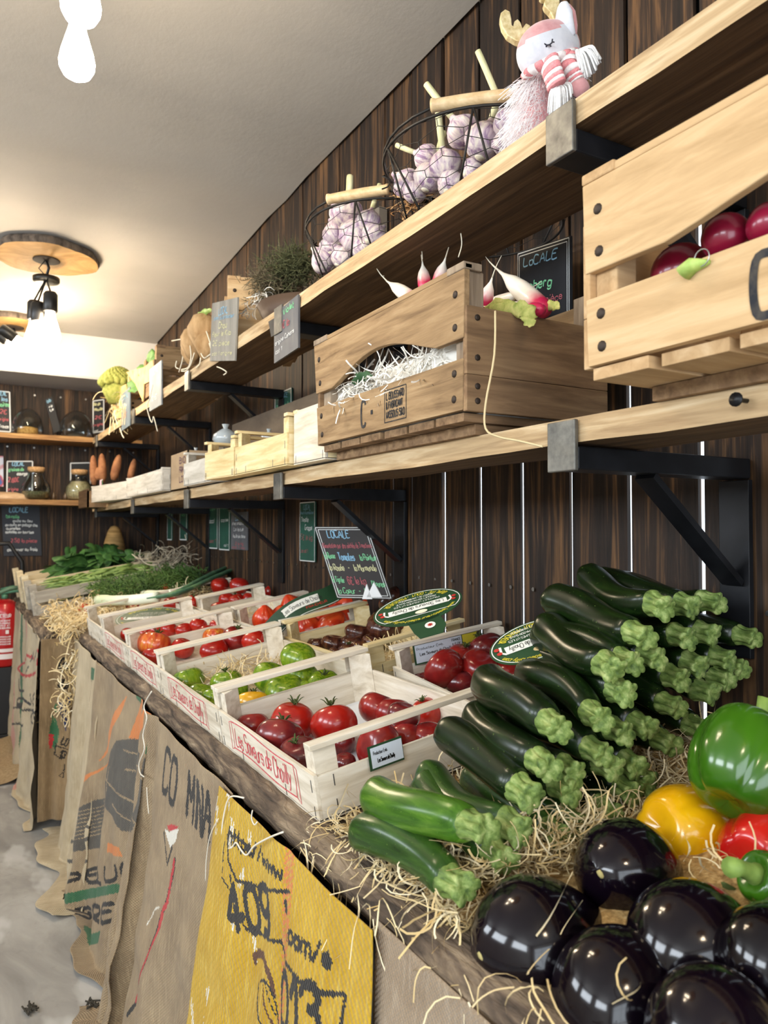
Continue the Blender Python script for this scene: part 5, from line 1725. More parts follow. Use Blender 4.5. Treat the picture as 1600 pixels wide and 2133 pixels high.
def stamp_c(o, h, hb):
    mb = MB(); e = Vector((0, -1, 0)); up = Vector((0, 0, 1)); n = Vector((-1, 0, 0))
    write(mb, Vector((0, .065, .018 + .012)), e, up, n, 'C', width=.022, h=.046, w=.0058, jit=0, slant=0)
    mb.build('stencil_letter', M_INK, o, label='dark blue-black stencilled C'); mb = MB()
    flat_rect(mb, Vector((0, .024, .052)), e, up, n, -.004, .004, -.004, .004, .0008)
    mb.build('stencil_dash', M_INK, o); mb = MB()
    for i, (tx, wd) in enumerate((('L.BOUSSARD', .062), ('& FABRICANT', .058), ('WISSOUS S&O', .064))):
        write(mb, Vector((0, -.03, .066 - .0165 * i)), e, up, n, tx, width=wd, h=.0115, w=.0022, jit=.01, slant=0)
    q = [Vector((0, a, b)) + n * .0008 for a, b in ((-.024, .083), (-.098, .083), (-.098, .026), (-.024, .026))]
    for i in range(4): mb.ribbon([q[i], q[(i + 1) % 4]], .0016, n)
    mb.build('stencil', M_INK, o, label='dark blue-black stencil')


def stamp_r(o, h, hb):
    mb = MB(); e = Vector((0, -1, 0)); up = Vector((0, 0, 1)); n = Vector((-1, 0, 0))
    yy = .345 - .3925 + .0 
    write(mb, Vector((0, .405 - .345, .022)), e, up, n, 'C', width=.03, h=.052, w=.008, jit=0, slant=0)
    mb.build('stencil', M_INK, o, label='dark stencilled capital')


fruit_crate('weathered grey-brown crate stencilled with a C and a boxed maker mark, pink radishes on top', .655, .915, 1.435, 1.366, .30, .236, (OW1, OW1X, OW1G), flare=.10, stamp=stamp_c, endh=.74, arch=(.14, .88), taper=.25)
fruit_crate('honey-coloured crate at the right edge with round magenta radishes in its hand hole', .605, .085, .605, 1.366, .31, .228, (OW2, OW2X, OW2X), flare=.03, stamp=stamp_r, endh=.78, arch=(-.25, .80))
# battens under the crates
for (a, b, nm) in ((.93, 1.42, 'weathered crate'), (.10, .59, 'honey-coloured crate')):
    mb = MB()
    mb.box(.69, .97, a, b, 1.3485, 1.3655)
    tag(mb.build('wooden_batten', OW1X, bevel=.001), 'thin wooden batten on the shelf under the %s' % nm, 'batten')
mb = MB(); mb.lathe([(.0075, -.002), (.0075, 0), (.004, .002), (.0025, .0022), (.0025, .03)][::1], 12, Matrix.Translation((.683, .478, 1.333)) @ Matrix.Rotation(PI / 2, 4, 'Y'))
tag(mb.build('screw', M_STEEL), 'black screw head standing out of the lower shelf edge at the right', 'screw')

# ------------------------------------------------------------------ radishes
M_RAD = {}
nt = None


def two_tone(name, a, b, z0, z1, rough=.35):
    """colour change along the local z axis with a noisy edge"""
    m = mat(name, a, rough, coat=.15, sss=.1)
    N, L = m.node_tree.nodes, m.node_tree.links
    tc = [q for q in N if q.type == 'TEX_COORD'][0]
    sp = N.new('ShaderNodeSeparateXYZ'); L.new(tc.outputs['Object'], sp.inputs[0])
    nz = N.new('ShaderNodeTexNoise'); nz.inputs['Scale'].default_value = 55; L.new(tc.outputs['Object'], nz.inputs['Vector'])
    mr = N.new('ShaderNodeMapRange'); mr.inputs[1].default_value = z0; mr.inputs[2].default_value = z1
    ad = N.new('ShaderNodeMath'); ad.operation = 'MULTIPLY_ADD'; ad.inputs[1].default_value = .02; L.new(nz.outputs['Fac'], ad.inputs[0]); L.new(sp.outputs[2], ad.inputs[2])
    L.new(ad.outputs[0], mr.inputs[0])
    cr = N.new('ShaderNodeValToRGB'); L.new(mr.outputs[0], cr.inputs[0])
    cr.color_ramp.elements[0].color = lin(a); cr.color_ramp.elements[1].color = lin(b)
    L.new(cr.outputs[0], N['Principled BSDF'].inputs['Base Color'])
    return m


M_RADP = two_tone('pink_white_radish', '#c4274f', '#efe6d6', .028, .058)
M_RADR = mat('magenta_radish', '#8e1233', .3, (10, 10, 10), [(.3, '#7c0f2c'), (.7, '#a21c3f')], 3, coat=.3)
M_ROOT = mat('root_cream', '#e6dcc4', .7)
M_LEAF = mat('wilted_leaf', '#a3a657', .75, (60, 60, 60), [(.3, '#7c8a3a'), (.5, '#a8ab5c'), (.75, '#cdc27a')], 4, bump=.4)


def radish(c, tipdir, r, L, label, tail=.08, bend=None):
    M = frame(Vector(tipdir).orthogonal(), tipdir, c)
    prof = [(.0001, 0), (r * .7, .002), (r * .95, L * .12), (r, L * .4), (r * .96, L * .6), (r * .75, L * .8), (r * .42, L * .94), (r * .2, L * 1.05), (r * .1, L * 1.2)]
    mb = MB(); mb.lathe(prof, 20)
    o = mb.build('pink_radish', M_RADP); o.matrix_world = M
    bd = bend or (R.uniform(-.4, .4), R.uniform(-.4, .4))
    mb = MB(); mb.tube([(0, 0, L * 1.16)] + [(bd[0] * tail * s * s, bd[1] * tail * s * s, L * 1.16 + tail * s) for s in (.3, .6, 1)], [r * .11, r * .08, r * .055, r * .03], 6)
    mb.build('root_tail', M_ROOT, o, label='thin cream root')
    return tag(o, label, 'radish', 'pink radishes in the weathered crate')


def rad(u0, v0, u1, v1, X, r, label, tail=.07, dx=0, bend=None):
    a, b = P(u0, v0, X=X), P(u1, v1, X=X + dx)
    radish(a, b - a, r, (b - a).length, label, tail, bend)


rad(1138, 650, 1052, 575, .80, .017, 'upright pink and white radish in front of the Iceberg board, long root up', .075, bend=(.1, .2))
rad(990, 652, 1080, 612, .82, .013, 'pink radish lying sideways behind the crate corner post', .03)
rad(1132, 645, 1035, 640, .77, .011, 'pale radish lying flat over the yellowing leaves', .06)
rad(872, 632, 815, 592, .74, .014, 'pink radish peeping over the crate top farthest left, root curling down', .09, bend=(.2, -.9))
rad(886, 612, 881, 556, .77, .013, 'white-tipped radish standing up behind the crate top, left of two', .06, bend=(-.3, .2))
rad(908, 606, 925, 548, .79, .013, 'white-tipped radish standing up behind the crate top, right of two', .07, bend=(.8, .1))
rad(1005, 650, 1022, 590, .78, .012, 'small pink radish close behind the grey corner post', .04)
# round radishes
for k, (u, v, rp, X) in enumerate(((1513, 495, 50, .66), (1602, 468, 46, .66), (1420, 570, 62, .68), (1340, 600, 42, .74))):
    p = P(u, v, X=X); r = rp * depth(p) / F
    mb = MB(); mb.lathe([(r * math.sin(PI * i / 16) ** .9 if 0 < i < 16 else .0001, -r * math.cos(PI * i / 16) * .95) for i in range(17)], 28)
    mb.tube([(0, 0, -r * .93), (.004, 0, -r * 1.15), (.012, 0, -r * 1.5)], [.004, .0015, .0006], 6)
    o = mb.build('round_radish', M_RADR, loc=p, rot=(R.uniform(-1, 1), 1.2, R.uniform(0, 6)))
    tag(o, 'magenta round radish behind the hand hole, %s' % ('second from the right, whole ball showing', 'cut by the right picture edge', 'large one lying lower left, behind the wire ring', 'farthest left, mostly hidden')[k], 'radish', 'round radishes in the honey-coloured crate')
mb = MB(); a = P(1424, 570, X=.60); b = P(1478, 545, X=.603)
mb.tube([a, a.lerp(b, .4) + Vector((0, 0, .004)), b], [.011, .010, .003], 9, flat=.7)
tag(mb.build('radish_stalk', mat('fresh_green', '#93ad4a', .6, (60, 60, 60), [(.3, '#6f9434'), (.7, '#b8cc72')], 3)), 'bright green cut stalk lying on the lower board of the honey-coloured crate', 'stalk')
mb = MB(); c = P(1462, 537, X=.60); rr = 18 * depth(c) / F
mb.tube([c + Vector((0, 1, 0)) * rr * math.cos(i * PI / 8) + Vector((0, 0, 1)) * rr * math.sin(i * PI / 8) for i in range(16)], .0006, 6, closed=True)
tag(mb.build('wire_ring', M_SCREW), 'thin wire ring around the green stalk in front of the round radishes', 'ring')


def leaf_patch(name, label, pts, w, m, seed=0, cat='leaf', curl=.35):
    """crinkled leaf along a midrib"""
    r = random.Random(seed); mb = MB()
    pts = [Vector(p) for p in pts]; n = len(pts) - 1
    fine = smoothline([tuple(p) for p in pts], 5); fine = [Vector(p) for p in fine]; K = len(fine) - 1
    vs, fs = [], []
    C = 9
    for i, p in enumerate(fine):
        t = (fine[min(i + 1, K)] - fine[max(i - 1, 0)]).normalized()
        nr = (CAM - p).normalized(); nr = (nr - t * nr.dot(t)).normalized(); sd = t.cross(nr)
        ww = w * (math.sin(PI * (.06 + .9 * i / K)) ** .7)
        for j in range(C):
            s = j / (C - 1) * 2 - 1
            vs.append(p + sd * s * ww * (1 + .22 * math.sin(i * 1.9 + j)) + nr * (curl * ww * (s * s) * -.6 + .18 * ww * math.sin(i * 1.3 + 2.2 * s + seed)))
    for i in range(K):
        for j in range(C - 1): fs.append((i * C + j, i * C + j + 1, (i + 1) * C + j + 1, (i + 1) * C + j))
    mb.add(vs, fs, 0, True)
    o = mb.build(name, m)
    so = o.modifiers.new('t', 'SOLIDIFY'); so.thickness = .0008
    return tag(o, label, cat) if label else o


leaf_patch('wilted_leaf', 'yellow-green wilted leaf hanging over the crate end below the upright radish', [P(u, v, X=.742) for u, v in ((1020, 640), (1065, 642), (1096, 648), (1102, 665), (1108, 680))], .013, M_LEAF, 1)
leaf_patch('wilted_leaf', 'wilted leaf along the crate end, left of the hanging one', [P(u, v, X=.76) for u, v in ((1010, 648), (1040, 632), (1075, 640))], .009, M_LEAF, 2)
leaf_patch('wilted_leaf', 'small curled green leaf on the crate end right of the upright radish', [P(u, v, X=.80) for u, v in ((1130, 642), (1148, 636), (1166, 640))], .008, M_LEAF, 3)
string('long flat raffia strand hanging from the radish crate end over the shelf edge', [P(u, v, X=x) for u, v, x in ((1032, 648, .655), (1030, 740, .645), (1012, 840, .635), (1012, 893, .635), (1040, 910, .63), (1080, 918, .63), (1130, 930, .63))], .0016, mat('raffia', '#cdb98f', .8))
straw('white_shreds', 'white shredded wood wool showing through the arch of the weathered crate', lambda r: ((.668 + r.random() * .02, r.uniform(1.0, 1.37), 1.366 + r.uniform(.085, .135)), (-1, 0, .4)), 300, (.03, .07), seed=21, mats=M_STRAWW, w=.0028)
mb = MB(); mb.box(.685, .94, .935, 1.415, 1.381, 1.50); tag(mb.build('radish_bed', M_STRAWW), 'packed white shreds filling the weathered crate under the radishes', 'wood wool', kind='stuff')
leaf_patch('green_leaf', 'dark green leaf among the white shreds behind the arch', [P(u, v, X=.668) for u, v in ((735, 800), (752, 785), (775, 783))], .010, mat('leaf_dark', '#2f5230', .6), 4)
# small nail-like skewers and roots over the crate top
for k, (pp) in enumerate((((745, 570), (770, 574), (800, 575)), ((960, 486), (962, 510), (955, 536)), ((862, 484), (876, 505), (880, 540)))):
    string('fine radish root curling above the weathered crate, %s' % ('leftmost', 'rightmost', 'middle one')[k], [P(u, v, X=.76) for u, v in pp], .0010, M_ROOT)

# ------------------------------------------------------------------ pale crates farther along the lower shelf
Z1T = Z1 + .001


def shelf_crate(label, ya, yb, x0, D, hp, hr, mats, rz=0, lift=.004):
    M = Matrix.Translation((x0, (ya + yb) / 2, Z1T + lift)) @ Matrix.Rotation(rz, 4, 'Z')
    return veg_crate('chip_crate', label, M, D, yb - ya, hp, hr, mats, 'pale chip crates on the lower shelf', stamp=False)


M_GX = wood('greyish_poplar_x', ('#a9a294', '#c4beb2', '#d9d4c9'), 'X', 45, 5, .8, .25, .4)
M_GY = wood('greyish_poplar_y', ('#a9a294', '#c4beb2', '#d9d4c9'), 'Y', 45, 5, .8, .25, .4)
Y = lambda u, X=.665: P(u, 950, X=X).y
shelf_crate('tall pale crate wedged behind the far end of the weathered radish crate', 1.445, Y(604), .675, .30, .125, .128, (M_YX, M_WY))
shelf_crate('warm yellow crate with an open rail, second from the weathered crate', Y(600), Y(492), .662, .30, .078, .125, (M_YX, M_YY))
shelf_crate('small pale crate with a red-capped jar inside, third from the weathered crate', Y(490), Y(444), .65, .28, .082, .115, (M_YX, M_YY), .10)
shelf_crate('small whitish crate between the cardboard box and the crate with the red cap', Y(436), Y(380), .67, .28, .078, .118, (M_GX, M_GY))
shelf_crate('whitish-grey low crate left of the cardboard box', Y(338), Y(264), .665, .28, .085, .09, (M_GX, M_GY))
shelf_crate('grey-white end crate with a pink and green label, next to the sweet potatoes', Y(262), Y(212), .655, .28, .085, .088, (M_GX, M_GY), .12)
M_CARD = wood('brown_cardboard', ('#8f7a60', '#a48d70', '#b09a7c'), 'Y', 12, 3, .85, .1)
M_CARDD = wood('dark_cardboard_lid', ('#54483d', '#665849', '#756654'), 'Y', 12, 3, .85, .1)
t = thing('cardboard_box', 'brown cardboard box with violet print and a raised lid behind the small crates', 'box', (.69, Y(376), Z1T))
L = Y(342) - Y(376)
mb = MB(); mb.box(0, .28, 0, L, 0, .004); mb.box(0, .005, 0, L, 0, .135); mb.box(.275, .28, 0, L, 0, .135); mb.box(0, .28, 0, .005, 0, .135); mb.box(0, .28, L - .005, L, 0, .135); mb.build('carton', M_CARD, t)
mb = MB(); mb.box(.24, .246, -1.55, L, .01, .27); mb.build('lid_flap', M_CARDD, t, label='dark lid standing upright along the wall')
mb = MB(); nn = Vector((-1, 0, 0)); e = Vector((0, -1, 0)); up = Vector((0, 0, 1))
for i, tx in enumerate(('BIO', 'FRAIS', 'LOT 12'[:3])): write(mb, Vector((-.0006, L * .45, .095 - .034 * i)), e, up, nn, tx, width=L * .36, h=.02, w=.004, jit=0, slant=0)
mb.build('print', mat('violet_print', '#5f4453', .8), t)
# things inside
M_GLASSY = mat('clear_film', '#a9b2b6', .15, spec=.6, coat=.3)
mb = MB(); c = Vector((.80, (Y(470)), Z1T + .01)); mb.lathe([(.03, 0), (.032, .02), (.032, .07), (.026, .085)], 20, Matrix.Translation(c)); o = mb.build('preserve_jar', mat('preserve', '#a9824d', .2, coat=.4)); tag(o, 'jar of amber preserve with a red cap inside the third pale crate', 'jar')
mb = MB(); mb.lathe([(.029, .086), (.030, .088), (.030, .102), (.027, .106)], 20); cc = mb.build('cap', mat('cap_red', '#b3202a', .35), o, loc=c - Vector((0, 0, 0)))
for k, (u, v, X) in enumerate(((470, 912, .78), (408, 948, .80), (560, 912, .86))):
    p = P(u, v, X=X)
    mb = MB(); zs = 1 if k == 0 else .62
    mb.lathe([(a * zs, b * zs) for a, b in ((.0001, -.035), (.03, -.028), (.042, -.006), (.038, .012), (.02, .026), (.007, .032), (.013, .046), (.0001, .047))], 18, None, 0, True, lambda a, s: 1 + .06 * math.sin(7 * a + 3 * s))
    tag(mb.build('film_bag', M_GLASSY, loc=p), 'tied clear film bag in the %s' % ('third pale crate above the red cap', 'small whitish crate', 'warm yellow crate')[k], 'bag')
mb = MB(); p = P(222, 1008, X=.648)
mb.box(-.001, 0, -.09, 0, -.035, .03); o = tag(mb.build('crate_label', mat('label_pink_white', '#e7c9d2', .6, (40, 40, 40), [(.4, '#e9e4e6'), (.6, '#d977a0')], 2), loc=P(208, 1012, X=.642)), 'pink and white label with a green dot on the end crate', 'label')
mb = MB(); mb.box(-.002, -.001, -.10, -.07, -.03, .025); mb.build('green_mark', mat('mark_green', '#2f6b3a', .6), o)
# sweet potatoes in a wooden bin at the corner
M_SWP = mat('sweet_potato_skin', '#94643f', .8, (25, 25, 25), [(.3, '#7a4c30'), (.7, '#a8744c')], 4, bump=.3)
t = thing('wooden_bin', 'rough wooden bin at the shelf corner with sweet potatoes standing in it', 'bin', (.60, 4.62, Z1T - .02))
mb = MB(); mb.box(0, .01, -.25, .10, 0, .10); mb.build('front_board', M_SHELF, t); mb = MB(); mb.box(0, .30, -.25, -.24, .0, .09); mb.build('end_board', OW1X, t)
mb = MB(); mb.box(.01, .30, -.24, .10, 0, .012); mb.build('bottom_board', M_SHELF, t); mb = MB(); mb.box(.28, .29, -.95, .10, .02, .17); mb.build('back_board', M_SHELF, t)
for k, (u0, v0, u1, v1, r) in enumerate(((196, 1010, 194, 952, 16), (214, 1005, 212, 948, 17), (236, 1000, 248, 950, 18), (270, 1000, 280, 958, 14), (204, 1000, 205, 975, 15))):
    a, b = P(u0, v0, d=4.35), P(u1, v1, d=4.35); rr = r * .5 * 4.35 / F
    mb = MB(); mb.tube([a, a.lerp(b, .2), a.lerp(b, .5), a.lerp(b, .8), b, b + (b - a) * .06], [rr * .5, rr * .95, rr, rr * .85, rr * .5, rr * .1], 14)
    tag(mb.build('sweet_potato', M_SWP), 'orange-brown sweet potato at the shelf corner, %s from the left' % ('first', 'third', 'fourth', 'fifth', 'second')[k], 'sweet potato', 'sweet potatoes in the corner bin')

# ================================================================== upper long shelf
M_WIRE = mat('black_wire', '#2a2724', .5, metal=.5)
M_GRIP = mat('turned_wood_grip', '#c9ab7d', .5, (8, 60, 60), [(.3, '#b8976a'), (.7, '#d8bf95')], 4, coat=.2)


def wire_basket(label, c, r1, r0, h, phi, cell=.026, hang=.35):
    t = thing('wire_basket', label, 'basket', c)
    ring = lambda r, z, n=48: [(r * math.cos(2 * PI * i / n), r * math.sin(2 * PI * i / n), z) for i in range(n)]
    mb = MB(); mb.tube(ring(r1, h), .0028, 8, closed=True); mb.build('rim', M_WIRE, t)
    mb = MB(); mb.tube(ring(r0, .003), .0025, 8, closed=True); mb.build('base_ring', M_WIRE, t)
    for k in range(6):
        mb = MB()
        a = phi + k * PI / 3
        for s in (-.16, .16): mb.tube([(r1 * math.cos(a), r1 * math.sin(a), h), (r0 * math.cos(a + s * 1.5), r0 * math.sin(a + s * 1.5), .003)], .0021, 6)
        mb.build('strut', M_WIRE, t)
    # hexagonal netting wrapped round the cone
    mb = MB()
    nx = max(10, int(2 * PI * (r1 + r0) / 2 / (cell * 1.5) / 2) * 2); ny = int(h / (cell * .87)) + 1
    f = lambda i, z: ((r0 + (r1 - r0) * max(0, min(1, z / h))) * math.cos(2 * PI * i / nx), (r0 + (r1 - r0) * max(0, min(1, z / h))) * math.sin(2 * PI * i / nx), max(0, min(h, z)))
    dz = h / ny
    for i in range(nx):
        for j in range(ny):
            z = j * dz; o2 = .0 if (i + j) % 2 == 0 else 0
            if (i + j) % 2 == 0:
                a, b = f(i + .0, z + dz * .28), f(i + .0, z + dz * .78)
                mb.tube([a, b], .0008, 4, cap=False)
                mb.tube([b, f(i + 1, z + dz * 1.28)], .0007, 4, cap=False); mb.tube([b, f(i - 1, z + dz * 1.28)], .0007, 4, cap=False)
    mb.build('hex_netting', M_WIRE, t)
    # folded bail with a wooden grip
    hx = [(r1 * math.cos(phi + PI / 2 + PI * s) * 1.0, r1 * math.sin(phi + PI / 2 + PI * s), h + .006 + .010 * math.sin(PI * s)) for s in [i / 16 for i in range(17)]]
    mb = MB(); mb.tube(hx[:7], .0026, 7); mb.tube(hx[10:], .0026, 7)
    for q in (hx[0], hx[-1]): mb.tube([(q[0] + .008 * math.cos(i), q[1] + .008 * math.sin(i), q[2] - .004 * i) for i in range(10)], .0016, 5)
    bl = mb.build('bail', M_WIRE, t)
    a, b = Vector(hx[6]), Vector(hx[10]); mid = Vector(hx[8])
    mb = MB(); ax = (b - a); L = ax.length
    mb.lathe([(.008, -L * .5), (.0115, -L * .49), (.0115, -L * .46), (.0105, -L * .44), (.0118, -.02), (.0118, .02), (.0105, L * .44), (.0115, L * .46), (.0115, L * .49), (.008, L * .5)], 18, frame(ax.orthogonal(), ax, (a + b) / 2 + Vector((0, 0, .004))))
    mb.build('grip', M_GRIP, t, label='turned pale wooden grip')
    return t


M_GAR = mat('garlic_skin', '#d2c4c2', .55, (3.4, 3.4, .25), [(.36, '#8f7390'), (.5, '#c6b4ba'), (.66, '#e2d8cc')], 3, .4, sss=.1, bump=.15, bscale=(6, 6, .5))
M_GST = mat('garlic_stem', '#d3cf9f', .6, (4, 4, .4), [(.3, '#b9b985'), (.7, '#e4dfb8')], 3)
GM = []
for v in range(3):
    rr = random.Random(v + 50)
    mb = MB()
    prof = [(.0001, -.78), (.35, -.80), (.72, -.62), (.97, -.22), (1.0, .05), (.88, .38), (.62, .66), (.34, .86), (.20, 1.05), (.15, 1.25)]
    mb.lathe(prof, 40, None, 0, True, lambda a, s: 1 + (.10 * (abs(math.cos(4.5 * a + v)) - .6) + .04 * math.sin(2 * a + v)) * math.sin(PI * min(1, s * 1.1)))
    mb.lathe([(.0001, -.86), (.22, -.84), (.30, -.76)], 12, None, 1)
    o = mb.build('g', [M_GAR, M_ROOT]); GM.append(o.data); bpy.data.objects.remove(o)


def garlic(p, r, ax, label, stem=0, group=None, stemdir=None):
    o = bpy.data.objects.new('garlic_bulb', GM[R.randrange(3)]); COL.objects.link(o)
    o.matrix_world = frame(Vector(ax).orthogonal(), ax, p) @ Matrix.Rotation(R.uniform(0, 6), 4, 'Z') @ Matrix.Diagonal((r, r, r, 1))
    if stem:
        mb = MB(); L = stem / r
        mb.tube([(0, 0, 1.1), (.02, .03, 1.1 + L * .4), (.08, .05, 1.1 + L * .8), (.1, .05, 1.1 + L)], [.19, .20, .20, .19], 9)
        mb.build('stem', M_GST, o, label='pale cut stem')
    return tag(o, label, 'garlic', group)


def pick(u, v, d): return P(u, v, d=d)


wire_basket('larger wire basket of purple garlic, next to the plush reindeer', (.861, 1.126, Z2), .194, .145, .132, .82)
wire_basket('wire basket of paler garlic, beside the herb bunch', (.862, 1.51, Z2), .188, .140, .130, .70)
GA = [(846, 382, 26, (-.6, .1, .5), 0), (888, 328, 24, (-.8, .3, .5), .045), (928, 346, 32, (-.15, .1, 1), .075), (895, 370, 30, (.35, .0, 1), .06), (965, 275, 32, (-.55, .1, .8), .085),
      (1010, 296, 38, (.32, 0, 1), .05), (1060, 254, 30, (-.45, 0, 1), .10), (985, 356, 22, (.8, .2, .3), 0), (1048, 300, 20, (.2, .3, .9), 0), (865, 400, 22, (0, .3, .9), 0), (940, 385, 26, (.3, .3, .6), 0), (1075, 270, 24, (.5, .3, .6), 0)]
og = sorted(range(len(GA)), key=lambda i: GA[i][0])
for i, (u, v, rp, ax, st) in enumerate(GA):
    dd = 1.40 + (940 - u) * .0012
    p = pick(u, v, dd); 
    garlic(p, rp * 1.15 * dd / F, RT * ax[0] + Vector((0, 0, 1)) * ax[2] + FW * ax[1], 'purple-streaked garlic bulb in the larger wire basket, %s from the left' % ORD[og.index(i)], st, 'garlic in the larger basket')
GB = [(722, 444, 33, (.1, .2, 1), .05), (700, 488, 26, (-.3, .1, .8), 0), (741, 492, 33, (.2, -.7, .3), 0), (677, 541, 27, (-.5, 0, .5), 0), (715, 538, 24, (.3, .1, .4), 0), (768, 462, 24, (.25, .1, 1), .06), (779, 490, 24, (.5, .2, .5), 0), (690, 515, 22, (0, .4, .7), 0), (756, 520, 22, (.3, .3, .6), 0)]
og = sorted(range(len(GB)), key=lambda i: GB[i][0])
for i, (u, v, rp, ax, st) in enumerate(GB):
    dd = 1.74 + (712 - u) * .0013
    garlic(pick(u, v, dd), rp * 1.12 * dd / F, RT * ax[0] + Vector((0, 0, 1)) * ax[2] + FW * ax[1], 'white-purple garlic bulb in the wire basket by the herbs, %s from the left' % ORD[og.index(i)], st, 'garlic in the basket by the herbs')
straw('wood_wool', 'straw tuft at the foot of the larger wire basket', lambda r: (P(r.uniform(830, 885), r.uniform(395, 440), X=.80), (-.4, -.3, 1)), 130, (.02, .06), seed=31, mats=mat('brown_straw', '#b98a55', .8, (3, 3, 3), [(.3, '#a37443'), (.7, '#d3ab78')], 2))
mb = MB(); a = P(790, 470, X=WX - .02); mb.box(WX - .03, WX - .004, a.y - .018, a.y + .018, Z2 + .002, Z2 + .36); tag(mb.build('wall_batten', mat('batten_grey', '#6f675d', .7)), 'short grey upright batten on the wall between the two wire baskets', 'batten')

# herb bunch in a brown tray
M_TWIG = mat('dried_twig', '#6b5f48', .9, (60, 60, 60), [(.25, '#3d3a26'), (.5, '#6a6047'), (.75, '#9a8b74')], 3)
M_TWIGG = mat('dried_green', '#4a4f30', .9, (60, 60, 60), [(.25, '#2f3520'), (.7, '#6b6d48')], 3)
c = P(590, 575, X=.85)
t = thing('herb_tray', 'round brown tray under the bunch of dried herbs', 'tray', (.86, 1.93, Z2))
mb = MB(); mb.lathe([(.001, .0), (.12, .0), (.150, .06), (.155, .06), (.125, -.0)], 40); mb.build('dish', mat('brown_tray', '#4c3a2c', .6), t)
for nm, lab, cc, n, mt, sd, rad3 in (('herb_bunch', 'grey-brown bunch of dried thyme spilling from the tray beside the small crate', P(570, 590, X=.83), 900, M_TWIG, 41, .085), ('herb_bunch', 'darker green dried herb bunch on the tray, nearest the wire basket', P(612, 556, X=.86), 800, M_TWIGG, 42, .080)):
    r = random.Random(sd); mb = MB()
    for k in range(n):
        d = Vector((r.gauss(0, 1), r.gauss(0, 1), r.gauss(.25, .8))).normalized()
        p0 = cc + Vector((r.gauss(0, .5), r.gauss(0, .5), r.gauss(0, .35))) * rad3 * .8; L = r.uniform(.02, .055)
        d2 = (d + Vector((r.uniform(-.4, .4), r.uniform(-.4, .4), r.uniform(-.3, .4)))).normalized()
        mb.tube([p0, p0 + d * L * .6, p0 + d * L * .6 + d2 * L * .5], [.0011, .0010, .0004], 4, cap=False)
        for q in range(3):
            e2 = p0 + d * L * (.25 + .2 * q); w2 = Vector((r.uniform(-1, 1), r.uniform(-1, 1), r.uniform(-1, 1))).normalized() * .006
            mb.add([e2, e2 + w2, e2 + w2.cross(d) * .6 + w2 * .5], [(0, 1, 2)])
    tag(mb.build(nm, mt), lab, 'dried herbs', kind='stuff')

# small honey crates on the upper shelf
def small_crate(label, ya, yb, x0, D, H, z, rz=0, mats=(OW2, OW2X, OW2X)):
    o = fruit_crate(label, x0, ya, yb, z, D, H, mats, endh=.72, arch=(.2, .8))
    o.rotation_euler = (0, 0, rz); return o


yy = lambda u, X=.72: P(u, 700, X=X).y
def turned(label, u, v, L, D, H, rz, mats=(OW2, OW2X, OW2X)):
    a = P(u, v, X=.705)
    o = small_crate(label, -L / 2, L / 2, 0, D, H, Z2 + .001, mats=mats)
    o.rotation_euler = (0, 0, rz); e = Matrix.Rotation(rz, 3, 'Z') @ Vector((0, L / 2, 0))
    o.location = Vector((a.x, a.y, Z2 + .001)) - e


turned('small honey-coloured crate beside the dried herbs, its near half behind a grey tag', 474, 580, .23, .26, .212, math.radians(74))
turned('brown crate on the upper shelf with pale roots trailing over its side', 326, 720, .27, .30, .208, math.radians(88), (OW1, OW1X, OW1X))
turned('far honey crate on the upper shelf with green cauliflower leaves', 268, 780, .26, .28, .19, math.radians(88))
straw('white_shreds', 'white shreds in the hand hole of the small honey crate', lambda r: ((.75 + r.random() * .03, r.uniform(2.02, 2.30), Z2 + .10 + .03 * r.random()), (-1, 0, .5)), 90, (.02, .05), seed=44, mats=M_STRAWW)
# bundle of roots: celeriac-like paper-brown root ball with trailing rootlets
M_RTB = mat('root_brown', '#b08a5a', .85, (40, 40, 10), [(.3, '#97744a'), (.7, '#caa678')], 4, bump=.5)
t = thing('root_bunch', 'brown root vegetables with long trailing roots and one green blade over the brown crate', 'root vegetable', P(415, 720, X=.76))
base = t.location.copy()
for k, (u, v, rp) in enumerate(((425, 690, 34), (405, 715, 30), (432, 722, 26), (400, 735, 22))):
    p = P(u, v, X=.72); r = rp * depth(p) / F
    mb = MB(); mb.lathe([(.0001, -r * 1.3), (r * .5, -r), (r * .95, -r * .2), (r, r * .3), (r * .7, r * .85), (r * .25, r * 1.1), (.0001, r * 1.15)], 22, Matrix.Translation(p - base), 0, True, lambda a, s: 1 + .08 * math.sin(5 * a + 4 * s + k))
    mb.build('root_ball', M_RTB, t)
for k, pp in enumerate((((400, 690), (382, 710), (381, 745), (373, 775)), ((396, 720), (398, 745), (392, 765), (378, 770)), ((405, 735), (397, 760), (388, 772), (378, 773)), ((404, 700), (412, 720), (424, 745), (432, 742)), ((395, 700), (384, 705), (358, 710)), ((418, 745), (416, 758), (408, 767)), ((368, 752), (366, 764), (372, 768)), ((430, 690), (440, 720), (447, 745)), ((436, 715), (440, 735), (426, 746)))):
    mb = MB(); mb.tube(smoothline([tuple(P(u, v, X=.695) - base) for u, v in pp], 4), .0022, 6); mb.build('rootlet', M_ROOT, t)
o = leaf_patch('green_blade', None, [P(u, v, X=.71) for u, v in ((404, 682), (412, 665), (425, 652), (440, 645))], .012, mat('blade_green', '#8fb04a', .6, (30, 30, 30), [(.3, '#6f9a38'), (.7, '#b7cc74')], 3), 5)
o.parent = t; o.location = -base
string('pale root lying over the shelf edge below the grey LOCAL tag', [P(u, v, X=.69) for u, v in ((452, 764), (462, 768), (472, 775), (466, 781))], .002, M_ROOT)
string('long pale root hanging below the far slate', [P(u, v, X=.66) for u, v in ((318, 802), (312, 830), (306, 848), (316, 880), (320, 868), (328, 898))], .002, M_ROOT)
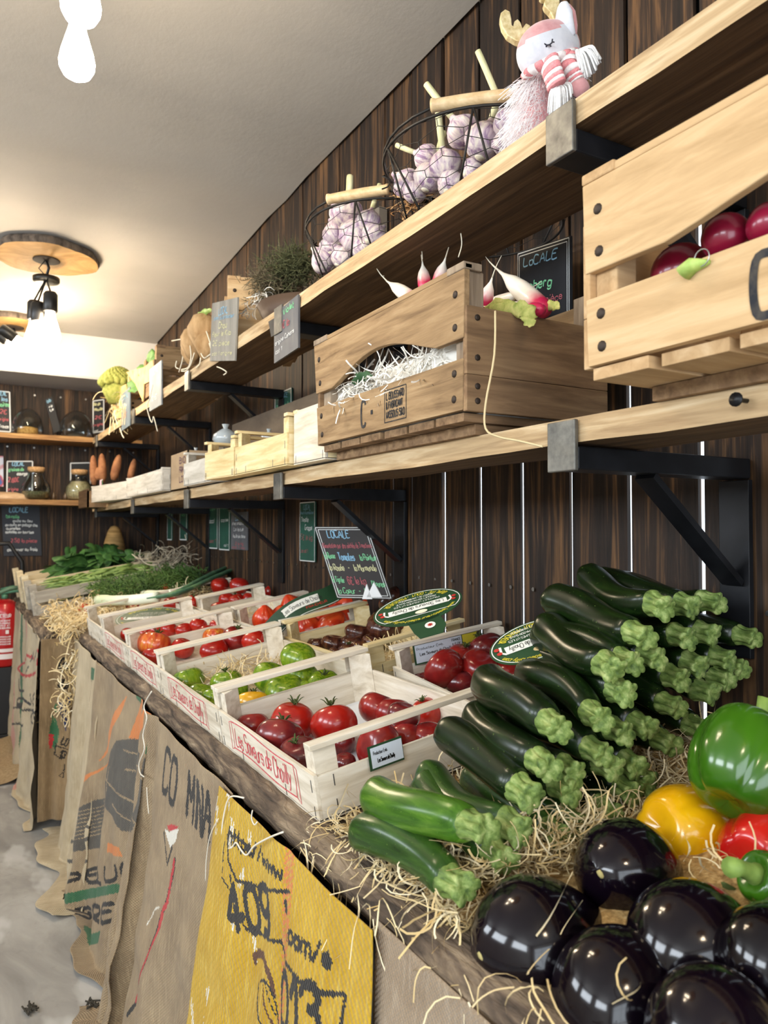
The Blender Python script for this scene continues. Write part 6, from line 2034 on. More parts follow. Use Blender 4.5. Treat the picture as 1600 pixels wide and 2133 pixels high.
string('short pale root hanging under the bluish slate', [P(u, v, X=.66) for u, v in ((250, 892), (254, 905), (258, 912))], .0026, M_ROOT)
# romanesco and cauliflower leaves
M_ROM = mat('romanesco_green', '#8f9446', .75, (60, 60, 60), [(.3, '#747b34'), (.5, '#8f9546'), (.75, '#aca75c')], 4, bump=.8, bscale=(160, 160, 160), bdist=.006)
c = P(247, 793, X=.70)
mb = MB(); R2 = random.Random(3)
for k in range(150):
    s = k / 149; a = k * 2.39996
    rr = .088 * math.sqrt(s); zz = .085 * (1 - s) ** .9 - .02
    r = .009 + .010 * s
    mb.lathe([(r * math.sin(PI * i / 8) if 0 < i < 8 else .0001, -r * math.cos(PI * i / 8) * 1.2) for i in range(9)], 10, Matrix.Translation(c + Vector((rr * math.cos(a), rr * math.sin(a), zz))) @ Matrix.Rotation(R2.uniform(-.5, .5), 4, 'X'))
mb.lathe([(.05, -.12), (.08, -.06), (.07, 0), (.03, .04)], 16, Matrix.Translation(c))
tag(mb.build('romanesco', M_ROM), 'yellow-green romanesco head on the far end of the upper shelf', 'romanesco')
M_LF = mat('fresh_leaf', '#3f6a2c', .6, (40, 40, 40), [(.3, '#315722'), (.7, '#5a8740')], 3, bump=.3)
for k, (pp, w, lb) in enumerate(((((268, 790), (280, 800), (288, 812)), .045, 'dark green leaf folded over the far honey crate, beside the romanesco'), (((288, 762), (296, 770), (302, 776)), .03, 'thin green leaf tip standing over the far honey crate'), (((305, 745), (314, 746), (322, 752)), .035, 'green leaf tuft at the corner of the brown crate'))):
    leaf_patch('green_leaf', lb, [P(u, v, X=.71) for u, v in pp], w, M_LF, 10 + k)
M_PAPERB = mat('kraft_paper', '#c9a468', .8, (20, 20, 20), [(.3, '#b98f55'), (.7, '#d9b980')], 3, bump=.2)
for k, (pp, lb) in enumerate(((((262, 775), (300, 765), (318, 750), (322, 790), (300, 800), (298, 838), (282, 800)), 'folded kraft paper lining standing out of the far honey crate'), (((232, 815), (262, 800), (262, 870), (238, 872)), 'kraft paper sheet hanging below the romanesco'))):
    q = [P(u, v, X=.695) for u, v in pp]; mb = MB(); n = len(q)
    mb.add(q + [p + Vector((.004, 0, 0)) for p in q], [tuple(range(n - 1, -1, -1)), tuple(range(n, 2 * n))] + [(i, (i + 1) % n, (i + 1) % n + n, i + n) for i in range(n)])
    tag(mb.build('paper_lining', M_PAPERB), lb, 'paper')
straw('wood_wool', 'straw strands hanging from the far end of the upper shelf below the romanesco', lambda r: (P(r.uniform(228, 262), r.uniform(822, 870), X=.69), (-1, 0, 0)), 70, (.05, .13), seed=47, droop=.25, w=.004)
# ================================================================== plush reindeer
M_PLP = mat('plush_pink', '#c98f91', .9, (60, 60, 60), [(.3, '#c08486'), (.7, '#d39d9d')], 3, sheen=.4)
M_PLW = mat('plush_white', '#c9cad2', .9, (60, 60, 60), [(.3, '#c0c2ca'), (.7, '#d3d4da')], 3, sheen=.4)
M_FUR = mat('white_fur', '#f6f3f4', .85, sheen=.3)
M_YARN = mat('white_yarn', '#eceae8', .9, (30, 30, 200), [(.3, '#dad8d6'), (.7, '#f4f3f1')], 3, bump=.4)
M_GOLD = mat('gold_fabric', '#cdb987', .45, (120, 120, 120), [(.3, '#b7a06a'), (.7, '#e3d5ab')], 4, metal=.25, bump=.3)
M_NOSE = mat('beige_pompom', '#e2c9b0', .8, sheen=.4)
M_LASH = mat('dark_thread', '#2a2a33', .8)
M_SCP = mat('scarf_pink_knit', '#d9868a', .95, (300, 300, 300), [(.3, '#cf7a80'), (.7, '#e49a9b')], 2, bump=.5)
M_SCW = mat('scarf_white_knit', '#f0e8e6', .95, (300, 300, 300), [(.3, '#e4dbd9'), (.7, '#f8f2f0')], 2, bump=.5)
M_TAGR = mat('tag_dark_red', '#6e2323', .5)
D0 = 1.16
pb = P(1140, 200, d=D0)
plush = thing('plush_reindeer', 'pink and white plush reindeer with golden antlers and striped scarf, leaning on the upper shelf', 'plush toy', (pb.x, pb.y, Z2))
PB = plush.location.copy()
q = lambda u, v, d=0: P(u, v, d=D0 + d) - PB


def tub(name, pts, rad, m, n=16, flat=1.0, label=None):
    mb = MB(); mb.tube(smoothline([tuple(p) for p in pts], 4), np.interp(np.linspace(0, 1, (len(pts) - 1) * 4 + 1), np.linspace(0, 1, len(pts)), rad), n, flat=flat)
    return mb.build(name, m, plush, label=label)


k = D0 / F
body = tub('body', [q(1132, 370, .02), q(1132, 300, .02), q(1138, 230, .02), q(1145, 170, .02), q(1148, 140, .02)], [.040, .044, .040, .034, .028], M_PLP, 24)
# head: pink hood at the back and top, white face in front
hc = q(1143, 108, .01)
fz = (-FW * .62 - RT * .25 - UP * .30).normalized()
mb = MB(); vs, fs = [], []
nu, nv = 40, 24
axs = (RT * .94 + UP * .34).normalized(); ax2 = fz; ax3 = axs.cross(fz).normalized()
if ax3.z < 0: ax3 = -ax3
for j in range(nv + 1):
    for i in range(nu):
        th, ph = PI * j / nv, 2 * PI * i / nu
        d = axs * (math.sin(th) * math.cos(ph) * .052) + ax2 * (math.sin(th) * math.sin(ph) * .043) + ax3 * (math.cos(th) * .044)
        vs.append(hc + d)
for j in range(nv):
    for i in range(nu):
        a, b = j * nu + i, j * nu + (i + 1) % nu
        fs.append((a, b, b + nu, a + nu))
for f in fs:
    pass
mb.add(vs, fs, 0, True)
for i, f in enumerate(fs):
    cc = sum((Vector(vs[t]) for t in f), Vector()) / 4 - hc
    zc3 = cc.dot(ax3) / .044; yc3 = cc.dot(ax2) / .043
    mb.m[i] = 1 if (zc3 < .52 + .10 * cc.dot(axs) / .05 and yc3 > -.35) else 0
mb.build('head', [M_PLP, M_PLW], plush)
mb = MB()


def onface(u, v):
    r = ray(u, v).normalized(); o = CAM - PB - hc
    # ellipsoid hit
    s = lambda w: Vector((w.dot(axs) / .0528, w.dot(ax2) / .0438, w.dot(ax3) / .0448))
    a_, b_ = s(r), s(o)
    A, B, C2 = a_.dot(a_), 2 * a_.dot(b_), b_.dot(b_) - 1
    dd = B * B - 4 * A * C2
    t = (-B - math.sqrt(max(dd, 0))) / (2 * A)
    return CAM + r * t - PB


for ln2 in (((1134, 91), (1139, 94), (1145, 93), (1150, 89), (1151, 81)), ((1139, 94), (1138, 98)), ((1145, 93), (1148, 97)), ((1150, 87), (1155, 88))):
    mb.tube([onface(*p) for p in ln2], .0011, 6)
mb.build('closed_eye', M_LASH, plush, label='stitched closed eyelid with lashes')
mb = MB(); r = .0095
mb.lathe([(r * math.sin(PI * i / 12) if 0 < i < 12 else .0001, -r * math.cos(PI * i / 12)) for i in range(13)], 18, Matrix.Translation(q(1090, 107, -.005))); mb.build('nose', M_NOSE, plush, label='beige ball nose')
mb = MB(); mb.tube([q(1080, 122), q(1090, 124), q(1096, 135), q(1096, 148)], [.004, .008, .008, .004], 12); mb.build('side_ear', M_PLW, plush)


def antler(px, d):
    c = sum((q(u, v, d) for u, v in px), Vector()) / len(px)
    M = Matrix.Translation(c) @ Matrix((RT, UP, -FW)).transposed().to_4x4()
    poly = [((q(u, v, d) - c).dot(RT), (q(u, v, d) - c).dot(UP)) for u, v in px]
    poly = poly[::-1]
    mb = MB(); mb.prism(poly, -.007, .007, M)
    o = mb.build('antler', M_GOLD, plush, bevel=.004, label='padded golden antler'); return o


antler([(1042, 32), (1051, 25), (1061, 30), (1064, 44), (1065, 58), (1068, 60), (1070, 50), (1077, 45), (1083, 52), (1087, 64), (1090, 60), (1094, 54), (1102, 58), (1110, 70), (1116, 80), (1104, 96), (1090, 96), (1072, 90), (1056, 80), (1045, 62), (1041, 46)], .01)
antler([(1124, -2), (1128, 2), (1136, 3), (1131, 12), (1134, 20), (1144, 30), (1150, 42), (1154, 56), (1164, 54), (1162, 38), (1164, 16), (1164, -6), (1158, -22), (1148, -28), (1138, -18), (1128, -14)], .02)
e0 = tub('ear', [q(1188, 78, .0), q(1181, 62, -.004), q(1174, 36, -.004), q(1172, 12, 0), (q(1174, 5, 0))], [.010, .014, .017, .010, .003], M_PLW, 16, .55)
tub('ear_back', [q(1190, 80, .008), q(1188, 60, .008), q(1184, 34, .008), q(1178, 12, .008)], [.010, .014, .014, .006], M_PLP, 14, .6)
# scarf: striped rings and two tails
def striped(name, pts, r, n, flat=.6, start=0):
    fine = [Vector(p) for p in smoothline([tuple(p) for p in pts], 8)]
    mb = MB(); K = len(fine) - 1
    for s in range(n):
        a, b = int(K * s / n), int(K * (s + 1) / n)
        rr = [r * (1 + .06 * math.sin(PI * i / max(1, b - a))) for i in range(b - a + 1)]
        mb.tube(fine[a:b + 1], rr, 14, (s + start) % 2, flat=flat)
    return mb.build(name, [M_SCP, M_SCW], plush)


striped('scarf_wrap', [q(1097, 158, .0), q(1104, 150, -.03), q(1125, 138, -.045), q(1150, 124, -.045), q(1180, 112, -.03), q(1195, 108, .0)], .0095, 11)
striped('scarf_tail', [q(1144, 128, -.05), q(1150, 148, -.055), q(1156, 166, -.055), q(1160, 180, -.055)], .0165, 7, .6)
striped('scarf_tail', [q(1186, 118, -.03), q(1188, 140, -.045), q(1195, 160, -.045), q(1200, 172, -.045)], .0135, 8, .7)
tub('foot', [q(1202, 196, -.035), q(1206, 186, -.04), q(1200, 172, -.04)], [.013, .016, .013], M_PLP, 16)


def tassel(pts0, tips, n, label):
    mb = MB(); r = random.Random(len(tips) * 3 + n)
    for i in range(n):
        s = i / (n - 1); f = s * (len(tips) - 1); j = min(int(f), len(tips) - 2)
        tu, tv = tips[j][0] + (tips[j + 1][0] - tips[j][0]) * (f - j), tips[j][1] + (tips[j + 1][1] - tips[j][1]) * (f - j)
        a = q(*pts0, -.045 - .008 * r.random()); b = q(tu + r.uniform(-2, 2), tv + r.uniform(-4, 3), -.045 + r.uniform(-.012, .012))
        m = a.lerp(b, .45) + Vector((0, 0, .006)) + RT * ((s - .5) * .012) - FW * .006
        mb.tube(smoothline([tuple(a), tuple(m), tuple(b)], 4), .0016, 6)
    return mb.build('tassel', M_YARN, plush, label=label)


tassel((1163, 178), [(1142, 236), (1160, 240), (1178, 226), (1192, 198)], 34, 'white yarn tassel under the striped scarf end')
tassel((1206, 104), [(1206, 140), (1222, 168), (1240, 150), (1252, 128), (1244, 116)], 44, 'white yarn tassel by the shelf edge')
mb = MB(); r = random.Random(77)
for i in range(3600):
    s = r.random(); ang = r.uniform(0, 2 * PI)
    ctr = q(1131 + 12 * s, 330 - 165 * s, .02)
    rad0 = .045 - .010 * s
    dr = (RT * math.cos(ang) - Vector((FW.x, FW.y, 0)).normalized() * math.sin(ang))
    if math.cos(ang) > .72 and r.random() < .8: continue
    p0 = ctr + dr * rad0 * .92
    L = r.uniform(.022, .055); d = (dr * .9 + Vector((0, 0, -.75)) + Vector((r.uniform(-.6, .6), r.uniform(-.6, .6), r.uniform(-.5, .6)))).normalized()
    d2 = (d + Vector((0, 0, -.6))).normalized()
    mb.ribbon([p0, p0 + d * L * .5, p0 + d * L * .5 + d2 * L * .5], .0009, dr.cross(d) + Vector((.01, 0, 0)))
fo = mb.build('fur_skirt', M_FUR, plush, label='long white fur'); fo['kind'] = 'stuff'
mb = MB(); a = q(1190, 78, .02); mb.add([a, q(1212, 100, .03), q(1206, 108, .03), q(1193, 100, .02)] + [p + FW * .001 for p in (a, q(1212, 100, .03), q(1206, 108, .03), q(1193, 100, .02))], [(0, 1, 2, 3), (7, 6, 5, 4)]); mb.build('care_tag', M_TAGR, plush)

# ================================================================== end wall: boards, jars, domes
M_GL = mat('clear_glass', '#ffffff', .03)
_n, _l = M_GL.node_tree.nodes, M_GL.node_tree.links
_t = _n.new('ShaderNodeBsdfTransparent'); _t.inputs[0].default_value = (.90, .92, .92, 1)
_g = _n.new('ShaderNodeBsdfGlossy'); _g.inputs['Roughness'].default_value = .04
_w = _n.new('ShaderNodeLayerWeight'); _w.inputs[0].default_value = .22
_m = _n.new('ShaderNodeMixShader')
_l.new(_w.outputs[1], _m.inputs[0]); _l.new(_t.outputs[0], _m.inputs[1]); _l.new(_g.outputs[0], _m.inputs[2])
_l.new(_m.outputs[0], _n['Material Output'].inputs[0])
M_CORK = mat('cork', '#b48a5e', .85, (80, 80, 80), [(.3, '#97703f'), (.7, '#caa478')], 3, bump=.3)
YE = 5.05


def eb(label, tlp, trp, blp, m, lines, Y=YE, **kw):
    return sign(label, P(*tlp, Y=Y), P(*trp, Y=Y), P(*blp, Y=Y), m, lines, inset=.006, bw=.007, thick=.008, name='chalkboard', **kw)


eb('black chalkboard cut off by the left edge, left of the first glass dome', (-30, 810), (22, 815), (-28, 898), M_BLKB, [('LOCAL', 'b', .45, .12, .4, .1, .004), ('les', 'b', .6, .25, .3, .1, .004), ('poires', 'g', .5, .38, .45, .1, .005), ('2€', 'r', .55, .56, .3, .1, .005), ('origine', 'r', .5, .72, .4, .08, .004), ('France', 'w', .5, .9, .4, .08, .004)], Y=5.08)
eb('narrow chalkboard leaning sideways between the two glass domes', (93, 832), (108, 826), (112, 902), M_BLKB, [('bb', 'b', .2, .12, .6, .08, .004), ('riz', 'w', .3, .28, .5, .07, .004), ('Le', 'w', .3, .38, .5, .07, .004)], Y=5.08, border=False)
eb('black chalkboard at the right end of the upper end shelf, under the romanesco', (192, 834), (218, 830), (192, 904), M_BLKB, [('Riz de', 'y', .1, .17, .55, .08, .005), ('Nouille', 'y', .2, .33, .65, .08, .005), ('2€', 'r', .2, .58, .6, .09, .005), ('origine', 'r', .1, .78, .8, .07, .004), ('cat', 'w', .1, .95, .4, .06, .004)], Y=5.08)
eb('black chalkboard headed LOCAL behind the first corked jar', (13, 959), (70, 959), (12, 1032), M_BLKB, [('LOCAL', 'b', .22, .15, .45, .11, .005), ('graines de', 'g', .1, .30, .55, .09, .005), ('courge', 'w', .40, .42, .38, .09, .005), ('2.60€', 'r', .08, .62, .4, .12, .005), ('origine', 'r', .06, .86, .4, .09, .004)], Y=5.10)
eb('chalkboard behind the round corked jar of grain', (145, 963), (190, 962), (145, 1020), M_BLKB, [], Y=5.12)
eb('large dim chalkboard hung on the end wall below the shelves', (3, 1052), (82, 1054), (8, 1158), mat('grey_board', '#2d3038', .6), [('LOCALE', 'b', .2, .13, .5, .09, .006), ('les radis', 'g', .1, .25, .35, .06, .006), ('cuits au feu,', 'w', .28, .33, .55, .05, .004), ('ou cuits en potage des', 'w', .08, .41, .85, .055, .004), ('quenelles,', 'w', .1, .48, .4, .05, .004), ('salades ou tourtes', 'w', .07, .55, .75, .05, .004), ('2.50 la piece', 'r', .2, .73, .7, .07, .005), ('conserver au frais', 'w', .1, .90, .8, .06, .005)], Y=BY - .0105, border=False)
eb('red, white and blue printed poster at the left edge beside the LOCAL chalkboard', (-26, 948), (7, 950), (-26, 1012), mat('poster', '#d8c6cb', .6, (14, 14, 14), [(.42, '#d9dbe6'), (.52, '#c24a50'), (.62, '#41639c')], 1), [], Y=BY - .0105, border=False)


def dome(u, vt, vb, rp, label):
    c = P(u, vb, Y=5.04); d = depth(c); r = rp * d / F; h = (vb - vt) * d / F; zb = 1.778
    t = thing('glass_dome', label, 'jar', (c.x, c.y, zb), group='glass domes on the end shelf')
    mb = MB(); K = 16
    outer = [(r * .86, .004), (r * .96, .1 * h)] + [(r * math.cos(PI / 2 * i / K) if i < K else .001, .25 * h + .75 * h * math.sin(PI / 2 * i / K)) for i in range(K + 1)]
    inner = [(max(.0008, a - .003), b - (.003 if i > 2 else 0)) for i, (a, b) in enumerate(outer)]
    mb.lathe(outer + inner[::-1], 32); mb.build('glass', M_GL, t)
    mb = MB(); mb.lathe([(r * .88, .0), (r * .9, .006), (r * .80, .0075)], 32); mb.build('tray', M_CORK, t)
    return t, r


t, r = dome(58, 840, 898, 30, 'left glass dome on the upper end shelf, over an amber cheese round')
mb = MB(); mb.lathe([(r * .62, .009), (r * .68, .02), (r * .64, .05), (r * .3, .058)], 24); o = mb.build('grain_heap', mat('amber_grain', '#b98a45', .7, (90, 90, 90), [(.3, '#9a6f30'), (.7, '#d0a863')], 3, bump=.4), t)
t, r = dome(159, 843, 902, 33, 'right glass dome on the upper end shelf, darker inside')
mb = MB(); mb.lathe([(r * .6, .009), (r * .62, .02), (r * .4, .03)], 24); mb.build('grain_heap', mat('dark_grain', '#3d3a33', .7), t)


def corked(u, vt, vb, rp, neck, label, fill, fh):
    c = P(u, vb, Y=5.03); d = depth(c); r = rp * d / F; h = (vb - vt) * d / F; rn = neck * d / F; zb = 1.386
    t = thing('corked_jar', label, 'jar', (c.x, c.y, zb), group='corked jars on the end shelf')
    prof = [(r * .55, .002), (r * .9, .08 * h), (r, .28 * h), (r * .92, .46 * h), (r * .6, .66 * h), (rn, .76 * h), (rn * .96, .86 * h), (rn * 1.05, .9 * h)]
    inn = [(max(a - .003, .001), b + .002) for a, b in prof]
    mb = MB(); mb.lathe(prof + inn[::-1], 32); mb.build('glass', M_GL, t)
    mb = MB(); mb.lathe([(rn * .9, .84 * h), (rn * 1.1, .9 * h), (rn * 1.12, .985 * h), (rn * 1.0, h)], 24); mb.build('cork', M_CORK, t)
    mb = MB(); mb.lathe([(r * .5, .006), (r * .86, .08 * h), (r * .95, .26 * h)] + ([(r * .88, .45 * h), (r * .56, .62 * h)] if fh > .5 else []) + [(.004, fh * h)], 28)
    mb.build('contents', fill, t)
    return t


corked(75, 964, 1033, 29, 15, 'corked glass jar with a shallow layer of dark seeds', mat('dark_seeds', '#4a4a30', .8, (120, 120, 120), [(.3, '#33331f'), (.7, '#6a6a48')], 3), .16)
corked(165, 968, 1033, 28, 15, 'round corked glass jar filled with pale grain', mat('pale_grain', '#a89c74', .8, (140, 140, 140), [(.3, '#8a7f5a'), (.7, '#c4ba92')], 3), .60)
for k, u in enumerate((112, 136)):
    c = P(u, 1033, Y=5.03); mb = MB(); mb.lathe([(.012, 0), (.014, .02), (.013, .035), (.007, .042), (.007, .052)], 14)
    tag(mb.build('vial', mat('vial_dark', '#4a3a28', .3), loc=(c.x, c.y, 1.386)), 'tiny dark vial between the two corked jars, %s one' % ('left' if k == 0 else 'right'), 'bottle')
c = P(12, 1028, Y=5.0)
mb = MB(); mb.lathe([(.13, 0), (.135, .004), (.12, .03), (.06, .045), (.001, .047)], 36, Matrix.Diagonal((1, .55, 1, 1)).to_4x4()); tag(mb.build('bread_board', mat('tan_bowl', '#b99a78', .7, (12, 12, 40), [(.3, '#a68664'), (.7, '#cbb08f')], 3), loc=(c.x, 5.03, 1.386)), 'upturned tan wooden bowl at the left end of the lower end shelf', 'bowl')

# ================================================================== fire extinguisher
M_RED = mat('extinguisher_red', '#a81319', .3, coat=.4)
M_RUB = mat('rubber_black', '#131315', .5)
c = P(8, 1385, d=4.35); ez = c.z
t = thing('fire_extinguisher', 'red fire extinguisher on a black stand at the left edge by the end wall', 'fire extinguisher', (c.x, c.y, 0))
mb = MB(); mb.lathe([(.078, ez), (.084, ez + .01), (.084, ez + .31), (.075, ez + .35), (.045, ez + .375), (.022, ez + .385)], 36); b = mb.build('cylinder', M_RED, t)
mb = MB(); n = Vector((-FW.x, -FW.y, 0)).normalized(); up = Vector((0, 0, 1))
K = 14
for z0, z1, mi in ((ez + .045, ez + .075, 1), (ez + .085, ez + .105, 1)):
    vs = []
    for i in range(K + 1):
        a = math.atan2(n.y, n.x) + (i / K - .5) * 2.2
        for z in (z0, z1): vs.append((.0848 * math.cos(a), .0848 * math.sin(a), z))
    mb.add(vs, [(2 * i, 2 * i + 2, 2 * i + 3, 2 * i + 1) for i in range(K)], mi, True)
def cyl_text(txt, z, h, a0, a1, w, mi=0):
    ln, tw = text_lines(txt, 1.0, slant=0, jit=0)
    for pl in ln:
        q2 = []
        for x, y in pl:
            a = math.atan2(n.y, n.x) + a0 + (a1 - a0) * x / tw
            q2.append((.0852 * math.cos(a), .0852 * math.sin(a), z + y * h))
        am = math.atan2(n.y, n.x) + (a0 + a1) / 2
        mb.ribbon(q2, w, Vector((math.cos(am), math.sin(am), 0)), mi)
cyl_text('EXTINCTEUR', ez + .285, .018, -.4, .9, .003, 1)
for i, tx in enumerate(('EAU AVEC ADDITIF', 'TOURNER LA GOUPILLE', 'DIRIGER LE JET', 'A LA BASE DES FLAMMES')): cyl_text(tx, ez + .262 - .014 * i, .008, -.1, .85, .0016, 1)
for i in range(4): cyl_text('UTILISABLE SUR FEUX DE CLASSE', ez + .17 - .014 * i, .007, -.3, .9, .0014, 1)
for k in (-.1, .55):
    vs = [(.0852 * math.cos(math.atan2(n.y, n.x) + k + dx), .0852 * math.sin(math.atan2(n.y, n.x) + k + dx), ez + .19 + dz) for dx, dz in ((0, 0), (.2, 0), (.2, .022), (0, .022))]
    mb.add(vs, [(0, 1, 2, 3)], 1)
mb.build('label', [M_RED, mat('label_white', '#d9d2d2', .5)], t, label='white printed instructions')
mb = MB(); mb.tube([(0, 0, ez + .38), (0, 0, ez + .41)], .018, 12); mb.tube([(-.02, 0, ez + .415), (.06, -.02, ez + .43), (.10, -.03, ez + .425)], [.008, .009, .006], 8); mb.tube([(-.02, 0, ez + .44), (.05, -.02, ez + .46)], [.008, .006], 8)
mb.build('valve', mat('valve_green', '#4c7a62', .4, metal=.3), t)
mb = MB(); mb.tube([(.0, .0, ez + .40), (.03, .02, ez + .5), (-.02, .03, ez + .66), (-.12, .02, ez + .70), (.02, .03, ez + .71), (.09, .03, ez + .60), (.10, .02, ez + .40), (.10, .02, ez + .2)][3:], .013, 10); mb.build('hose', M_RUB, t)
mb = MB(); mb.box(-.11, .11, -.09, .11, 0, .03); mb.box(-.10, .10, .05, .09, .03, ez - .002); mb.box(-.09, .09, -.08, .06, .03, ez - .003); mb.build('stand', M_RUB, t, bevel=.004)
c = P(25, 1226, d=4.3)
mb = MB(); mb.tube([P(-14, 1240, d=4.25), P(20, 1226, d=4.3), P(56, 1221, d=4.35)], .011, 8); tag(mb.build('green_cane', mat('cane_green', '#56735a', .5)), 'dark green cane lying across above the extinguisher', 'cane')

# ================================================================== greens and crates at the far end
def pile_leaves(name, label, cat, n, spawn, L, w, m, seed, up=.5):
    r = random.Random(seed); mb = MB()
    for k in range(n):
        p = Vector(spawn(r)); d = Vector((r.gauss(0, 1), r.gauss(0, 1), r.gauss(up, .5))).normalized(); ll = r.uniform(*L); ww = w * r.uniform(.6, 1.2)
        sd = d.cross(Vector((r.gauss(0, .5), r.gauss(0, .5), 1))).normalized(); nn2 = d.cross(sd)
        S2 = 5; vs, fs = [], []
        for i in range(S2 + 1):
            s = i / S2; c2 = p + d * ll * s - Vector((0, 0, 1)) * ll * .5 * s * s; q2 = ww * math.sin(PI * (.08 + .88 * s)) ** .8
            vs += [c2 - sd * q2 + nn2 * q2 * .35, c2 + nn2 * .003 * math.sin(i * 2), c2 + sd * q2 + nn2 * q2 * .35]
        for i in range(S2):
            for j in range(2): fs.append((i * 3 + j, i * 3 + j + 1, (i + 1) * 3 + j + 1, (i + 1) * 3 + j))
        mb.add(vs, fs, 0, True, tag=r.random())
    return tag(mb.build(name, m), label, cat, kind='stuff')


M_SPIN = mat('spinach_green', '#37592f', .5, (20, 20, 20), [(.3, '#24421f'), (.5, '#3b6231'), (.75, '#5f8a45')], 3, spec=.4)
M_BEAN = mat('bean_green', '#6f8a45', .5, (25, 25, 25), [(.3, '#557236'), (.7, '#8fa85c')], 3)
M_DILL = mat('dill_green', '#3d5a28', .7, (25, 25, 25), [(.3, '#29431c'), (.7, '#5f8238')], 3)


def onp(u, v, h): return Pt(u, v, h)


def crate_far(label, x0, x1, y0, y1, h, z=None, mats=(OW1X, OW1), group='rough crates of greens at the far end'):
    t = thing('greens_crate', label, 'crate', (x0, (y0 + y1) / 2, tz(x0) + .004), (0, -ANG, 0), group)
    D = (x1 - x0) / math.cos(ANG); W2 = (y1 - y0) / 2
    for nm, b in (('front_board', (0, .01, -W2, W2)), ('back_board', (D - .01, D, -W2, W2))):
        mb = MB(); mb.box(*b, .004, h * .45); mb.box(*b, h * .52, h); mb.build(nm, mats[1], t, bevel=.001)
    for b in ((.01, D - .01, -W2, -W2 + .008), (.01, D - .01, W2 - .008, W2)):
        mb = MB(); mb.box(*b, .004, h * .45); mb.box(*b, h * .55, h * .95); mb.build('side_board', mats[0], t, bevel=.001)
    for x in (-.012, D - .03):
        for s in (-1, 1):
            mb = MB(); y = s * (W2 - .02); mb.box(x, x + .034, y - .018, y + .018, .004, h + .03); mb.build('post', mats[0], t, bevel=.002)
    mb = MB(); mb.box(0, D, -W2, W2, 0, .004); mb.build('bottom', mats[1], t)
    return t


PAL = (wood('pale_post_x', ('#b5a07c', '#d2c19e', '#e3d6b8'), 'X', 40, 5), wood('pale_post_y', ('#b5a07c', '#d2c19e', '#e3d6b8'), 'Y', 40, 5))
GRY = (wood('grey_board_x', ('#8d8577', '#a79f90', '#bdb5a6'), 'X', 40, 5), wood('grey_board_y', ('#8d8577', '#a79f90', '#bdb5a6'), 'Y', 40, 5))
crate_far('pale crate at the far left corner of the greens, nearest the end wall', .315, .70, 4.74, 5.10, .17, mats=PAL)
crate_far('whitish crate of dark leafy greens, middle of the three at the far end', .315, .96, 4.30, 4.72, .17, mats=PAL)
crate_far('grey crate of green beans, closest of the three at the far end', .32, .92, 3.92, 4.28, .14, mats=GRY)
pile_leaves('leafy_greens', 'heap of dark leafy greens in the far crates', 'leafy greens', 520, lambda r: (lambda x: (x, r.uniform(4.34, 5.05), tz(x) + .10 + .12 * r.random() * min(1, (x - .30) / .3)))(r.uniform(.52, .83)), (.08, .2), .032, M_SPIN, 61)
r = random.Random(62); mb = MB()
for k in range(420):
    x, y = r.uniform(.46, .9), r.uniform(3.95, 4.26); a = r.uniform(-.9, .9) + (PI if r.random() < .5 else 0); L = r.uniform(.09, .16); z = tz(x) + .07 + .085 * r.random()
    d = Vector((math.cos(a), math.sin(a), TS * math.cos(a) + r.uniform(-.15, .15))); p = Vector((x, y, z))
    mb.tube([p, p + d * L * .35 + Vector((0, 0, .008)), p + d * L * .7 + Vector((0, 0, .006)), p + d * L], [.003, .0058, .0055, .0015], 6)
tag(mb.build('green_beans', M_BEAN), 'heap of slender green beans in the closest far crate', 'green beans', kind='stuff')
r = random.Random(63); mb = MB()
for k in range(1500):
    x, y = r.uniform(.55, 1.0), r.uniform(3.42, 3.88)
    p = Vector((x, y, tz(x) + .05 + .09 * r.random())); d = Vector((r.gauss(-.3, .7), r.gauss(0, .7), r.gauss(.4, .5))).normalized(); L = r.uniform(.03, .09)
    mb.tube([p, p + d * L * .6, p + d * L - Vector((0, 0, L * .3))], [.0022, .0018, .0006], 4, cap=False)
tag(mb.build('dill_tops', M_DILL), 'feathery heap of dark green fennel and dill tops', 'herbs', kind='stuff')
straw('wood_wool', 'dry greyish wood wool heap against the wall behind the dill', lambda r: (lambda x: ((x, r.uniform(3.75, 4.25), tz(x) + .08 + .14 * r.random()), (-.3, 0, 1)))(r.uniform(.84, 1.03)), 420, (.05, .12), seed=64, w=.004, mats=mat('grey_wool', '#b3a58c', .8, (3, 3, 3), [(.3, '#9a8c74'), (.7, '#c9bda6')], 2))
straw('wood_wool', 'wood wool between the onions, carrots and leeks', lambda r: (lambda x: ((x, r.uniform(3.15, 3.9), tz(x) + .02 + .05 * r.random()), (-.2, 0, 1)))(r.uniform(.36, 1.0)), 900, (.04, .10), seed=65, w=.0035)
# wicker cone
c = P(238, 1150, Y=5.05); mb = MB(); rr = 24 * depth(c) / F
mb.lathe([(rr, -.02), (rr * .96, .01), (rr * .78, .08), (rr * .52, .14), (rr * .30, .165), (.001, .172)], 28, None, 0, True)
tag(mb.build('straw_hat_cone', mat('tan_wicker', '#a98550', .8, (10, 10, 70), [(.3, '#8d6b3a'), (.7, '#c09b62')], 3, bump=.4), loc=c), 'tan wicker cone standing behind the leafy greens at the end wall', 'basket')


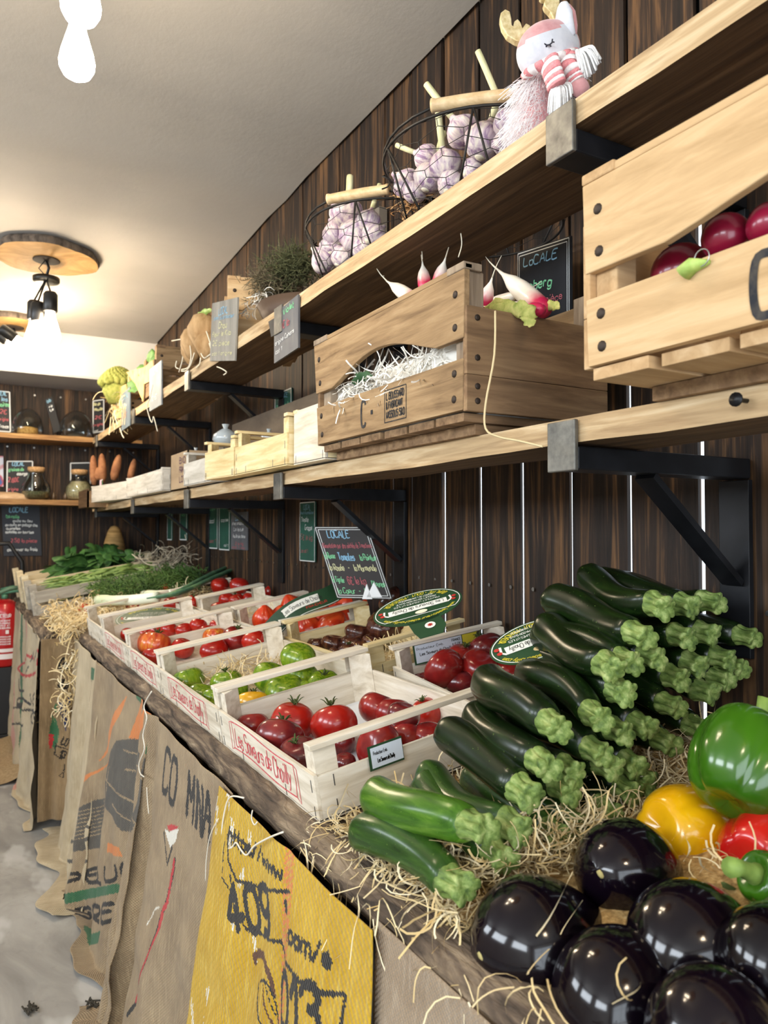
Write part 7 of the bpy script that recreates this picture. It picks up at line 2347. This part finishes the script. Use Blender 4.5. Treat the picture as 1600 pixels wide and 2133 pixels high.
def leek(pts, r, label):
    mb = MB(); p3 = [Vector(p) for p in smoothline([tuple(p) for p in pts], 6)]; K = len(p3) - 1
    i1, i2 = int(K * .42), K
    mb.tube(p3[:i1 + 1], [r * (1.15 if i < 3 else 1) for i in range(i1 + 1)], 14)
    o = mb.build('leek', two_tone_leek)
    mb = MB()
    for s in (-1, 0, 1):
        q2 = []
        for i in range(i1 - 3, K + 1):
            f = (i - i1) / (K - i1); t = (p3[min(i + 1, K)] - p3[i - 1]).normalized(); sd = t.cross(Vector((0, 0, 1))).normalized()
            q2.append(p3[i] + sd * s * r * 1.6 * max(0, f) + Vector((0, 0, 1)) * (abs(s) * .012 * max(0, f)))
        mb.tube(q2, [r * (1.0 + .5 * math.sin(PI * min(1, i / len(q2)))) * (.95 if s == 0 else .8) * (1 if i < len(q2) - 2 else .5) for i in range(len(q2))], 10, flat=.38)
    mb.build('leaf_fan', M_LKL, o, label='dark blue-green leaf fan')
    return tag(o, label, 'leek', 'leeks behind the tomato crates')


two_tone_leek = mat('leek_white', '#dfe3c4', .45, (3, 3, 3), [(.3, '#c5d3a0'), (.7, '#eef0e2')], 2)
M_LKL = mat('leek_green', '#44694c', .5, (20, 20, 20), [(.3, '#2e5142'), (.55, '#4a7252'), (.75, '#7d9c63')], 3)
leek([Pt(206, 1251, .10), Pt(270, 1250, .105), Pt(330, 1243, .11), Pt(380, 1232, .115), Pt(440, 1205, .12), Pt(508, 1176, .125)], .021, 'longest leek lying in front, white end towards the table edge')
leek([Pt(300, 1240, .075), Pt(360, 1236, .08), Pt(400, 1222, .09), Pt(450, 1196, .10), Pt(498, 1182, .10)], .019, 'leek behind the longest one, mostly leaves showing')
leek([Pt(330, 1230, .06), Pt(380, 1222, .07), Pt(410, 1206, .08), Pt(440, 1180, .09), Pt(448, 1166, .10)], .015, 'slim leek with a thin dark leaf pointing up by the dill')
M_ON = mat('white_onion', '#e9e3d0', .4, (30, 30, 4), [(.3, '#d9d0b5'), (.7, '#f2eee2')], 3, coat=.2)
for k, (u, v, rp, lb) in enumerate(((182, 1232, 13, 'white onion resting on the wood wool, leftmost by the pale post'), (240, 1232, 15, 'long white fennel bulb behind the white leek end'))):
    p = Pt(u, v, .03); r = rp * depth(p) / F
    mb = MB(); mb.lathe([(.0001, -r * .85), (r * .6, -r * .75), (r, -.1 * r), (r * .9, .4 * r), (r * .4, .8 * r), (r * .15, 1.1 * r), (r * .1, 1.5 * r)], 24, Matrix.Diagonal((1.0 if k == 0 else 1.7, 1, .9, 1)).to_4x4(), 0, True, lambda a, s: 1 + .03 * math.sin(6 * a))
    tag(mb.build('onion' if k == 0 else 'fennel_bulb', M_ON, loc=p, rot=(.5, .4, .3)), lb, 'onion' if k == 0 else 'fennel')
mb = MB(); mb.tube([Pt(262, 1228, .07), Pt(278, 1214, .085), Pt(294, 1198, .10)], [.012, .016, .012], 10, flat=.5); tag(mb.build('fennel_stalk', mat('stalk_green', '#7f9a45', .5)), 'broad green stalk sticking out above the fennel bulb', 'stalk')
M_CAR = mat('carrot_orange', '#c8672a', .55, (30, 30, 30), [(.3, '#b45620'), (.7, '#dc8442')], 3)
for k, (a, b) in enumerate((((340, 1232), (352, 1212)), ((356, 1232), (376, 1206)), ((330, 1232), (346, 1224)))):
    p0, p1 = Pt(*a, .05), Pt(*b, .08); mb = MB(); mb.tube([p0, p0.lerp(p1, .5), p1, p1 + (p1 - p0) * .08], [.006, .014, .018, .008], 12); tag(mb.build('carrot', M_CAR), 'orange carrot in the wood wool behind the leek, %s' % ('upper left one', 'rightmost one', 'lowest one')[k], 'carrot', 'carrots behind the leeks')

# last details on the near table edge
mb = MB(); p = Pt(753, 1808, .002); mb.lathe([(.0045, 0), (.0045, .001), (.002, .0016)], 12, Matrix.Translation(p)); tag(mb.build('screw', M_STEEL), 'black screw sunk in the table plank below the lowest courgette', 'screw')
# dirt specks on the floor
M_DIRT = mat('dark_dirt', '#3a352c', .95)
for k, (u, v, lb) in enumerate(((193, 2098, 'dark clump of dirt on the floor beside the tan sack'), (62, 2102, 'small scatter of dirt on the floor at the lower left'))):
    p = P(u, v, Z=.004); mb = MB(); r = random.Random(k)
    for i in range(14): mb.tube([p + Vector((r.gauss(0, .008), r.gauss(0, .012), .002)), p + Vector((r.gauss(0, .010), r.gauss(0, .016), .004 + .01 * (k == 0) * r.random()))], .0022, 5)
    tag(mb.build('dirt_clump', M_DIRT), lb, 'dirt', kind='stuff')
SC.view_settings.view_transform = 'Standard'
SC.view_settings.look = 'None'
SC.view_settings.gamma = 1
SC.view_settings.exposure = .80
SC.view_settings.use_curve_mapping = False
SC.cycles.use_denoising = True
SC.cycles.max_bounces = 8
SC.cycles.transparent_max_bounces = 12
SC.cycles.sample_clamp_indirect = 6
